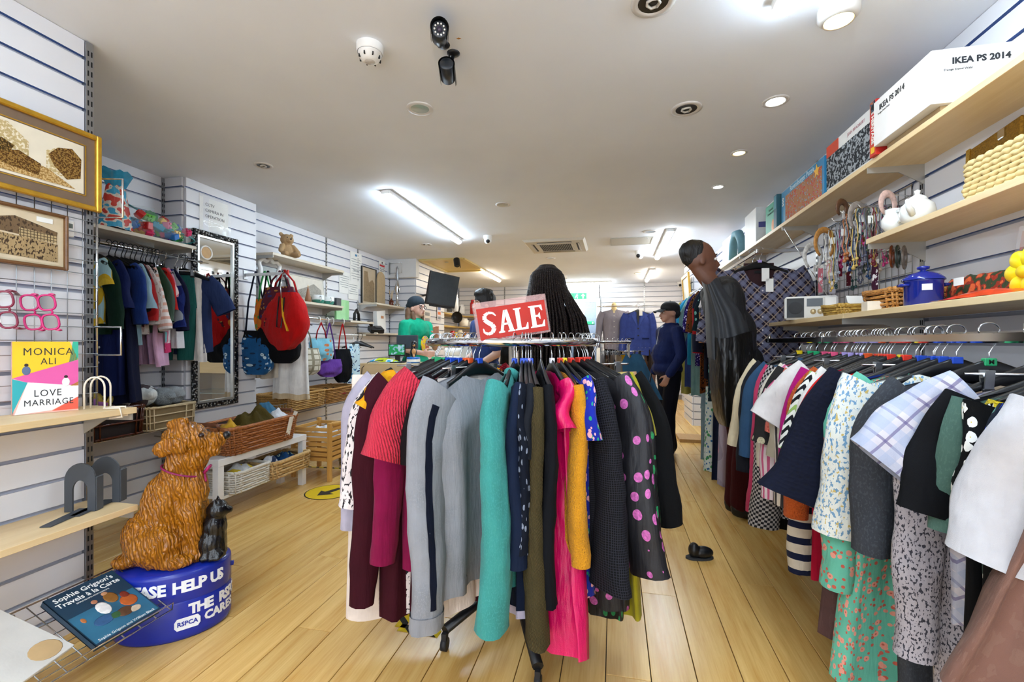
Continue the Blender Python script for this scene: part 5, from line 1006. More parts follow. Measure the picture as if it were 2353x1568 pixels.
# sloping wire shelf with the cookbook and a pale board
t = thing('wire_shelf', 'sloping chrome wire shelf low on the near left wall', 'shelf', (0, 0, 0)); sl0, sl1 = Vector((-2.10, 0, .312)), Vector((-1.805, 0, .162))
for i in range(14): y = .75 + i * .062; obj('slope_wire', MB().cyl((sl0.x, y, sl0.z), (sl1.x, y, sl1.z), .0022, 6), M_STEEL, t)
for i in range(7): p = sl0.lerp(sl1, i / 6); obj('cross_wire', MB().cyl((p.x, .74, p.z), (p.x, 1.56, p.z), .0035 if i in (0, 6) else .0022, 6), M_CHROME, t)
obj('front_lip', MB().tube([(sl1.x, .74, sl1.z), (sl1.x + .004, .74, sl1.z + .03), (sl1.x + .004, 1.56, sl1.z + .03), (sl1.x, 1.56, sl1.z)], .003, 6), M_CHROME, t); obj('back_plate', MB().box((-2.21, 1.2, .30), (.24, .02, .012)), M_STEEL, t)
sn = math.atan2(sl0.z - sl1.z, sl1.x - sl0.x)
t = thing('cookbook', 'dark blue cookbook Sophie Grigson Travels a la Carte lying on the wire shelf', 'book', (-1.945, 1.392, .236), (0, sn, 0))
bw, bl = .24, .285
obj('pages', MB().box((0, 0, .013), (bl - .01, bw - .008, .018)), M_PAPER, t); obj('cover', MB().box((0, 0, .0235), (bl, bw, .003)).box((0, 0, .0025), (bl, bw, .003)).box((0, -bw / 2 + .0015, .013), (bl, .003, .024)), mat('#16384f', .35, 0, .15, 5), t)
RT = (0, 0, math.pi / 2)
obj('cover_glow', MB().box((.06, 0, .02505), (.15, bw - .01, .0003)), mat('#2a6480', .35, 0, .3, 8), t)
text("Sophie Grigson's", .03, M_PAPER, t, (-.115, .0, .0255), RT, .0002, bold=.0004); text('Travels à la Carte', .03, M_PAPER, t, (-.085, .0, .0255), RT, .0002, bold=.0004); text('Sophie Grigson and William Black', .015, M_PAPER, t, (.128, .0, .0262), RT, .0002); text('SIMPLE RECIPES FROM MARKETS', .008, M_PAPER, t, (-.064, .0, .0255), RT, .0002)
for x, y, a, b, c in ((.01, -.01, .045, .03, '#e8e4e0'), (-.035, -.015, .014, .014, '#b97a5a'), (-.02, .035, .04, .03, '#8a5a24'), (-.05, .03, .013, .015, '#c08a64'), (.06, -.04, .03, .045, '#2f5a86'), (.03, .07, .04, .04, '#b85a24'), (.07, .03, .03, .04, '#5a3a24'), (.08, .06, .02, .03, '#c9b49a'), (.02, -.085, .018, .01, '#b06a3a'), (.0, .075, .03, .02, '#7a2a1a'), (.065, -.0, .02, .03, '#2f5a34')): obj('cover_picture', MB().ell((x, y, .0255), (a * .75, b * .75, .0012), 12, 6), mat(c, .5, 0, .15, 60), t)
t, b = bx('pale_board', 'pale canvas covered board lying on the wire shelf at the bottom left', 'board', (-1.99, 1.06, .268), (.34, .32, .012), mat('#d6d2ca', .8, 0, .1, 5, .3, 90)); t.rotation_euler = (0, sn, .25); obj('stain', MB().ell((.12, .1, .0125), (.04, .05, .0008)), mat('#c9a878', .8), t)
# ---------------- collection box with dog and kitten
DB = thing('dog_collection_box', 'large painted dog and black kitten collecting box on a blue oval base', 'collection box', (-1.955, 1.70, 0), math.radians(33)); DB.scale = (.93, .93, .96)
BLU = mat('#142a9a', .22, 0, .1, 6, .05, 60)
ba, bb = .24, .18
obj('base_lower', MB().lathe([(.0001, 0), (.95, 0), (.99, .012), (1.0, .03), (1.0, .165), (.985, .172)], 56, sx=ba, sy=bb), BLU, DB)
obj('base_upper', MB().lathe([(.985, .172), (1.0, .178), (1.0, .285), (.985, .298), (.9, .305), (.0001, .312)], 56, sx=ba, sy=bb), BLU, DB)
obj('catch', MB().lathe([(.0001, .012), (.012, .01), (.012, 0)], 12, M=Matrix.Translation((.238, .02, .24)) @ Matrix.Rotation(math.pi / 2, 4, 'Y')), BLU, DB)
def curved_text(s_, size, zc, a0, a1, m, bold=.001):
    n = len(s_)
    for i, ch in enumerate(s_):
        if ch == ' ': continue
        a = a0 + (a1 - a0) * i / max(1, n - 1); x, y = (ba + .001) * math.cos(a), (bb + .001) * math.sin(a); nx, ny = math.cos(a) / ba, math.sin(a) / bb; text(ch, size, m, DB, (x, y, zc), (math.pi / 2, 0, math.atan2(ny, nx) + math.pi / 2), .0006, bold=bold)
LT = mat('#eef0f4', .4, 0, .04)
curved_text('PLEASE HELP US', .068, .238, math.radians(-128), math.radians(-28), LT, .003)
curved_text('THE RSPCA', .062, .13, math.radians(-60), math.radians(10), LT, .003); curved_text('CARES', .052, .075, math.radians(-44), math.radians(-5), LT, .0025)
a = math.radians(-66); x, y = (ba + .001) * math.cos(a), (bb + .001) * math.sin(a); rr = (math.pi / 2, 0, math.atan2(math.sin(a) / bb, math.cos(a) / ba) + math.pi / 2)
oc = [(-.05, -.012), (-.04, -.026), (.04, -.026), (.05, -.012), (.05, .012), (.04, .026), (-.04, .026), (-.05, .012)]
b_ = obj('badge', MB().prism(oc, .001), LT, DB, (x, y, .075), rr); text('RSPCA', .027, mat('#142a9a', .4, 0, 0), b_, (0, 0, .0018), (0, 0, 0), .0004, bold=.0008)
# the dog (facing local +x)
FUR = NT('dog_paint'); o_ = FUR.obj(); n_ = FUR.noise(FUR.mapn(o_, (1, 1, .45)), 34, 4, .6)
w_ = FUR.n('TexWave', {'Vector': FUR.mapn(o_, (1, 1, .5), rot=(.3, .5, 0)), 'Scale': 22, 'Distortion': 9, 'Detail': 2, 'Detail Scale': 1.6}); FUR.bump(w_.outputs[1], .75, .008)
cl = FUR.mix(FUR.ramp(n_.outputs[0], .3, .75), '#b9761a', '#93560a'); cl = FUR.mix(FUR.math('MULTIPLY', FUR.ramp(w_.outputs[1], .5, .05), .6), cl, '#5a2e06'); M_FUR = FUR.fin(cl, .18); 
Z0 = .305
def dd(c): return .0065 * noise.noise(Vector((c.x * 30, c.y * 30, c.z * 14))) + .0045 * noise.noise(Vector((c.x * 70, c.y * 70, c.z * 30)))
dog = [('e', (-.075, 0, Z0 + .13), (.135, .125, .14)), ('e', (-.03, 0, Z0 + .26), (.105, .1, .16)), ('e', (.02, 0, Z0 + .36), (.09, .088, .12)), ('c', (.03, 0, Z0 + .42), (.045, 0, Z0 + .52), .078, .072),
       ('e', (.045, 0, Z0 + .56), (.1, .092, .092)), ('e', (.1, 0, Z0 + .545), (.075, .065, .06)), ('c', (.11, 0, Z0 + .535), (.185, 0, Z0 + .558), .056, .038), ('e', (.14, 0, Z0 + .505), (.055, .045, .035)), ('e', (.06, 0, Z0 + .47), (.085, .085, .07)),
       ('e', (.07, 0, Z0 + .32), (.075, .085, .13)), ('e', (.06, 0, Z0 + .2), (.06, .07, .13)), ('e', (.06, 0, Z0 + .08), (.06, .08, .08)), ('c', (.085, -.055, Z0 + .24), (.1, -.06, Z0 + .03), .048, .04), ('c', (.085, .055, Z0 + .24), (.1, .06, Z0 + .03), .048, .04),
       ('e', (.13, -.062, Z0 + .026), (.055, .036, .03)), ('e', (.13, .062, Z0 + .026), (.055, .036, .03)), ('e', (-.05, -.1, Z0 + .1), (.105, .055, .095)), ('e', (-.05, .1, Z0 + .1), (.105, .055, .095)), ('e', (.03, -.115, Z0 + .028), (.085, .036, .03)), ('e', (.03, .115, Z0 + .028), (.085, .036, .03)),
       ('e', (-.17, -.03, Z0 + .035), (.07, .06, .035)), ('e', (.03, -.04, Z0 + .645), (.05, .03, .025)), ('c', (.0, -.05, Z0 + .65), (.06, -.05, Z0 + .668), .02, .014)]
blob('dog_body', dog, M_FUR, .009, 5, DB, disp=dd)
for s in (-1, 1): blob('dog_ear', [('e', (.02, s * .088, Z0 + .555), (.062, .016, .036), ry(.4)), ('e', (-.025, s * .09, Z0 + .54), (.04, .014, .036))], M_FUR, .007, 3, DB, disp=dd)
obj('dog_nose', MB().ell((.222, 0, Z0 + .575), (.018, .023, .019)), mat('#17161a', .25), DB)
for s in (-1, 1): obj('dog_eye', MB().ell((.125, s * .053, Z0 + .59), (.013, .012, .011)), mat('#2a1206', .08), DB)
obj('collar_string', MB().tube([(.035 + .086 * math.cos(q), .086 * math.sin(q), Z0 + .42 - .03 * math.cos(q)) for q in [2 * math.pi * i / 28 for i in range(28)]], .0045, 6, closed=True), mat('#8a1450', .6, 0, .3, 120), DB)
obj('collar_bow', MB().tube([(.125, -.01, Z0 + .4), (.15, -.02, Z0 + .43), (.15, .015, Z0 + .43), (.125, .0, Z0 + .395), (.135, -.02, Z0 + .36)], .007, 6), mat('#a81460', .6, 0, .3, 120), DB)
BLK = NT('kitten_paint'); o_ = BLK.obj(); BLK.bump(BLK.noise(BLK.mapn(o_, (1, 1, .4)), 70, 3).outputs[0], .6, .006); M_KIT = BLK.fin('#0c0c0f', .16)
kx, ky = .178, -.045
blob('kitten_body', [('e', (kx - .012, ky, Z0 + .07), (.066, .064, .08)), ('e', (kx + .003, ky, Z0 + .15), (.053, .052, .07)), ('e', (kx + .015, ky, Z0 + .228), (.05, .05, .046)), ('e', (kx + .055, ky, Z0 + .222), (.024, .026, .02)), ('c', (kx + .03, ky - .02, Z0 + .14), (kx + .04, ky - .02, Z0 + .02), .018, .015), ('c', (kx + .03, ky + .02, Z0 + .14), (kx + .04, ky + .02, Z0 + .02), .018, .015), ('e', (kx + .01, ky - .05, Z0 + .03), (.045, .022, .028)), ('c', (kx + .01, ky - .022, Z0 + .25), (kx + .008, ky - .03, Z0 + .285), .016, .005), ('c', (kx + .01, ky + .022, Z0 + .25), (kx + .008, ky + .03, Z0 + .285), .016, .005), ('c', (kx - .04, ky - .05, Z0 + .02), (kx + .03, ky - .07, Z0 + .018), .016, .012)], M_KIT, .006, 3, DB, disp=lambda c: .004 * noise.noise(Vector((c.x * 60, c.y * 60, c.z * 25))))
# ================================================================== left recess: children clothes, toys, mirror
KX, KZ = -3.42, 1.965
shelf('shelf', 'pale shelf above the children clothes rail', -3.66, -3.32, 1.9, 3.08, 2.065, m=wood('#cfc4b0', '#c0b39c', 1, 1), brk=(3.05,), side=-1)
P = W(420, 567, x=KX)
t = thing('wall_rail', 'chrome rail carrying the children clothes in the left recess', 'rail', (KX, 1.8, KZ))
obj('bar', MB().cyl((0, 0, 0), (0, 1.42, 0), .0125, 12), M_CHROME, t)
for y in (.2, 1.38): obj('bracket_arm', MB().box((-.12, y, .0), (.24, .012, .03)), M_CHROME, t)
def kg(px, name, label, cat, m, short, hk='dark', xe=None, rot=0, fn=garment, W0=.32, **kw):
    xe = xe or KX + W0 / 2; P = W(px, HY, x=xe); P.y = min(P.y, 3.2); loc = (KX, P.y, KZ + .005); hanger(loc, rot, short, hk)
    return fn(name, label, cat, m, loc, rot, W0=W0, seed=px, **kw)
DN = fu('#1a2a5e'); DN2 = fu('#121c3e')
kg(236, 'yellow_tee', 'yellow and pale blue children tee at the left of the recess', 'tee', fu('#d9b93a', 'blob', '#a9cfd6', '#d9b93a', s=.8), 'yellow children tee', L=.46, sl=.16, sa=14)
kg(246, 'green_jacket', 'dark green children jacket beside the denim dress', 'jacket', fu('#173a2c'), 'dark green children jacket', L=.52, sl=.44, sa=5)
t = kg(268, 'denim_dress', 'dark blue denim pinafore dress with pale buttons', 'dress', DN, 'denim pinafore dress', L=.92, W0=.34, WH=.42, sl=.3, sa=5, th=.045)
for k in range(7): obj('button', MB().ell((.12, -.052 - .004 * k, -.22 - k * .1), (.008, .004, .008), 8, 6), mat('#d5d8dc', .3, .5), t)
kg(292, 'denim_dress', 'long navy denim skirted dress with wide hem', 'dress', DN2, 'wide hem denim dress', L=.98, W0=.32, WH=.52, sl=.0, th=.05, fold=.02)
kg(306, 'denim_shirt', 'blue denim shirt with frayed hem among children clothes', 'shirt', fu('#2b4a8c'), 'frayed denim shirt', L=.76, sl=.4, sa=4)
kg(320, 'sky_shirt', 'pale sky blue children shirt', 'shirt', fu('#9dbccc'), 'pale sky blue shirt', L=.6, sl=.3, sa=10)
kg(328, 'red_black_jacket', 'black and red children jacket', 'jacket', fu('#a01a1c', 'blob', '#16161a', '#a01a1c', s=.7), 'black and red jacket', L=.46, sl=.38, sa=6)
kg(340, 'speckled_blouse', 'greyish white children blouse with faint print', 'top', fu('#cfc9c6', 'speck', '#a58e8c', s=.4), 'faint print blouse', L=.52, sl=.4, sa=4)
kg(350, 'peach_stripe_top', 'white and peach striped long sleeved children top', 'top', fu('#ebe4e2', 'stripeh', '#dba99a', s=.5), 'peach striped top', L=.42, sl=.44, sa=14, s0=40, rs=.065, re=.045)
kg(358, 'tulle_skirt', 'pale pink tulle skirt among children clothes', 'skirt', fu('#d9b3cd', rough=.95), 'pink tulle skirt', hk='clip', L=.74, W0=.24, WH=.4, sl=0, fold=.03, nf=5, drop=0, neck=.01)
kg(366, 'green_velvet_top', 'bottle green velvet children top', 'top', fu('#15482a', rough=.5), 'bottle green velvet top', L=.5, sl=.38, sa=8, W0=.34)
kg(374, 'red_cardigan', 'red children cardigan behind the striped top', 'cardigan', fu('#b81f1a'), 'red children cardigan', L=.4, sl=.3, sa=10)
kg(382, 'pony_dress', 'pink and turquoise cartoon print children dress with pink hem', 'dress', fu('#d98ca4', 'blob', '#7cc5cf', '#eadfe2', s=1.5), 'pink and turquoise print dress', L=.64, W0=.3, WH=.34, sl=.2, hem=(fu('#cf3f78'), .88))
kg(392, 'cobalt_jumper', 'navy and grey children jumper', 'jumper', fu('#1b2c6e', 'blob', '#8d939c', '#1b2c6e', s=.6), 'navy and grey jumper', L=.42, sl=.42, sa=8)
kg(402, 'navy_jumper', 'dark navy children jumper in front of teal trousers', 'jumper', fu('#12183e'), 'dark navy children jumper', L=.42, sl=.44, sa=7, W0=.34)
kg(410, 'white_pleat_skirt', 'white pleated skirt left of the teal trousers', 'skirt', fu('#dedee2'), 'white pleated skirt', hk='clip', L=.62, W0=.28, WH=.36, sl=0, fold=.02, nf=6, drop=0, neck=.01)
t = kg(433, 'teal_joggers', 'teal green joggers with a smiling face on the hip', 'trousers', fu('#2c6a66'), 'teal joggers', hk='clip', fn=trousers, L=.68, leg=.15, hem=.11, rot=.5, W0=.26)
label_card(t, (-.12, -.05, -.14), (.04, .002, .07)); obj('smile', MB().tube([(.07 + .018 * math.cos(q), -.036, -.235 + .018 * math.sin(q)) for q in [math.radians(d) for d in range(200, 345, 20)]], .0022, 5), M_BLACK, t)
for q in (-1, 1): obj('smile_eye', MB().ell((.07 + q * .009, -.036, -.225), .003, 6, 5), M_BLACK, t)
kg(452, 'white_pleat_dress', 'white pleated sleeveless dress right of the teal trousers', 'dress', fu('#dfdbd8'), 'white pleated dress', L=.72, W0=.28, WH=.36, sl=0, fold=.02, nf=6, rot=.4)
kg(466, 'slate_blouse', 'slate blue loose blouse at the right end of the children rail', 'top', fu('#35456e'), 'slate blue blouse', L=.66, W0=.36, WH=.4, sl=.3, sa=26, s0=44, rs=.08, re=.08, rot=.5)
# toy bags on the shelf
ZK = 2.066
t = thing('toy_bag', 'clear bag of colourful building bricks on the recess shelf', 'toy bag', (-3.42, 2.80, ZK))
rk = random.Random(3); BC = ['#3aa0c8', '#1f5fb8', '#6abf4a', '#e8b51e', '#d8306a', '#6a3aa8', '#1f8a3a', '#e86a9a', '#c8201e', '#2a7ad0']
bm = {}
for i in range(40):
    k = (i % 10, i % 3)
    if k not in bm:
        mb = MB().box((0, 0, 0), (.052, .052 + .03 * (i % 3 == 0), .042), bev=.004)
        for q in ((-.013, -.013), (.013, -.013), (-.013, .013), (.013, .013)): mb.cyl((q[0], q[1], .021), (q[0], q[1], .03), .009, 8)
        bm[k] = mb.mesh('brick', mat(BC[i % 10], .3, 0, .02))
    y = -.25 + rk.random() * .5; lay = rk.random(); hmax = .15 - max(0, y) * .22
    link('toy_brick', bm[k], t, (-.06 + .16 * rk.random(), y, .02 + hmax * lay), (rk.random() * 3, rk.random() * 3, rk.random() * 3))
def bagf(u, v):
    a = 2 * math.pi * u; b = math.pi * (v - .5); k = 1 + .05 * noise.noise(Vector((math.cos(a) * 2, math.sin(a) * 2, v * 4)))
    return (.13 * math.cos(a) * math.cos(b) * k, .33 * math.sin(a) * math.cos(b) * k + .01, .088 + (.1 - .05 * math.sin(a)) * math.sin(b) * k)
obj('clear_film', MB().grid(bagf, 28, 14, closeu=True), glass('#dff4f6', .12, .16), t)
obj('teal_zip', MB().tube([(.10 * math.cos(q), .33 * math.sin(q) + .01, .05 + .03 * math.cos(q)) for q in [2 * math.pi * i / 28 for i in range(28)]], .006, 6, closed=True), mat('#2f9aa0', .4), t)
obj('teal_handle', MB().tube([(.02, -.3, .15), (.03, -.22, .21), (.02, -.12, .185)], .01, 8, flat=.4), mat('#2f9aa0', .4), t)
t = thing('toy_packet', 'tall blue cellophane packet with red and yellow toy print', 'packet', (-3.36, 2.49, ZK))
obj('packet_body', MB().grid(lambda u, v: ((.06 * math.cos(2 * math.pi * u)) * (1 - .5 * v), .11 * math.sin(2 * math.pi * u) * (1 - .45 * v), .3 * v + .01 * noise.noise(Vector((u * 9, v * 5, 2)))), 24, 10, closeu=True, uv=(.4, .3)), fu('#e0d6c8', 'blob', '#c8321e', '#2f9ac0', s=3, rough=.25), t)
obj('packet_neck', MB().grid(lambda u, v: ((.03 + .04 * v) * math.cos(2 * math.pi * u), (.06 + .05 * v) * math.sin(2 * math.pi * u), .29 + .1 * v + .012 * math.sin(u * 40)), 28, 5, closeu=True), mat('#2f8fb4', .15, 0, .2, 30), t)
# tall ornate mirror on the pier
MX = -3.436; y0, y1, z0, z1 = 3.135, 3.605, .72, 2.24
t = thing('ornate_mirror', 'tall mirror in an ornate silver and black frame on the pier', 'mirror', (MX, (y0 + y1) / 2, (z0 + z1) / 2), math.pi / 2)
mw, mh = y1 - y0, z1 - z0
ORN = NT('ornate_frame'); o_ = ORN.obj(); v_ = ORN.vor(o_, 48).outputs[0]; ORN.bump(v_, 1, .01); M_ORN = ORN.fin(ORN.mix(ORN.ramp(v_, .15, .45), '#c4c6c4', '#15161a'), .3, .6)
for s in (-1, 1): obj('frame_side', MB().box((s * (mw / 2 - .022), -.012, 0), (.044, .03, mh), bev=.006), M_ORN, t); obj('frame_rail', MB().box((0, -.012, s * (mh / 2 - .022)), (mw - .088, .03, .044), bev=.006), M_ORN, t)
for s in (-1, 1): obj('silver_slip', MB().box((s * (mw / 2 - .054), -.01, 0), (.022, .022, mh - .088), bev=.003), mat('#b4b6b2', .3, .7), t); obj('silver_slip', MB().box((0, -.01, s * (mh / 2 - .054)), (mw - .11, .022, .022), bev=.003), mat('#b4b6b2', .3, .7), t)
obj('mirror_glass', MB().box((0, -.004, 0), (mw - .12, .006, mh - .12)), mat('#dfe3e4', .02, 1, 0), t)
P = W(474, 581, x=MX + .012); tag(obj('paper_badge', MB().ell((0, 0, 0), (.002, .05, .05), 14, 8), [mat('#c9a06a', .6)], None, P), 'round tan paper badge stuck on the mirror', 'badge')
obj('scalloped_edge', MB().tube([(0, .056 * math.cos(q), .056 * math.sin(q)) for q in [2 * math.pi * i / 18 for i in range(18)]], .007, 6, closed=True), M_PAPER, bpy.data.objects['paper_badge'])
# CCTV notice in a plastic sleeve
P = W(493, 500, x=-3.445); t = thing('cctv_notice', 'paper CCTV CAMERA IN OPERATION notice in a crinkled plastic sleeve', 'notice', P, math.pi / 2)
obj('sheet', MB().grid(lambda u, v: ((u - .5) * .3, .004 * math.sin(u * 7), (v - .5) * .3), 8, 4), M_PAPER, t)
for k, s_ in enumerate(('CCTV', 'CAMERA IN', 'OPERATION')): text(s_, .036, INK, t, (-.1, -.006, .09 - k * .05), RN, .0003, ax='LEFT')
obj('sleeve', MB().grid(lambda u, v: ((u - .5) * .33, -.012 + .006 * noise.noise(Vector((u * 5, v * 6, 1))), (v - .52) * .36), 16, 16), glass('#ffffff', .06, .22), t)
# wire basket shelf with wicker baskets and soft toys in the recess
t = thing('wire_basket', 'chrome wire basket shelf on the recess wall', 'wire basket', (-3.5, 2.5, .62))
for z, r_ in ((0, .004), (.11, .005)):
    obj('rim_wire', MB().tube([(-.15, -.62, z), (.17, -.62, z), (.17, .56, z), (-.15, .56, z)], r_, 8, closed=True), M_CHROME, t)
for i in range(20): y = -.6 + i * .0605; obj('upright_wire', MB().cyl((.17, y, 0), (.17, y + .02, .11), .002, 6), M_STEEL, t)
for i in range(6): x = -.13 + i * .058; obj('floor_wire', MB().cyl((x, -.62, 0), (x, .56, 0), .002, 6), M_STEEL, t)
for y in (-.5, .5): obj('bracket', MB().tube([(.17, y, .0), (.19, y, -.05), (.19, y, -.12), (-.15, y, -.1)], .005, 8), M_CHROME, t)
basket('basket', 'glossy dark brown wicker basket in the recess wire basket', (-3.44, 2.46, .628), math.pi / 2, .36, .26, .2, mat('#4a1d0c', .2, 0, .3, 60), flare=1.06, rows=3, stakes=26, r=.009, inner='#1a0a05')
basket('basket', 'pale straw open weave basket beside the dark brown one', (-3.44, 2.87, .628), math.pi / 2, .38, .26, .17, mat('#d8c39a', .6, 0, .15, 60), flare=1.05, rows=4, stakes=16, r=.006, inner='#8a7450')
def softtoy(name, label, loc, m, s=.06, disp=.004, parts=None, cat='soft toy'): return tag(blob(name, parts or [('e', (0, 0, s), (s, s, s * .9)), ('e', (s * .8, 0, s * 1.1), (s * .5, s * .5, s * .45)), ('e', (-s * .3, s * .7, s * .4), (s * .5, s * .35, s * .35))], m, s * .12, 3, None, loc, disp=lambda c: disp * noise.noise(c * 60)), label, cat)
t = softtoy('owl_toy', 'yellow and lilac round owl soft toy in the dark basket', (-3.38, 2.42, .82), fab('#d8c05a', 'blob', '#c07ac8', '#d8c05a', s=2.5), .075)
obj('eye', MB().ell((.072, -.03, .09), (.012, .02, .02)), M_BLACK, t)
softtoy('spotted_toy', 'white toy with brown spots beside the owl', (-3.40, 2.56, .81), fab('#ded6cc', 'blob', '#5a4638', '#ded6cc', s=4), .05)
softtoy('cow_toy', 'grey and white patched soft toy in the straw basket', (-3.45, 2.74, .79), fab('#e3e8e6', 'blob', '#54484a', '#e3e8e6', s=2.2), .095)
softtoy('grey_toy', 'fluffy mid grey soft toy beside the patched toy', (-3.42, 2.88, .78), fab('#b4bcc0', 'fluff'), .08); softtoy('silver_toy', 'fluffy silver grey soft toy at the right of the straw basket', (-3.46, 3.0, .78), fab('#ccd2d4', 'fluff'), .08)
# ================================================================== left wall further back: bags, shelves, bench, baskets
MLX = -3.648
shelf('shelf', 'pale shelf with the teddy bear on the left wall', MLX, -3.35, 3.97, 5.22, 2.195, m=wood('#d9cdb8', '#c9bba2', 1, 1), brk=(3.98, 5.2), side=-1)
shelf('shelf', 'pale shelf with two mugs on the left wall', MLX, -3.36, 4.2, 5.22, 1.745, m=wood('#d9cdb8', '#c9bba2', 1, 1), brk=(5.2,), side=-1)
shelf('shelf', 'pale shelf with the green card on the left wall', MLX, -3.36, 5.25, 5.98, 1.575, m=wood('#d9cdb8', '#c9bba2', 1, 1), brk=(), side=-1)
shelf('shelf', 'pale shelf with the reed diffuser behind the counter', MLX, -3.36, 6.05, 6.98, 1.865, m=wood('#d9cdb8', '#c9bba2', 1, 1), brk=(6.06, 6.96), side=-1)
shelf('shelf', 'pale low shelf with the white binder behind the counter', MLX, -3.36, 6.05, 6.98, 1.43, m=wood('#d9cdb8', '#c9bba2', 1, 1), side=-1)
# teddy bear
TB = NT('teddy'); o_ = TB.obj(); TB.bump(TB.noise(o_, 220, 3).outputs[0], 1, .01); M_TED = TB.fin('#c9a578', .9)
t = thing('teddy_bear', 'light brown teddy bear sitting on the upper left shelf', 'teddy bear', (-3.44, 4.28, 2.196), math.radians(-25)); t.scale = (.85,) * 3
blob('teddy_body', [('e', (0, 0, .09), (.07, .075, .09)), ('e', (.01, 0, .225), (.075, .08, .072)), ('e', (.075, 0, .21), (.035, .038, .03)), ('e', (-.01, -.065, .29), (.018, .028, .026)), ('e', (-.01, .065, .29), (.018, .028, .026)), ('c', (.03, -.07, .14), (.075, -.11, .07), .03, .028), ('c', (.03, .07, .14), (.075, .11, .07), .03, .028), ('c', (.04, -.05, .035), (.13, -.075, .03), .036, .034), ('c', (.04, .05, .035), (.13, .075, .03), .036, .034)], M_TED, .008, 3, t, disp=lambda c: .003 * noise.noise(c * 70))
obj('nose', MB().ell((.11, 0, .222), (.009, .013, .009)), M_BLACK, t)
for s in (-1, 1): obj('eye', MB().ell((.076, s * .028, .245), .007, 8, 6), M_BLACK, t); obj('foot_pad', MB().ell((.162, s * .08, .032), (.006, .024, .024)), mat('#a8845a', .8), t)
# bag arm from the pier
t = thing('bag_rail', 'white straight arm holding bags in front of the pier', 'rail', (-3.45, 3.72, 1.93)); obj('plate', MB().box((.006, 0, 0), (.012, .05, .09), bev=.002), M_STEEL, t); obj('arm', MB().box((.24, 0, 0), (.47, .014, .028), bev=.003), mat('#d9dde0', .3), t); obj('end_stop', MB().box((.475, 0, .008), (.012, .016, .045)), mat('#c83a2a', .5), t)
def bag(name, label, loc, rot, w_, h_, d_, m, top=None, strap=None, sd=.25, sag=0, seed=0, flap=None, bot=None, taper=.75):
    t = thing(name, label, 'bag', loc, rot); rnd = random.Random(seed); o = rnd.random() * 30
    def fn(u, v):
        a = 2 * math.pi * u; c, s = math.cos(a), math.sin(a); k = taper + (1 - taper) * math.sin(math.pi * min(1, v * .75 + .12)); e = .6
        n = noise.noise(Vector((c * 2 + o, s * 2, v * 4)))
        y = sg(s) * abs(s) ** e * d_ / 2 * (.35 + .65 * math.sin(math.pi * min(1, v * .9 + .05))) + .02 * n
        return (sg(c) * abs(c) ** e * w_ / 2 * k * (1 - .45 * max(0, (v - .8) * 5) ** 2 * (1 - sag)), y, -sd - h_ * v - sag * .3 * h_ * (1 - c * c) * v)
    mb = MB(); mb.grid(fn, 36, 16, closeu=True, uv=(2 * w_, h_)); mb.add([fn(i / 36, 1.0) for i in range(36)], [list(range(36))], 0, True); obj('pouch', mb, m, t)
    if top: obj('top_band', MB().grid(lambda u, v: tuple(q * (1.012 if k < 2 else 1) for k, q in enumerate(fn(u, .0 + .16 * v))), 36, 3, closeu=True), top, t)
    st = strap or m
    for s in (-1, 1):
        pts = [(s * w_ * .28, .012 * s, -sd - .02), (s * w_ * .2, .01 * s, -sd * .5), (s * .012, .004 * s, -.01), (0, .0, .018)]
        obj('strap', MB().tube(pts, .012, 8, flat=.35), st, t)
    return t
A0 = Vector((-3.45, 3.72, 1.93))
bag('tote_bag', 'blue floral tote bag with navy straps left of the red bag', (-3.34, 3.735, 1.945), .05, .36, .42, .12, fu('#2a6a9c', 'flor', '#c9dde6', '#15304f', s=.8), top=fu('#14151c', 'flor', '#8a6a2a', s=1.6), strap=fu('#141c38'), sd=.55, taper=.95)
bag('tropical_bag', 'orange and green tropical print bag behind the red bag', (-3.24, 3.735, 1.945), .03, .2, .34, .08, fu('#d8832a', 'flor', '#3a9a4a', '#c83a1e', s=.7), strap=fu('#3f9a5a', 'flor', '#d8832a', s=1), sd=.25)
bag('black_tote', 'plain black small tote between the floral and red bags', (-3.2, 3.73, 1.945), .02, .22, .3, .08, fu('#0c0c10'), sd=.48)
bag('purple_print_backpack', 'wine purple printed backpack behind the red sling bag', (-3.08, 3.74, 1.945), -.1, .40, .5, .18, fu('#6a2f3f', 'flor', '#35305f', '#b9803a', s=.7), sd=.14, taper=.6)
rb = bag('red_sling_bag', 'large red canvas teardrop sling bag with black piping and yellow strap', (-3.0, 3.71, 1.945), -.25, .56, .5, .2, fu('#c41414'), strap=fu('#b01014'), sd=.2, taper=.3, sag=.25)
obj('piping', MB().tube([(.02, -.075, -.24), (.03, -.10, -.4), (.04, -.115, -.52), (.09, -.11, -.53), (.1, -.095, -.4), (.085, -.07, -.25)], .006, 6), M_BLACK, rb); obj('yellow_strap', MB().tube([(.06, -.07, -.26), (.11, -.1, -.42), (.17, -.1, -.56)], .014, 8, flat=.3), mat('#e0a81a', .6), rb); obj('chain', MB().tube([(.02, -.03, .0), (.03, -.07, -.14), (.06, -.08, -.26)], .005, 6), M_CHROME, rb)
bag('black_backpack', 'black backpack hanging below the red sling bag', (-3.06, 3.76, 1.945), .05, .34, .36, .14, fu('#15151c'), sd=.5)
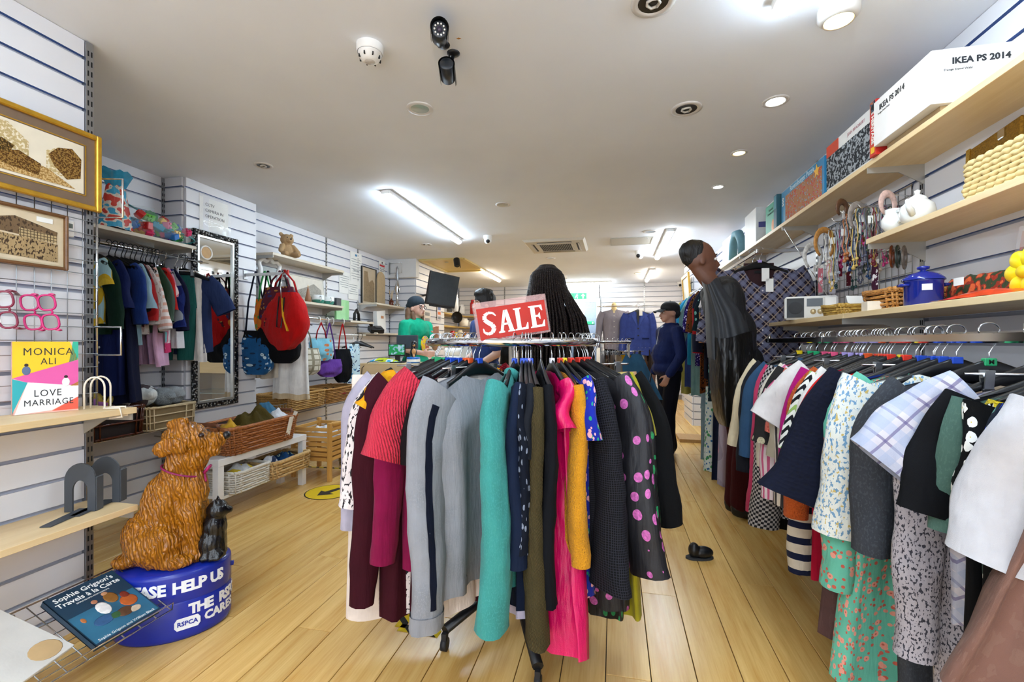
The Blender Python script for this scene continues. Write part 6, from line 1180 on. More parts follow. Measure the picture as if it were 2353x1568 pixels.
# rail with white hooks and small bags
t = thing('wall_rail', 'chrome bag rail with white hooks on the left wall', 'rail', (-3.34, 4.55, 1.56)); obj('bar', MB().cyl((0, -.3, 0), (0, .78, 0), .012, 12), M_CHROME, t)
for y in (-.25, .7): obj('bracket_arm', MB().box((-.15, y, 0), (.3, .012, .025)), M_CHROME, t)
for k, y in enumerate((-.12, .14, .3, .4, .62)): obj('white_hook', MB().tube([(.0, y, -.07), (.02, y, -.03), (.02, y, .01), (.0, y, .024), (-.02, y, .008)], .005, 6), M_WHITE, t)
bag('owl_handbag', 'cream owl print handbag with grey strap on the bag rail', (-3.33, 4.42, 1.5), math.pi / 2 - .4, .36, .3, .16, fu('#d9d2c2', 'grid', '#8f8670', s=.18), strap=fu('#b0a890'), sd=.28, taper=.9)
bag('ice_lolly_bag', 'pale blue lunch bag printed with ice lollies and red handles', (-3.33, 4.72, 1.5), math.pi / 2 - .35, .28, .26, .1, fu('#8fc7d8', 'dots', '#e08a5a', s=1.4), strap=fu('#c0202e'), sd=.17, taper=1)
bag('purple_handbag', 'purple crescent shoulder bag on the bag rail', (-3.33, 4.88, 1.5), math.pi / 2 - .3, .34, .18, .1, fu('#7a4fa6'), strap=fu('#7a4fa6'), sd=.42, taper=.95, sag=.6)
bag('red_black_bag', 'black folded bag with red strap at the right of the bag rail', (-3.33, 5.15, 1.5), math.pi / 2 - .3, .26, .42, .12, fu('#11131c'), strap=fu('#c81a22'), sd=.3, taper=.7)
t = garment('white_linen_trousers', 'white linen garment hanging below the red sling bag', 'trousers', fu('#e3e0dc'), (-3.12, 3.95, 1.62), .3, W0=.3, WH=.36, L=.78, th=.06, hem=(fu('#cdb99a'), .93), drop=0, neck=.01)
hanger((-3.12, 3.95, 1.62), .3, 'white linen garment', 'slim')
t = garment('beige_shorts', 'beige folded linen piece behind the white linen garment', 'shorts', fu('#cfc3b2'), (-3.3, 3.9, 1.6), .1, W0=.34, WH=.3, L=.55, th=.05, drop=0, neck=.01); hanger((-3.3, 3.9, 1.6), .1, 'beige linen piece', 'slim')
# objects on the shelves
t = thing('carved_picture_frame', 'white carved empty picture frame behind the bags', 'picture frame', (-3.55, 4.16, 1.75), (0, 0, math.pi / 2)); 
pts = [(-.13, .0), (-.13, .3), (-.15, .36), (-.1, .40), (-.05, .385), (0, .42), (.05, .385), (.1, .40), (.15, .36), (.13, .3), (.13, 0)]
obj('carved_border', MB().tube([(x, 0, z) for x, z in pts], .022, 8, closed=True), M_WHITE, t); obj('glass_pane', MB().box((0, .01, .17), (.22, .004, .32)), mat('#b9c4c8', .1, .4), t)
t, iw, ih = framed('print_picture', 'pale engraved street print leaning on the mug shelf', (-3.56, 4.78, 1.90), .62, .32, .006, M_PAPER, None, mat('#d8cfc0', .7, 0, .05), (-.12, 0, math.pi / 2)); art(t, [('engraved_houses', [(-.4, -.3), (.42, -.3), (.42, .1), (.2, .3), (.0, .15), (-.4, -.1)], fab('#b9b2a6', 'speck', '#7a766e', s=2))], -.0095)
for y, lb in ((4.82, 'left white and teal two tone mug'), (5.02, 'right white and teal two tone mug')):
    t = thing('mug', lb + ' on the left wall shelf', 'mug', (-3.44, y, 1.746), -.6, 'two tone mugs'); obj('cup', MB().lathe([(.045, 0), (.062, .015), (.068, .045)], 24, capb=True), mat('#3f8a78', .25), t); obj('upper_cup', MB().lathe([(.068, .045), (.07, .1), (.064, .1), (.06, .05)], 24), M_CER, t); obj('handle', MB().tube([(.066, 0, .085), (.1, 0, .08), (.1, 0, .04), (.064, 0, .03)], .007, 8), M_CER, t)
t, b = bx('dark_tin', 'dark grey tin box right of the mugs', 'box', (-3.46, 5.15, 1.746), (.16, .1, .09), mat('#3a3d42', .4)); obj('lid', MB().box((0, 0, .092), (.162, .102, .006)), M_DARK, t)
t = thing('ornament', 'small brown bird ornament left of the mugs', 'ornament', (-3.46, 4.66, 1.746)); obj('figure', MB().lathe([(.03, 0), (.035, .04), (.02, .1), (.012, .15), (.0001, .19)], 14, capb=True), mat('#9a6a4a', .6), t); obj('beak', MB().lathe([(.006, 0), (.0001, .03)], 8, M=Matrix.Translation((.0, .0, .18))), mat('#d8a04a', .5), t)
t, b = bx('green_card', 'pale green card folder standing on the shelf behind the bags', 'card', (-3.5, 5.4, 1.576), (.02, .3, .27), mat('#8fc98a', .6)); obj('fold_edge', MB().box((.012, -.04, .135), (.004, .2, .26)), mat('#a5d69e', .6), t)
t = thing('black_ornament', 'black arched ornament beside the green card', 'ornament', (-3.48, 5.72, 1.576)); obj('arch', MB().tube([(0, -.06, 0), (0, -.05, .1), (0, 0, .16), (0, .05, .1), (0, .06, 0)], .02, 8), M_BLACK, t); obj('foot', MB().box((0, 0, .006), (.06, .16, .012)), M_BLACK, t)
# paper notices
for k, (px, py, w_, h_, lb, lines) in enumerate(((818, 622, .3, .52, 'large white policy notice high on the left wall', 9), (792, 650, .26, .3, 'white notice with bullet points beside the policy notice', 6), (812, 668, .26, .26, 'white notice below the policy notice', 5), (878, 620, .2, .28, 'white notice with red heading CCTV near the column', 3))):
    P = W(px, py, x=MLX + .004 + .002 * k); t = thing('paper_notice', lb, 'notice', P, math.pi / 2); obj('sheet', MB().box((0, 0, 0), (w_, .002, h_)), M_PAPER, t)
    for j in range(lines): obj('print_line', MB().box((0, -.0014, h_ * .3 - j * h_ * .6 / lines), (w_ * (.8 - .25 * (j % 3 == 2)), .0006, .006)), mat('#7d8288', .7), t)
    if k == 0: obj('blue_badge', MB().box((0, -.0014, h_ * .42), (.05, .0006, .03)), mat('#2a7ab0', .5), t); text('Polite notice', .03, INK, t, (0, -.002, 0), RN, .0003)
    if k == 3: text('CCTV', .06, INK, t, (0, -.002, -.01), RN, .0003, bold=.0006); obj('red_heading', MB().box((0, -.0016, .06), (.16, .0006, .03)), mat('#c8242a', .5), t); obj('camera_symbol', MB().box((0, -.0016, .11), (.03, .0006, .03)), INK, t)
t, iw, ih = framed('framed_print', 'tall brown street print in a thin black frame behind the counter', (-3.635, 6.3, 2.14), .42, .56, .012, M_BLACK, None, mat('#c9b79c', .7, 0, .1, 6), (0, 0, math.pi / 2)); art(t, [('printed_tower', [(-.4, -.45), (.4, -.45), (.4, .1), (.25, .2), (.0, .1), (-.1, .4), (-.35, .4)], fab('#b09a7c', 'speck', '#8a765c', s=1.2))], -.0095)
# reed diffuser, trophy, cork board, binder, telephone
t = thing('reed_diffuser', 'amber reed diffuser bottle with sticks on the counter shelf', 'diffuser', (-3.42, 6.62, 1.866)); obj('bottle', MB().lathe([(.035, 0), (.037, .01), (.037, .07), (.015, .09), (.014, .11)], 18, capb=True), mat('#5a2414', .1), t)
for k in range(6): obj('reed', MB().cyl((0, 0, .06), (.03 * math.cos(k), .035 * math.sin(k * 1.3), .24), .003, 6), mat('#d8b98a', .7), t)
t = thing('trophy', 'silver trophy figure on the counter shelf', 'trophy', (-3.42, 6.82, 1.866)); obj('column', MB().lathe([(.05, 0), (.05, .03), (.02, .05), (.02, .2), (.05, .28), (.03, .36), (.015, .42)], 16, capb=True), M_CHROME, t); obj('figure', MB().lathe([(.015, .42), (.03, .5), (.012, .58), (.02, .62), (.0001, .66)], 12), M_STEEL, t)
t, b = bx('cork_board', 'tan arched board leaning behind the reed diffuser', 'board', (-3.6, 6.62, 1.866), (.02, .24, .42), mat('#c9b08a', .8)); obj('arch_top', MB().cyl((-.008, 0, .42), (.008, 0, .42), .118, 24), mat('#c9b08a', .8), t)
t, b = bx('white_binder', 'white ring binder leaning on the low shelf behind the counter', 'binder', (-3.5, 6.42, 1.432), (.06, .26, .34), M_WHITE); b.rotation_euler = (.12, 0, 0); obj('spine_label', MB().box((.032, 0, .24), (.002, .08, .04)), mat('#c88a5a', .6), t)
t, b = bx('white_binder', 'second white binder behind the leaning one', 'binder', (-3.52, 6.3, 1.432), (.05, .05, .32), M_WHITE); obj('finger_ring', MB().cyl((.0, -.026, .06), (.0, -.024, .06), .014, 12), M_DARK, t)
t = thing('telephone', 'black desk telephone on the low shelf behind the counter', 'telephone', (-3.42, 6.14, 1.432), .8); obj('base', MB().box((0, 0, .04), (.2, .18, .07), R=rx(.3), bev=.01), M_BLACK, t); obj('handset', MB().tube([(-.09, -.08, .1), (-.09, 0, .14), (-.09, .08, .15)], .022, 10), M_BLACK, t); obj('keypad', MB().box((.03, -.01, .085), (.1, .1, .004), R=rx(.3)), mat('#4a4c50', .5), t)
t = garment('patterned_scarf', 'blue and white patterned cloth hanging near the counter end', 'scarf', fu('#cfe3ea', 'flor', '#2a7ab0', '#1a2a5a', s=.8), (-3.4, 5.5, 1.38), math.pi / 2, W0=.3, WH=.34, L=.62, th=.04, drop=0, neck=.01); hanger((-3.4, 5.5, 1.38), math.pi / 2, 'blue patterned cloth', 'slim')
t = thing('wall_rail', 'short white rail with empty hangers left of the counter', 'rail', (-3.45, 5.45, 1.375)); obj('bar', MB().cyl((0, -.25, .012), (.0, .45, .012), .01, 10), M_WHITE, t); obj('bracket_arm', MB().box((-.1, .3, .012), (.2, .012, .02)), M_WHITE, t)
for k, y in enumerate((5.68, 5.78)):
    t = thing('coat_hanger', ('left' if k == 0 else 'right') + ' empty black hanger near the counter end', 'hanger', (-3.45, y, 1.385), .7 + k * .4); link('hook', hmesh('hookb'), t); link('shoulder_bar', hmesh('arm'), t)
# wire shelf with two golden baskets
t = thing('wire_basket', 'chrome wire basket shelf carrying two golden baskets', 'wire basket', (-3.45, 4.62, .56))
for z in (0, .1): obj('rim_wire', MB().tube([(-.18, -.72, z), (.2, -.72, z), (.2, .72, z), (-.18, .72, z)], .004, 8, closed=True), M_STEEL, t)
for i in range(34): y = -.71 + i * .043; obj('upright_wire', MB().cyl((.2, y, 0), (.2, y, .1), .0018, 6), M_STEEL, t)
for i in range(5): obj('floor_wire', MB().cyl((-.15 + i * .075, -.72, 0), (-.15 + i * .075, .72, 0), .002, 6), M_STEEL, t)
obj('cross_wire', MB().cyl((.2, -.72, .05), (.2, .72, .05), .0018, 6), M_STEEL, t)
basket('basket', 'square golden wicker basket on the wire shelf under the bags', (-3.42, 4.35, .568), math.pi / 2, .62, .36, .17, wick('#c99a52', '#7a4f20', 1.6), flare=1.08, rows=9, stakes=16, r=.009, inner='#8a6430')
basket('basket', 'rounded golden wicker basket at the far end of the wire shelf', (-3.42, 4.98, .568), math.pi / 2, .56, .36, .17, wick('#c08a44', '#6e4218', 1.6), flare=1.2, rows=9, stakes=14, r=.008, inner='#b5884a')
drape('folded_cloth', 'dark navy and red cloth lying in the rounded golden basket', 'cloth', (-3.42, 4.98, .66), fab('#16182a', 'blob', '#8a2a2a', '#16182a', s=1), .22, .14, .07, 3)
# white bench and what stands on it
WB = mat('#eceae8', .4, 0, .02)
t = thing('white_bench', 'white bench with a lower shelf by the left wall', 'bench', (-2.86, 3.17, 0))
obj('top', MB().box((0, 0, .425), (.28, .95, .05), bev=.002), WB, t); obj('lower_shelf', MB().box((0, 0, .165), (.25, .86, .02)), WB, t)
for sx in (-1, 1):
    for sy in (-1, 1): obj('leg', MB().box((sx * .112, sy * .448, .2), (.05, .05, .4), bev=.0015), WB, t)
big = basket('basket', 'large reddish brown wicker hamper basket full of clothes on the bench', (-2.88, 3.13, .452), math.radians(90), .66, .34, .2, wick('#b06a34', '#4a1e0a', 1.4), flare=1.14, rows=11, stakes=17, r=.0095, handles=True, inner='#2a1208')
label_card(big, (.24, -.2, .12), (.05, .002, .17), rot=(.25, 0, 0)); label_card(big, (.3, -.2, .2), (.06, .002, .08), rot=(.25, .3, .2))
drape('folded_cloth', 'khaki green trousers crumpled in the hamper basket', 'cloth', (-2.84, 3.16, .6), fab('#5e5122'), .14, .19, .15, 5)
drape('folded_cloth', 'yellow cloth at the left of the hamper basket', 'cloth', (-2.82, 2.9, .6), fab('#d2a838'), .1, .09, .1, 8)
drape('folded_cloth', 'blue denim bundle behind the khaki trousers', 'cloth', (-2.92, 3.4, .6), fab('#4a7a94'), .12, .14, .16, 9)
drape('folded_cloth', 'white cloth at the right of the hamper basket', 'cloth', (-2.8, 3.4, .6), fab('#dfe0e2'), .09, .1, .12, 12)
t = basket('basket', 'white paper rope basket with a cloth lining on the bench shelf', (-2.80, 2.97, .176), math.radians(90), .34, .25, .15, mat('#d9d2c6', .8, 0, .12, 60), flare=1.03, rows=9, stakes=10, r=.008, liner=fab('#dcd4ca'), inner='#b9b0a2')
drape('folded_cloth', 'white crumpled plastic and yellow cloth in the white basket', 'cloth', (-2.80, 2.97, .27), fab('#e2e4e6', 'blob', '#e0c23a', '#e2e4e6', s=1.2), .1, .13, .08, 15)
basket('basket', 'flat seagrass tray basket on the bench shelf', (-2.78, 3.38, .176), math.radians(90), .44, .24, .13, mat('#c4a06a', .8, 0, .25, 50), flare=1.06, rows=6, stakes=12, r=.011, inner='#6e5026')
drape('folded_cloth', 'blue patterned clothes in the seagrass tray', 'cloth', (-2.78, 3.4, .25), fab('#1c4a74', 'flor', '#a9c4b4', '#102a4a', s=.9), .1, .17, .11, 17)
drape('folded_cloth', 'white and navy clothes at the near end of the seagrass tray', 'cloth', (-2.76, 3.24, .25), fab('#d8d8dc', 'blob', '#25304a', '#d8d8dc', s=1.5), .08, .07, .09, 19)
# slatted wooden crate on legs
t = thing('slatted_crate', 'bamboo slatted crate on legs beside the bench', 'crate', (-2.74, 3.93, 0)); BM = wood('#d9a85c', '#b9823a', 1.5, 0); BM2 = wood('#d9a85c', '#b9823a', 1.5, 2); w2, d2 = .19, .19
for sx in (-1, 1):
    for sy in (-1, 1): obj('leg', MB().box((sx * w2, sy * d2, .27), (.035, .035, .54 if sx > 0 else .5), bev=.003), BM2, t)
for i in range(7):
    z = .2 + i * .046
    for s in (-1, 1): obj('slat', MB().box((0, s * d2, z), (.34, .012, .032), bev=.002), BM, t)
    for s in (-1, 1): obj('slat', MB().box((s * w2, 0, z), (.012, .345, .032), bev=.002), wood('#d9a85c', '#b9823a', 1.5, 1), t)
obj('handle_rail', MB().tube([(w2, -.17, .525), (w2, 0, .51), (w2, .17, .535)], .014, 8, flat=1.6), BM, t); obj('floor_board', MB().box((0, 0, .19), (.35, .35, .012)), BM, t)
obj('ribbon', MB().box((w2 + .012, .03, .44), (.002, .03, .09), R=rx(.3)), M_PAPER, t)
drape('folded_cloth', 'white cloth heap in the slatted crate', 'cloth', (-2.74, 3.93, .38), fab('#e4e4e6'), .15, .15, .1, 21)
basket('basket', 'tall seagrass basket between the crate and the counter', (-2.66, 4.42, 0), 0, .3, .26, .3, mat('#b5985e', .85, 0, .25, 50), flare=1.2, rows=10, stakes=10, r=.011, inner='#4a3a20')
# floor stickers
def floor_arrow(px, py, lab, ang, r_=.2):
    P = W(px, py, z=0); t = thing('floor_sticker', lab, 'sticker', (P.x, P.y, .0012), ang); k = 36
    obj('black_ring', MB().prism([(r_ * math.cos(2 * math.pi * i / k), r_ * math.sin(2 * math.pi * i / k)) for i in range(k)], .0006), M_BLACK, t); obj('yellow_disc', MB().prism([(r_ * .95 * math.cos(2 * math.pi * i / k), r_ * .95 * math.sin(2 * math.pi * i / k)) for i in range(k)], .001), mat('#e8c418', .5, 0, .04), t)
    obj('arrow', MB().prism([(-.025, -.11), (.025, -.11), (.03, .02), (.085, .02), (.0, .12), (-.085, .02), (-.03, .02)], .0014), mat('#2a2620', .6), t)
floor_arrow(757, 1131, 'round yellow floor sticker with a black arrow in the left aisle', math.radians(160)); floor_arrow(1478, 1166, 'worn yellow floor sticker in the right aisle', math.radians(0), .16); floor_arrow(1488, 944, 'far yellow floor sticker near the navy man', 0, .18)
def tape(name, label, pts, w_=.05):
    mb = MB(); 
    for a, b in zip(pts, pts[1:]):
        a, b = Vector(a), Vector(b); d = (b - a).normalized(); n = Vector((-d.y, d.x, 0)) * w_ / 2; mb.add([a - n, a + n, b + n, b - n], [[0, 3, 2, 1]])
    tag(obj(name, mb, fab('#dfc416', 'stripev', '#1a1710', s=.28)), label, 'tape')
pz = lambda px, py, z=.0016: W(px, py, z=z)
tape('floor_tape', 'black and yellow hazard tape corner on the floor beside the round rack', [pz(962, 1385), pz(918, 1442), pz(1010, 1458)]); tape('floor_tape', 'yellow tape line on the floor near the counter', [pz(690, 1072), pz(850, 1080)], .03)
# ================================================================== counter zone
t = thing('display_counter', 'pale wooden shop counter with a glazed display front', 'counter', (-2.15, 4.62, 0)); CW = wood('#d9c096', '#c9ac7c', 1, 0)
Lx, Dp = 1.24, .55
obj('plinth', MB().box((0, Dp / 2, .20), (Lx, Dp, .4)), CW, t); obj('top_panel', MB().box((0, Dp / 2, .985), (Lx, Dp, .13), bev=.003), CW, t)
for s in (-1, 1): obj('side_panel', MB().box((s * (Lx / 2 - .0125), Dp / 2, .66), (.025, Dp, .53)), CW, t)
obj('back_panel', MB().box((0, Dp - .01, .66), (Lx, .02, .53)), CW, t); obj('glass_shelf', MB().box((0, Dp / 2, .66), (Lx - .05, Dp - .06, .008)), glass('#cfe4de', .05, .4), t)
obj('front_glass', MB().box((0, .006, .66), (Lx - .05, .005, .52)), glass('#ffffff', .03, .08), t); obj('glass_bead', MB().box((0, .004, .405), (Lx, .012, .012)).box((0, .004, .917), (Lx, .012, .012)), CW, t)
tag(obj('display_book', MB().box((0, 0, .014), (.2, .14, .028), bev=.002).box((0, -.002, .036), (.18, .13, .016)), mat('#8a4038', .5, 0, .2), None, (-2.55, 4.86, .665)), 'stacked paperback books on the glass shelf of the counter', 'book')
t = thing('white_cup', 'white cup inside the glazed counter', 'cup', (-2.38, 4.8, .402)); obj('cup_body', MB().lathe([(.04, 0), (.045, .1), (.042, .1)], 18, capb=True), M_CER, t); obj('rim', MB().tube([(.044 * math.cos(q), .044 * math.sin(q), .1) for q in [i * math.pi / 8 for i in range(16)]], .003, 6, closed=True), M_CER, t)
ZC = 1.051
t = thing('plastic_packet', 'blue white and yellow plastic packet on the counter', 'packet', (-2.56, 4.78, ZC), .1); obj('film', MB().grid(lambda u, v: ((u - .5) * .34, (v - .5) * .1, .012 + .045 * math.sin(math.pi * u) ** .6 * math.sin(math.pi * v) + .008 * noise.noise(Vector((u * 9, v * 6, 0)))), 24, 10, uv=(.34, .1)), fu('#d6e2e6', 'blob', '#b9c81e', '#2a9ac8', s=1.6, rough=.25), t); obj('seal', MB().box((.17, 0, .012), (.02, .08, .004)), mat('#2a9ac8', .3), t)
tag(obj('power_cable', MB().tube([(-2.76, 4.63, .85), (-2.74, 4.612, 1.0), (-2.68, 4.64, 1.062), (-2.6, 4.7, 1.075), (-2.5, 4.8, 1.09), (-2.42, 4.86, 1.06), (-2.3, 4.85, 1.058)], .004, 6), M_DARK), 'thin black cable trailing over the counter edge', 'cable')
P = W(912, 797, y=4.8); t = thing('tablet', 'small screen on a stand showing green shapes on the counter', 'screen', (P.x, 4.8, ZC), .15); obj('bezel', MB().box((0, 0, .145), (.2, .015, .14), bev=.003), M_BLACK, t); obj('screen', MB().box((0, -.0085, .15), (.18, .002, .115)), fab('#9fd0dc', 'blob', '#2fa860', '#c9e4ea', s=4), t); obj('stand', MB().box((0, .03, .04), (.05, .04, .08)).box((0, .02, .004), (.14, .12, .008)), M_BLACK, t)
P = W(936, 782, y=5.05); t = thing('till_monitor', 'dark grey back of a till monitor on the counter', 'monitor', (P.x, 5.05, ZC)); obj('panel', MB().box((0, 0, .24), (.27, .03, .16), bev=.005), mat('#39424a', .5), t); obj('stand', MB().box((0, .02, .08), (.05, .03, .16)).box((0, .03, .005), (.2, .16, .01)), M_DARK, t)
P = W(950, 810, y=4.78); t = thing('small_dog_box', 'small black and tan dog collecting figure on a blue base', 'collection box', (P.x, 4.78, ZC), -.4)
obj('base', MB().lathe([(.07, 0), (.075, .01), (.075, .06), (.068, .068), (.0001, .07)], 24, capb=True), mat('#1a62b0', .3), t); obj('white_band', MB().lathe([(.0755, .015), (.0755, .045)], 24), M_PAPER, t)
blob('dog_body', [('e', (0, 0, .12), (.04, .04, .055)), ('c', (.0, 0, .15), (.0, 0, .21), .03, .03), ('e', (.005, 0, .225), (.034, .03, .03)), ('c', (.0, 0, .2), (.03, -.03, .21), .016, .012)], mat('#16161b', .3), .006, 2, t); blob('tan_chest', [('e', (.028, -.02, .13), (.025, .022, .035)), ('e', (.03, -.022, .2), (.016, .014, .014)), ('c', (.03, -.025, .1), (.045, -.035, .075), .014, .012)], mat('#c9935a', .35), .005, 2, t)
for k, dz in enumerate((0, .085)):
    t = thing('bag_roll', ('lower' if k == 0 else 'upper') + ' white paper bag roll on the counter', 'roll', (-1.78, 4.95, ZC + .043 + dz)); obj('roll', MB().cyl((-.1, 0, 0), (.1, 0, 0), .043, 24), M_PAPER, t); obj('core', MB().cyl((-.101, 0, 0), (.101, 0, 0), .018, 16), mat('#b99a6a', .8), t)
t = thing('plastic_cover', 'clear plastic bag standing upright like a dome on the counter', 'plastic bag', (-1.62, 5.0, ZC)); obj('film', MB().lathe([(.09, 0), (.1, .1), (.095, .2), (.075, .28), (.03, .325), (.0001, .33)], 24), glass('#eef4f4', .1, .42), t); obj('inner_stand', MB().cyl((0, 0, 0), (0, 0, .28), .012, 10), mat('#b9bfc2', .4), t)
# posters on the column side and television
for k, (px, py, w_, h_, c, lb) in enumerate(((982, 742, .28, .42, '#efe9e2', 'white poster with small print on the column side'), (1009, 715, .2, .36, '#d9d3dc', 'poster with blue and orange photo strips beside the shelves'), (985, 770, .3, .2, '#ece4da', 'small cream notice under the white poster'))):
    P = W(px, py, x=-3.17); t = thing('paper_notice', lb, 'notice', P, math.pi / 2); obj('sheet', MB().box((0, 0, 0), (w_, .003, h_)), mat(c, .7), t)
    for j in range(4): obj('print_block', MB().box((0, -.002, h_ * (.36 - .24 * j)), (w_ * .7, .001, h_ * .14)), mat(['#4a4f8a', '#6a7ab0', '#d8743a', '#8a8f98'][j] if k == 1 else '#9a9c9e', .7), t)
P = W(1017, 667, t=7.0); t = thing('television', 'black flat television on a wall arm tilted downwards', 'television', P, (math.radians(10), math.radians(4), math.radians(60)))
obj('bezel', MB().box((0, 0, 0), (.56, .045, .5), bev=.006), M_BLACK, t); obj('screen', MB().box((0, -.0235, .008), (.53, .002, .46)), mat('#2c343a', .12, 0, .1), t); TI = Matrix.LocRotScale(t.location, t.rotation_euler, None).inverted(); obj('wall_arm', MB().tube([(0, .02, 0), TI @ Vector((-2.95, 7.1, P.z)), TI @ Vector((-3.19, 7.3, P.z))], .02, 8), M_DARK, t); obj('lower_bar', MB().box((0, -.01, -.26), (.4, .04, .02)), M_DARK, t)
t = thing('wire_hook', 'empty chrome display arm on the bulkhead above the column', 'hook', (-3.5, 6.9, 2.5)); obj('arm', MB().tube([(-.1, 0, .08), (.14, -.04, .08), (.14, -.04, -.08), (-.1, 0, -.08)], .005, 8), M_CHROME, t); obj('plate', MB().box((-.1, .005, 0), (.02, .01, .2)), M_STEEL, t)
# shelves with kitchenware in the far left corner
YS = wood('#dcbf74', '#cba95a', 1, 1)
for z, l in ((1.93, 'upper'), (1.655, 'lower'), (1.36, 'lowest')):
    t = thing('corner_shelf', '%s yellowish wooden shelf running round the far left corner' % l, 'shelf', (-3.8, 9.5, z)); obj('side_board', MB().box((.15, -.1, -.015), (.32, 2.4, .03)), YS, t); obj('back_board', MB().box((.95, 1.22, -.015), (1.5, .32, .03)), wood('#dcbf74', '#cba95a', 1, 0), t)
def jar(px, py, z, r_, h_, c, name, lb, cat, t_=9.9, lid=None, metal=0):
    P = W(px, HY, t=t_); t = thing(name, lb, cat, (P.x, P.y, z + .001)); obj('body', MB().lathe([(r_ * .9, 0), (r_, .01), (r_, h_ * .8), (r_ * .7, h_ * .92), (r_ * .6, h_)], 18, capb=True, capt=True), mat(c, .25, metal), t); obj('lid', MB().lathe([(r_ * .72, h_ * .93), (r_ * .72, h_ * 1.06), (.0001, h_ * 1.08)], 16), mat(lid or c, .3, metal), t)
for a in ((1047, 1.93, .06, .34, '#e3e6ea', 'canister', 'tall white canister on the upper corner shelf', 'canister'), (1033, 1.93, .06, .16, '#5a5f66', 'canister', 'short grey canister left of the tall white one', 'canister'), (1060, 1.93, .08, .2, '#cfd3da', 'glass_jar', 'pale glass jug on the upper corner shelf', 'jug'), (1087, 1.93, .07, .3, '#b01c22', 'red_flask', 'red flask left of the SALE sign', 'flask'), (1067, 1.655, .1, .16, '#ece8de', 'dome_dish', 'white domed dish on the lower corner shelf', 'dish'), (1082, 1.655, .05, .1, '#c9ccd0', 'glass_jar', 'small glass jar on the lower corner shelf', 'jar'), (1040, 1.36, .06, .16, '#c8281e', 'food_jar', 'red topped yellow jar on the lowest corner shelf', 'jar'), (1047, 1.36, .05, .13, '#d8b82a', 'food_jar', 'yellow jar beside the red topped jar', 'jar'), (1057, 1.36, .07, .2, '#e3d9c0', 'milk_jug', 'cream jug on the lowest corner shelf', 'jug'), (1071, 1.36, .08, .15, '#d07a1a', 'tin', 'orange tin on the lowest corner shelf', 'tin'), (1088, 1.36, .06, .13, '#e6e2da', 'mug', 'white mug at the right of the lowest corner shelf', 'mug')):
    jar(a[0], 0, *a[1:5], *a[5:], t_=10.35 if a[0] > 1055 else 9.6)
P = W(1051, 741, t=9.4); t = thing('frying_pan', 'black frying pan standing upright on the lower corner shelf', 'pan', (P.x, P.y, 1.80), (0, .25, 0)); obj('pan_disc', MB().lathe([(.0001, 0), (.1, .0), (.12, .03)], 24, M=Matrix.Rotation(math.pi / 2, 4, 'X')), M_BLACK, t); obj('handle', MB().cyl((0, 0, .11), (0, 0, .24), .014, 8), M_BLACK, t)
# ================================================================== back of the shop
P = W(1325, 681, y=10.86); t = thing('exit_sign', 'green fire exit sign with running man and arrow above the back door', 'sign', (P.x, 10.87, P.z))
obj('sign_board', MB().box((0, 0, 0), (.46, .01, .15)), mat('#139a5a', .4, 0, 0), t); text('Fire', .055, M_PAPER, t, (-.16, -.006, .035), RN, .0003, bold=.001); text('exit', .055, M_PAPER, t, (-.16, -.006, -.03), RN, .0003, bold=.001)
obj('running_man', MB().tube([(-.04, -.007, -.05), (-.02, -.007, -.01), (.0, -.007, .03), (.03, -.007, .01)], .009, 6).tube([(-.02, -.007, -.01), (.02, -.007, -.02), (.02, -.007, -.055)], .009, 6).ell((.012, -.007, .05), .012, 8, 6), M_PAPER, t); obj('white_panel', MB().box((.0, -.0055, 0), (.12, .001, .14)), mat('#2aa86a', .4), t)
obj('arrow', MB().prism([(.135, -.055), (.165, -.055), (.165, .0), (.2, .0), (.15, .06), (.1, .0), (.135, .0)], .002, M=Matrix.Translation((0, -.006, 0)) @ Matrix.Rotation(math.pi / 2, 4, 'X')), M_PAPER, t)
P = W(1332, 710, y=10.84); t = thing('paper_notice', 'white paper notice stuck on the back doorway', 'notice', (P.x, 10.845, P.z)); obj('sheet', MB().box((0, 0, 0), (.24, .003, .3)), M_PAPER, t)
for j in range(4): obj('print_line', MB().box((0, -.002, .06 - j * .04), (.16, .001, .008)), mat('#9a9c9e', .7), t)
P = W(1355, 742, y=12.7); t = thing('exit_sign', 'small far green exit sign at the end of the corridor', 'sign', (P.x, 12.75, P.z)); obj('sign_board', MB().box((0, 0, 0), (.24, .01, .08)), emis('#0f8a50', .6), t); obj('arrow', MB().box((.08, -.006, 0), (.03, .002, .05)), M_PAPER, t)
lp = bpy.data.lights.new('corridor_lamp', 'POINT'); lp.energy = 18; lp.shadow_soft_size = .15; lp.color = (.85, .93, 1); lo = bpy.data.objects.new('corridor_lamp', lp); COL.objects.link(lo); lo.location = (-.75, 12.0, 2.35)
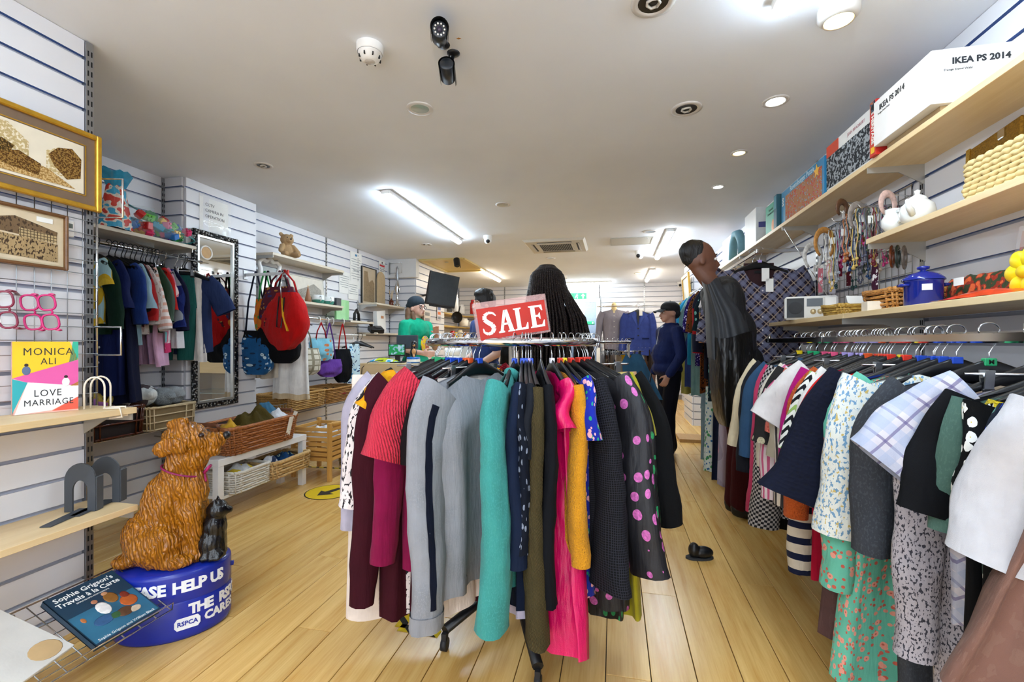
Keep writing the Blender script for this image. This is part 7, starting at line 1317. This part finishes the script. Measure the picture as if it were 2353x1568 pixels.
# tailor's dummy with shirt
P = W(1411, HY, t=9.3); t = thing('mannequin', 'cream tailor dummy torso on a stand at the back', 'mannequin', (P.x, P.y, 0))
blob('torso', [('e', (0, 0, 1.72), (.17, .1, .2)), ('e', (0, 0, 1.45), (.14, .1, .2)), ('e', (0, 0, 1.25), (.16, .11, .14)), ('c', (0, 0, 1.85), (0, 0, 2.05), .06, .055), ('c', (-.19, 0, 1.84), (.19, 0, 1.84), .05, .05)], mat('#e3cf9a', .6), .016, 3, t); obj('stand', MB().cyl((0, 0, .02), (0, 0, 1.2), .018, 10).lathe([(.0001, .03), (.16, .02), (.17, 0)], 20), M_STEEL, t)
SHIRT = fu('#9a97a2', 'check', '#7f7b88', s=1.2)
s_ = garment('grey_shirt', 'grey small check shirt buttoned on the dummy', 'shirt', SHIRT, (P.x, P.y - .01, 2.06), 0, W0=.5, WH=.4, L=.82, sl=.72, sa=7, s0=36, th=.135, fold=.008, neck=.06, vn=.05, collar=SHIRT, rs=.08, re=.06, z0=-.1)
for k in range(6): obj('button', MB().ell((0, -.145, -.24 - k * .11), (.007, .004, .007), 8, 6), M_PAPER, s_)
b_ = garment('black_trousers', 'black trousers with khaki belt on the dummy', 'trousers', fu('#16161a'), (P.x, P.y, 1.42), 0, W0=.38, WH=.4, L=.5, th=.13, drop=0, neck=.01, z0=-.1); obj('belt', MB().tube([(.19 * math.cos(q), .135 * math.sin(q), -.13) for q in [i * math.pi / 10 for i in range(20)]], .02, 6, closed=True, flat=1.6), mat('#6b5d3a', .6), b_); obj('buckle', MB().box((0, -.14, -.14), (.04, .01, .05)), M_STEEL, b_)
# blue suit jacket
P = W(1466, HY, t=9.0); SUIT = fu('#46589a'); LOC = (P.x, P.y, 2.02)
t = garment('suit_jacket', 'blue two button suit jacket hanging on the back wall', 'jacket', SUIT, LOC, 0, W0=.5, WH=.5, L=.88, sl=.74, sa=4, s0=36, th=.06, fold=.004, neck=.09, vn=.02, rs=.08, re=.065)
for s in (-1, 1): obj('lapel', MB().prism([(s * .02, -.42), (s * .12, -.22), (s * .1, -.14), (s * .06, -.12)][::s], .006, M=Matrix.Translation((0, -.066, 0)) @ Matrix.Rotation(math.pi / 2, 4, 'X')), fu('#5064a8'), t)
obj('dark_lining', MB().prism([(-.035, -.13), (.035, -.13), (.0, -.42)][::-1], .003, M=Matrix.Translation((0, -.064, 0)) @ Matrix.Rotation(math.pi / 2, 4, 'X')), M_DARK, t)
for z in (-.46, -.6): obj('button', MB().ell((.0, -.068, z), (.014, .006, .014), 10, 6), M_DARK, t)
for s in (-1, 1): obj('pocket_flap', MB().box((s * .14, -.064, -.66), (.13, .006, .03)), fu('#22305f'), t)
label_card(t, (.05, -.075, -.15), (.06, .002, .12)); hanger(LOC, 0, 'blue suit jacket', 'dark')
t = thing('wall_rail', 'chrome upper rail on the back wall for the jacket', 'rail', (P.x + .1, P.y, 2.008)); obj('bar', MB().cyl((-.9, 0, 0), (.5, 0, 0), .012, 10), M_CHROME, t)
for x in (-.8, .45): obj('bracket_arm', MB().box((x, .9, 0), (.012, 1.85, .025)), M_CHROME, t)
t = thing('wall_rail', 'chrome lower rail at the back with light trousers', 'rail', (.0, P.y + .1, 1.285)); obj('bar', MB().cyl((-.3, 0, 0), (1.0, 0, 0), .014, 10), M_CHROME, t)
for x in (-.25, .95): obj('post', MB().cyl((x, 0, 0), (x, 0, 1.28), .014, 8) if 0 else MB().box((x, 0, -.64), (.02, .02, 1.28)), M_CHROME, t)
for k, (px, c, lb) in enumerate(((1436, '#c9b9a8', 'beige'), (1445, '#d5d0c9', 'off white'), (1454, '#a9b9c9', 'pale denim'), (1463, '#8a8d96', 'mid grey'), (1472, '#b08a5a', 'camel'), (1480, '#e0ddd8', 'white'), (1488, '#5a4438', 'dark brown'), (1496, '#3a2e2c', 'blackish brown'))):
    Q = W(px, HY, y=P.y + .1); L_ = (Q.x, P.y + .1, 1.295); hanger(L_, math.pi / 2 - .3, lb + ' trousers at the back wall', 'clip'); trousers('casual_trousers', lb + ' trousers hanging on the lower rail at the back wall', 'trousers', fu(c), L_, math.pi / 2 - .3, seed=k, L=.85, W0=.3, leg=.15, hem=.15, th=.04)
tag(obj('black_shoe', MB().ell((0, 0, .05), (.06, .14, .05)).ell((0, .06, .12), (.055, .07, .1)), M_BLACK, None, (.42, 10.4, .001)), 'black boot standing on the floor by the back wall', 'shoe')
# second chrome rack behind the round rack
RK = W(1330, HY, t=4.95); t = thing('clothes_rail', 'straight chrome clothes rail behind the round rack', 'clothes rack', (RK.x, RK.y, 0), YAW)
obj('bar', MB().cyl((-.45, 0, 1.285), (.56, 0, 1.285), .015, 12), M_CHROME, t)
for x in (-.43, .54): obj('post', MB().cyl((x, 0, .08), (x, 0, 1.285), .014, 10), M_CHROME, t); obj('foot', MB().box((x, 0, .06), (.03, .5, .03)), M_BLACK, t)
def rk2(px, fn, name, label, cat, m, short, rot=0, hk='clip', **kw):
    Q = W(px, HY, t=4.95); loc = (Q.x, Q.y, 1.3); hanger(loc, YAW + rot, short, hk); return fn(name, label, cat, m, loc, YAW + rot, seed=px, **kw)
rk2(1446, garment, 'denim_skirt', 'flared mid blue denim skirt at the right end of the second rack', 'skirt', fu('#4a7a9c'), 'flared denim skirt', rot=.2, W0=.28, WH=.78, L=.5, drop=0, neck=.01, z0=-.14, th=.05, flare=1.0)
rk2(1440, trousers, 'mustard_trousers', 'mustard yellow lace trousers under the denim skirt', 'trousers', fu('#c9a01a', 'lace', '#a88410', s=.7), 'mustard lace trousers', rot=.6, L=.9, W0=.34)
rk2(1430, trousers, 'stone_trousers', 'stone beige trousers on the second rack', 'trousers', fu('#b9a488'), 'stone beige trousers', rot=1.0, L=.9, W0=.36)
rk2(1420, trousers, 'floral_leggings', 'pale floral trousers on the second rack', 'trousers', fu('#cfc3b6', 'flor', '#8a5a6a', '#5a6a8a', s=1), 'pale floral leggings', rot=1.2, L=.9, W0=.36)
rk2(1408, trousers, 'taupe_trousers', 'taupe trousers on the second rack', 'trousers', fu('#8a7462'), 'taupe trousers', rot=1.25, L=.9, W0=.36)
rk2(1396, trousers, 'brown_print_trousers', 'brown print trousers on the second rack', 'trousers', fu('#6a4a3a', 'speck', '#c9b9a0', s=.5), 'brown print trousers', rot=1.3, L=.9, W0=.36)
rk2(1384, trousers, 'grey_trousers', 'light grey trousers on the second rack', 'trousers', fu('#b0aeb2'), 'light grey trousers', rot=1.3, L=.9, W0=.36)
# storage hint at the far right floor
tag(obj('pallet_board', MB().box((0, 0, .02), (.3, .4, .04)), wood('#c49a62', '#a87c44', 1, 1), None, (.98, 6.4, 0)), 'low wooden plinth on the floor under the far right rail', 'plinth')
# ================================================================== people
def hand(w, d, n, s=1.0, curl=.6, side=1, spread=.011):
    """palm and five fingers from wrist w along d, palm facing n"""
    d, n = Vector(d).normalized(), Vector(n).normalized(); n = (n - d * n.dot(d)).normalized(); b = d.cross(n) * side; w = Vector(w); out = []
    for i in range(-1, 2): out.append(('c', w + d * .015 * s + b * i * .016 * s, w + d * .085 * s + b * i * .024 * s, .017 * s, .014 * s))
    for i, L in enumerate((.072, .08, .074, .058)):
        a = w + d * .088 * s + b * (-.033 + i * .022) * s; k = a + (d * math.cos(curl * .5) + n * math.sin(curl * .5)) * L * .5 * s; e = k + (d * math.cos(curl * 1.6) + n * math.sin(curl * 1.6)) * L * .5 * s
        out += [('c', a, k, .0098 * s, .009 * s), ('c', k, e, .009 * s, .0075 * s)]
    a = w + d * .03 * s - b * .035 * s; k = a + (d * .6 - b * .6 + n * .4).normalized() * .04 * s; e = k + (d * .85 + n * .5).normalized() * .032 * s
    return out + [('c', a, k, .0125 * s, .011 * s), ('c', k, e, .0105 * s, .009 * s)]
def person(label, loc, rot, H, skin, top, bottom, arms, hair=None, sleeve='long', shoes=None, lean=0, hips=1.0, tz=1.0, stance=.09, step=0.0, belly=0, topend=.93):
    """facing local +x; arms = ((elbow, wrist, hand_dir, palm_dir), ...) for right (-y) and left (+y), metres for a 1.75 m body"""
    s = H / 1.75; t = thing('person', label, 'person', loc, rot); t.scale = (s, s, s)
    sk = mat(skin, .5, 0, .05, 10); hx = lean
    head = [('e', (hx - .005, 0, 1.65), (.098, .078, .1)), ('e', (hx + .035, 0, 1.595), (.062, .058, .065)), ('e', (hx + .068, 0, 1.55), (.028, .032, .025)), ('c', (hx + .088, 0, 1.635), (hx + .115, 0, 1.597), .011, .014), ('e', (hx + .09, 0, 1.568), (.018, .024, .012)), ('e', (hx + .08, 0, 1.655), (.022, .05, .014)),
            ('e', (hx - .005, -.08, 1.615), (.02, .009, .031)), ('e', (hx - .005, .08, 1.615), (.02, .009, .031)), ('c', (hx * .6 - .015, 0, 1.46), (hx - .005, 0, 1.58), .057, .055)]
    tor = [('e', (hx * .4, 0, 1.36), (.105, .17, .15)), ('e', (hx * .15 + belly * .5, 0, 1.15), (.1 + belly, .145, .17)), ('e', (0, 0, .98), (.11, .165 * hips, .12)), ('c', (hx * .5, -.15, 1.42), (hx * .5, .15, 1.42), .06, .06)]
    legs = []; feet = []
    for sd in (-1, 1):
        st = step * sd; legs += [('c', (0, sd * stance, .94), (.015 + st * .5, sd * stance, .5), .088, .056), ('c', (.015 + st * .5, sd * stance, .5), (-.015 + st, sd * stance, .09), .058, .04)]; feet += [(st, sd * (stance + .005))]
    al = []; sl = []; hands = []
    for sd, (el, wr, hd, pn) in zip((-1, 1), arms):
        sh = Vector((hx * .5, sd * .19, 1.42)); el, wr = Vector(el), Vector(wr); al += [('c', sh, el, .05, .042), ('c', el, wr, .041, .028)]; hands += hand(wr, hd, pn, .95, side=sd)
        sl.append((sh, el, wr))
    blob('body', head + tor + legs + al + hands + [('e', (st + .06, y, .04), (.12, .042, .035)) for st, y in feet], sk, .0095, 2, t)
    g = .02
    tp = [('e', (hx * .4, 0, 1.36), (.105 + g, .17 + g, .15 + g)), ('e', (hx * .15 + belly * .5, 0, 1.15), (.1 + g + .012 + belly, .145 + g + .01, .19)), ('e', (belly * .4, 0, topend + .07), (.118 + g + belly * .7, .168 * hips + g, .1)), ('c', (hx * .5, -.15, 1.42), (hx * .5, .15, 1.42), .06 + g * .7, .06 + g * .7)]
    for sh, el, wr in sl:
        if sleeve == 'long': tp += [('c', sh, el, .068, .06), ('c', el, wr + (el - wr) * .06, .06, .046)]
        elif sleeve == 'short': tp += [('c', sh, sh + (el - sh) * .75, .072, .066)]
    blob('top', tp, top, .014, 3, t, disp=lambda c: .007 * noise.noise(Vector((c.x * 9, c.y * 9, c.z * 5))) + .004 * noise.noise(c * 26))
    bt = [('e', (0, 0, .97), (.118, .172 * hips, .12))]
    for i in range(0, len(legs), 2): bt += [('c', legs[i][1], legs[i][2], .1, .078), ('c', legs[i + 1][1], legs[i + 1][2], .076, .064)]
    blob('trousers', bt, bottom, .014, 3, t, disp=lambda c: .006 * noise.noise(Vector((c.x * 8, c.y * 8, c.z * 7))))
    for st, y in feet: blob('shoe', [('e', (st + .06, y, .042), (.135, .05, .04)), ('e', (st - .02, y, .075), (.06, .047, .05)), ('e', (st + .14, y, .036), (.055, .048, .032))], shoes or M_BLACK, .01, 2, t)
    for sd in (-1, 1):
        obj('eye', MB().ell((hx + .088, sd * .031, 1.632), (.009, .013, .009), 10, 8), mat('#efeae4', .2), t); obj('iris', MB().ell((hx + .0955, sd * .031, 1.632), (.003, .006, .006), 8, 6), mat('#1c110a', .1), t); obj('eyebrow', MB().tube([(hx + .094, sd * .014, 1.656), (hx + .097, sd * .032, 1.662), (hx + .086, sd * .052, 1.655)], .004, 6), mat('#17100c', .7), t)
    obj('lips', MB().ell((hx + .104, 0, 1.57), (.007, .021, .0075), 10, 6), mat('#8a4a44' if skin > '#a' else '#5e302a', .4), t)
    return t
def cap_hair(t, m, hx=0, grow=.012, front=.035, name='hair', low=1.56, extra=()):
    return blob(name, [('e', (hx - .022, 0, 1.668), (.098 + grow, .08 + grow, .095 + grow)), ('e', (hx - .06, 0, low + .06), (.06, .078, .07))] + list(extra), m, .011, 2, t, disp=lambda c: .006 * noise.noise(Vector((c.x * 40, c.y * 40, c.z * 18))))
HB = NT('dark_hair'); o_ = HB.obj(); HB.bump(HB.noise(HB.mapn(o_, (1, 1, .15)), 120, 3).outputs[0], .8, .006); M_HAIR = HB.fin('#0e0b0c', .5)
HB2 = NT('brown_hair'); o_ = HB2.obj(); nz = HB2.noise(HB2.mapn(o_, (1, 1, .12)), 110, 3); HB2.bump(nz.outputs[0], .8, .006); M_BRHAIR = HB2.fin(HB2.mix(nz.outputs[0], '#3a2618', '#8a6446'), .55)
FL = YAW + math.pi          # facing image left
# man in navy jacket and black cap
P = W(1537, 1048, z=0); NVY = fab('#1e2f62', rough=.7)
t = person('man in a navy zip jacket and black cap standing in profile in the right aisle', (P.x, P.y, 0), FL + .12, 1.735, '#c08f78', NVY, fab('#15182a'), (((-.03, -.25, 1.16), (.06, -.27, .93), (.2, 0, -1), (0, 1, 0)), ((-.02, .26, 1.15), (.12, .24, .94), (.5, 0, -1), (0, -1, 0))), shoes=mat('#0d0f14', .5), step=.06, belly=.045, lean=-.01)
cap_hair(t, M_HAIR, -.01, .002, low=1.57)
c = blob('cap', [('e', (-.015, 0, 1.69), (.112, .092, .078)), ('e', (-.03, 0, 1.67), (.1, .09, .05))], mat('#101216', .8), .012, 3, t); obj('cap_peak', MB().grid(lambda u, v: (.075 + .11 * v * math.cos((u - .5) * 2.2), (u - .5) * .17, 1.685 - .035 * v - .02 * abs(u - .5) * 2), 12, 6), mat('#101216', .8), c); obj('cap_button', MB().ell((-.015, 0, 1.765), .008, 8, 6), M_BLACK, c)
blob('jacket_collar', [('c', (-.04, -.055, 1.48), (.05, -.04, 1.46), .03, .025), ('c', (-.04, .055, 1.48), (.05, .04, 1.46), .03, .025), ('c', (-.07, -.05, 1.49), (-.07, .05, 1.49), .03, .03)], NVY, .01, 2, t); obj('zip', MB().tube([(.118, 0, 1.42), (.145, .0, 1.3), (.15, 0, 1.15), (.152, 0, .98)], .004, 6), M_STEEL, t); obj('shirt_collar', MB().ell((.065, 0, 1.465), (.03, .035, .025)), mat('#b9c0cc', .7), t)
tag(obj('phone_tablet', MB().box((0, 0, 0), (.012, .08, .15), bev=.003).box((-.007, 0, 0), (.002, .07, .13), 1), [M_BLACK, mat('#9fb0bc', .2)], None, W(1492, 873, t=5.0), (0, .2, YAW)), 'phone held low by the man in navy', 'phone')
# woman with long black braids, seen from behind
P = W(1256, HY, t=3.3); BLT = fab('#0b0d11', rough=.75)
t = person('woman with very long black braids seen from behind, wearing a black top', (P.x, P.y, 0), YAW + math.pi / 2 + .1, 1.815, '#4a2c1e', BLT, fab('#0d0e14'), (((-.05, -.27, 1.16), (.1, -.28, .98), (.6, 0, -.8), (0, 1, 0)), ((-.05, .27, 1.16), (.1, .28, .98), (.6, 0, -.8), (0, -1, 0))), shoes=M_BLACK)
cap_hair(t, M_HAIR, 0, .012, name='hair')
mb = MB(); rb_ = random.Random(11)
for i in range(64):
    a = math.radians(70 + 220 * (i % 32) / 31); lay = i // 32; rr = .118 + .014 * lay; x0, y0 = rr * math.cos(a) - .02, (rr - .012) * math.sin(a); top = 1.735 - .02 * lay - .02 * abs(math.sin(a)); y1 = y0 * (1.45 + .35 * rb_.random()) - .03; L = 1.0 + .12 * rb_.random() - .1 * abs(math.sin(a))
    mb.tube([(-.02 + (x0 + .02) * .35, y0 * .4, 1.765), (x0 * .9, y0 * .92, top), (x0 - .02, y0 * 1.08, 1.6), (-.105 - .02 * lay + .02 * math.cos(a), y1, 1.4), (-.15 - .025 * lay, y1 * 1.15, 1.2), (-.155 - .02 * lay, y1 * 1.12 + .01 * rb_.random(), L)], [.007, .009, .0095, .0095, .009, .006], 6)
BR = NT('braids'); o_ = BR.obj(); wv = BR.n('TexWave', {'Vector': o_, 'Scale': 45, 'Distortion': 4, 'Detail': 1}, bands_direction='Z'); BR.bump(wv.outputs[1], .9, .006); M_BRAID = BR.fin(BR.mix(wv.outputs[1], '#08070a', '#2a1c1c'), .45)
b_ = obj('braids', mb, M_BRAID, t); b_['kind'] = 'stuff'
# shop worker in green tee behind the counter
P = W(955, HY, t=5.75); GT = fab('#12a886')
t = person('shop worker in a green printed tee and black beanie behind the counter', (P.x, P.y, 0), YAW - .55, 1.84, '#c99a86', GT, fab('#20242c'), (((.04, -.25, 1.14), (.30, -.20, 1.10), (1, 0, -.1), (0, 1, 0)), ((.1, .24, 1.16), (.26, .08, 1.33), (.3, -.5, .6), (.5, -.5, 0))), sleeve='short', lean=.02)
cap_hair(t, M_BRHAIR, .02, .006, low=1.5, name='long_hair', extra=[('c', (-.05, -.07, 1.6), (-.03, -.09, 1.36), .04, .035), ('c', (-.05, .07, 1.6), (-.03, .09, 1.36), .04, .035), ('c', (.03, .075, 1.56), (.06, .07, 1.38), .028, .025), ('c', (.03, -.075, 1.56), (.06, -.07, 1.38), .028, .025)])
blob('beanie', [('e', (.005, 0, 1.695), (.113, .098, .085)), ('e', (-.02, 0, 1.66), (.11, .098, .05))], mat('#1c2730', .9), .011, 3, t)
for sd in (-1, 1): obj('glasses_rim', MB().tube([(.122, sd * .033 + .024 * math.cos(q), 1.632 + .018 * math.sin(q)) for q in [i * math.pi / 7 for i in range(14)]], .003, 6, closed=True), M_BLACK, t)
obj('shirt_print', MB().ell((.142, .01, 1.2), (.012, .075, .1)), fab('#c9b89a', 'blob', '#e0b81e', '#b0604a', s=5), t)
# person with short dark hair behind the sale sign
P = W(1117, HY, t=4.75)
t = person('person with short dark hair and blue tee partly hidden by the SALE sign', (P.x, P.y, 0), YAW + math.pi + .5, 1.80, '#d0a58f', fab('#3f5488'), fab('#20242c'), (((.0, -.25, 1.14), (.2, -.2, 1.02), (1, 0, -.2), (0, 1, 0)), ((.0, .25, 1.14), (.2, .2, 1.02), (1, 0, -.2), (0, -1, 0))), sleeve='short', lean=.03)
cap_hair(t, M_HAIR, .03, .018, name='hair', low=1.6, extra=[('e', (.07, 0, 1.735), (.06, .08, .035)), ('e', (.02, 0, 1.76), (.09, .085, .035))])
# person in profile at the right rail, dark grey gathered wrap and black satin coat
P = W(1700, HY, t=3.36)
t = person('person in profile at the right rail wearing a dark grey wrap and black satin coat', (P.x, P.y, 0), (0, 0, YAW - .02), 2.03, '#6e4634', fab('#1c1d22', rough=.6), fab('#4a0d12'), (((-.09, -.19, 1.16), (-.04, -.17, .95), (.2, 0, -.9), (0, 1, 0)), ((-.08, .19, 1.15), (-.03, .17, .95), (.2, 0, -.9), (0, -1, 0))), lean=-.25, sleeve='short', stance=.06); t.scale = (1.16, .8, 1.16)
cap_hair(t, M_HAIR, -.262, -.002, name='hair', low=1.62)
SAT = NT('satin'); o_ = SAT.obj(); wv = SAT.noise(SAT.mapn(o_, (9, 9, 3), rot=(0, .5, 0)), 1.4, 3); SAT.bump(wv.outputs[0], 1, .03); M_SAT = SAT.fin('#050507', .3)
from mathutils import Euler
MI = Matrix.LocRotScale(t.location, t.rotation_euler, t.scale).inverted()
def rows(R, fold, k, dep):
    def fn(u, v):
        f = v * (len(R) - 1); i = min(len(R) - 2, int(f)); f -= i; l, r, y = [R[i][q] * (1 - f) + R[i + 1][q] * f for q in range(3)]
        a = 2 * math.pi * u; c, s = math.cos(a), math.sin(a); q = (c + 1) / 2; g = fold * math.sin(k * q + 1.2 * v) * (.3 + v)
        return MI @ W((l + r) / 2 + (r - l) / 2 * c, y + 8 * math.sin(5 * q), t=3.34 - dep * s + g)
    return fn
obj('gathered_wrap', MB().grid(rows([(1612, 1652, 646), (1618, 1672, 676), (1620, 1712, 722), (1622, 1730, 775), (1626, 1740, 822)], .014, 34, .27), 72, 14, closeu=True), mat('#2e3136', .6, 0, .12, 30, .3, 60), t)
obj('satin_coat', MB().grid(rows([(1626, 1736, 770), (1628, 1742, 830), (1632, 1744, 900), (1640, 1740, 950), (1652, 1726, 974)], .018, 16, .29), 56, 16, closeu=True), M_SAT, t)
P = W(1628, 1286, z=0); sh = thing('black_shoe', 'single black slip on shoe on the floor in the right aisle', 'shoe', (P.x - .05, P.y, .001), YAW); sh.scale = (.55, .8, .9); blob('upper', [('e', (.03, 0, .04), (.12, .045, .04)), ('e', (-.06, 0, .055), (.06, .04, .05))], M_BLACK, .008, 2, sh); obj('sole', MB().prism([(.15 * math.cos(2 * math.pi * i / 20), .046 * math.sin(2 * math.pi * i / 20)) for i in range(20)], .012), mat('#2a2c30', .7), sh)
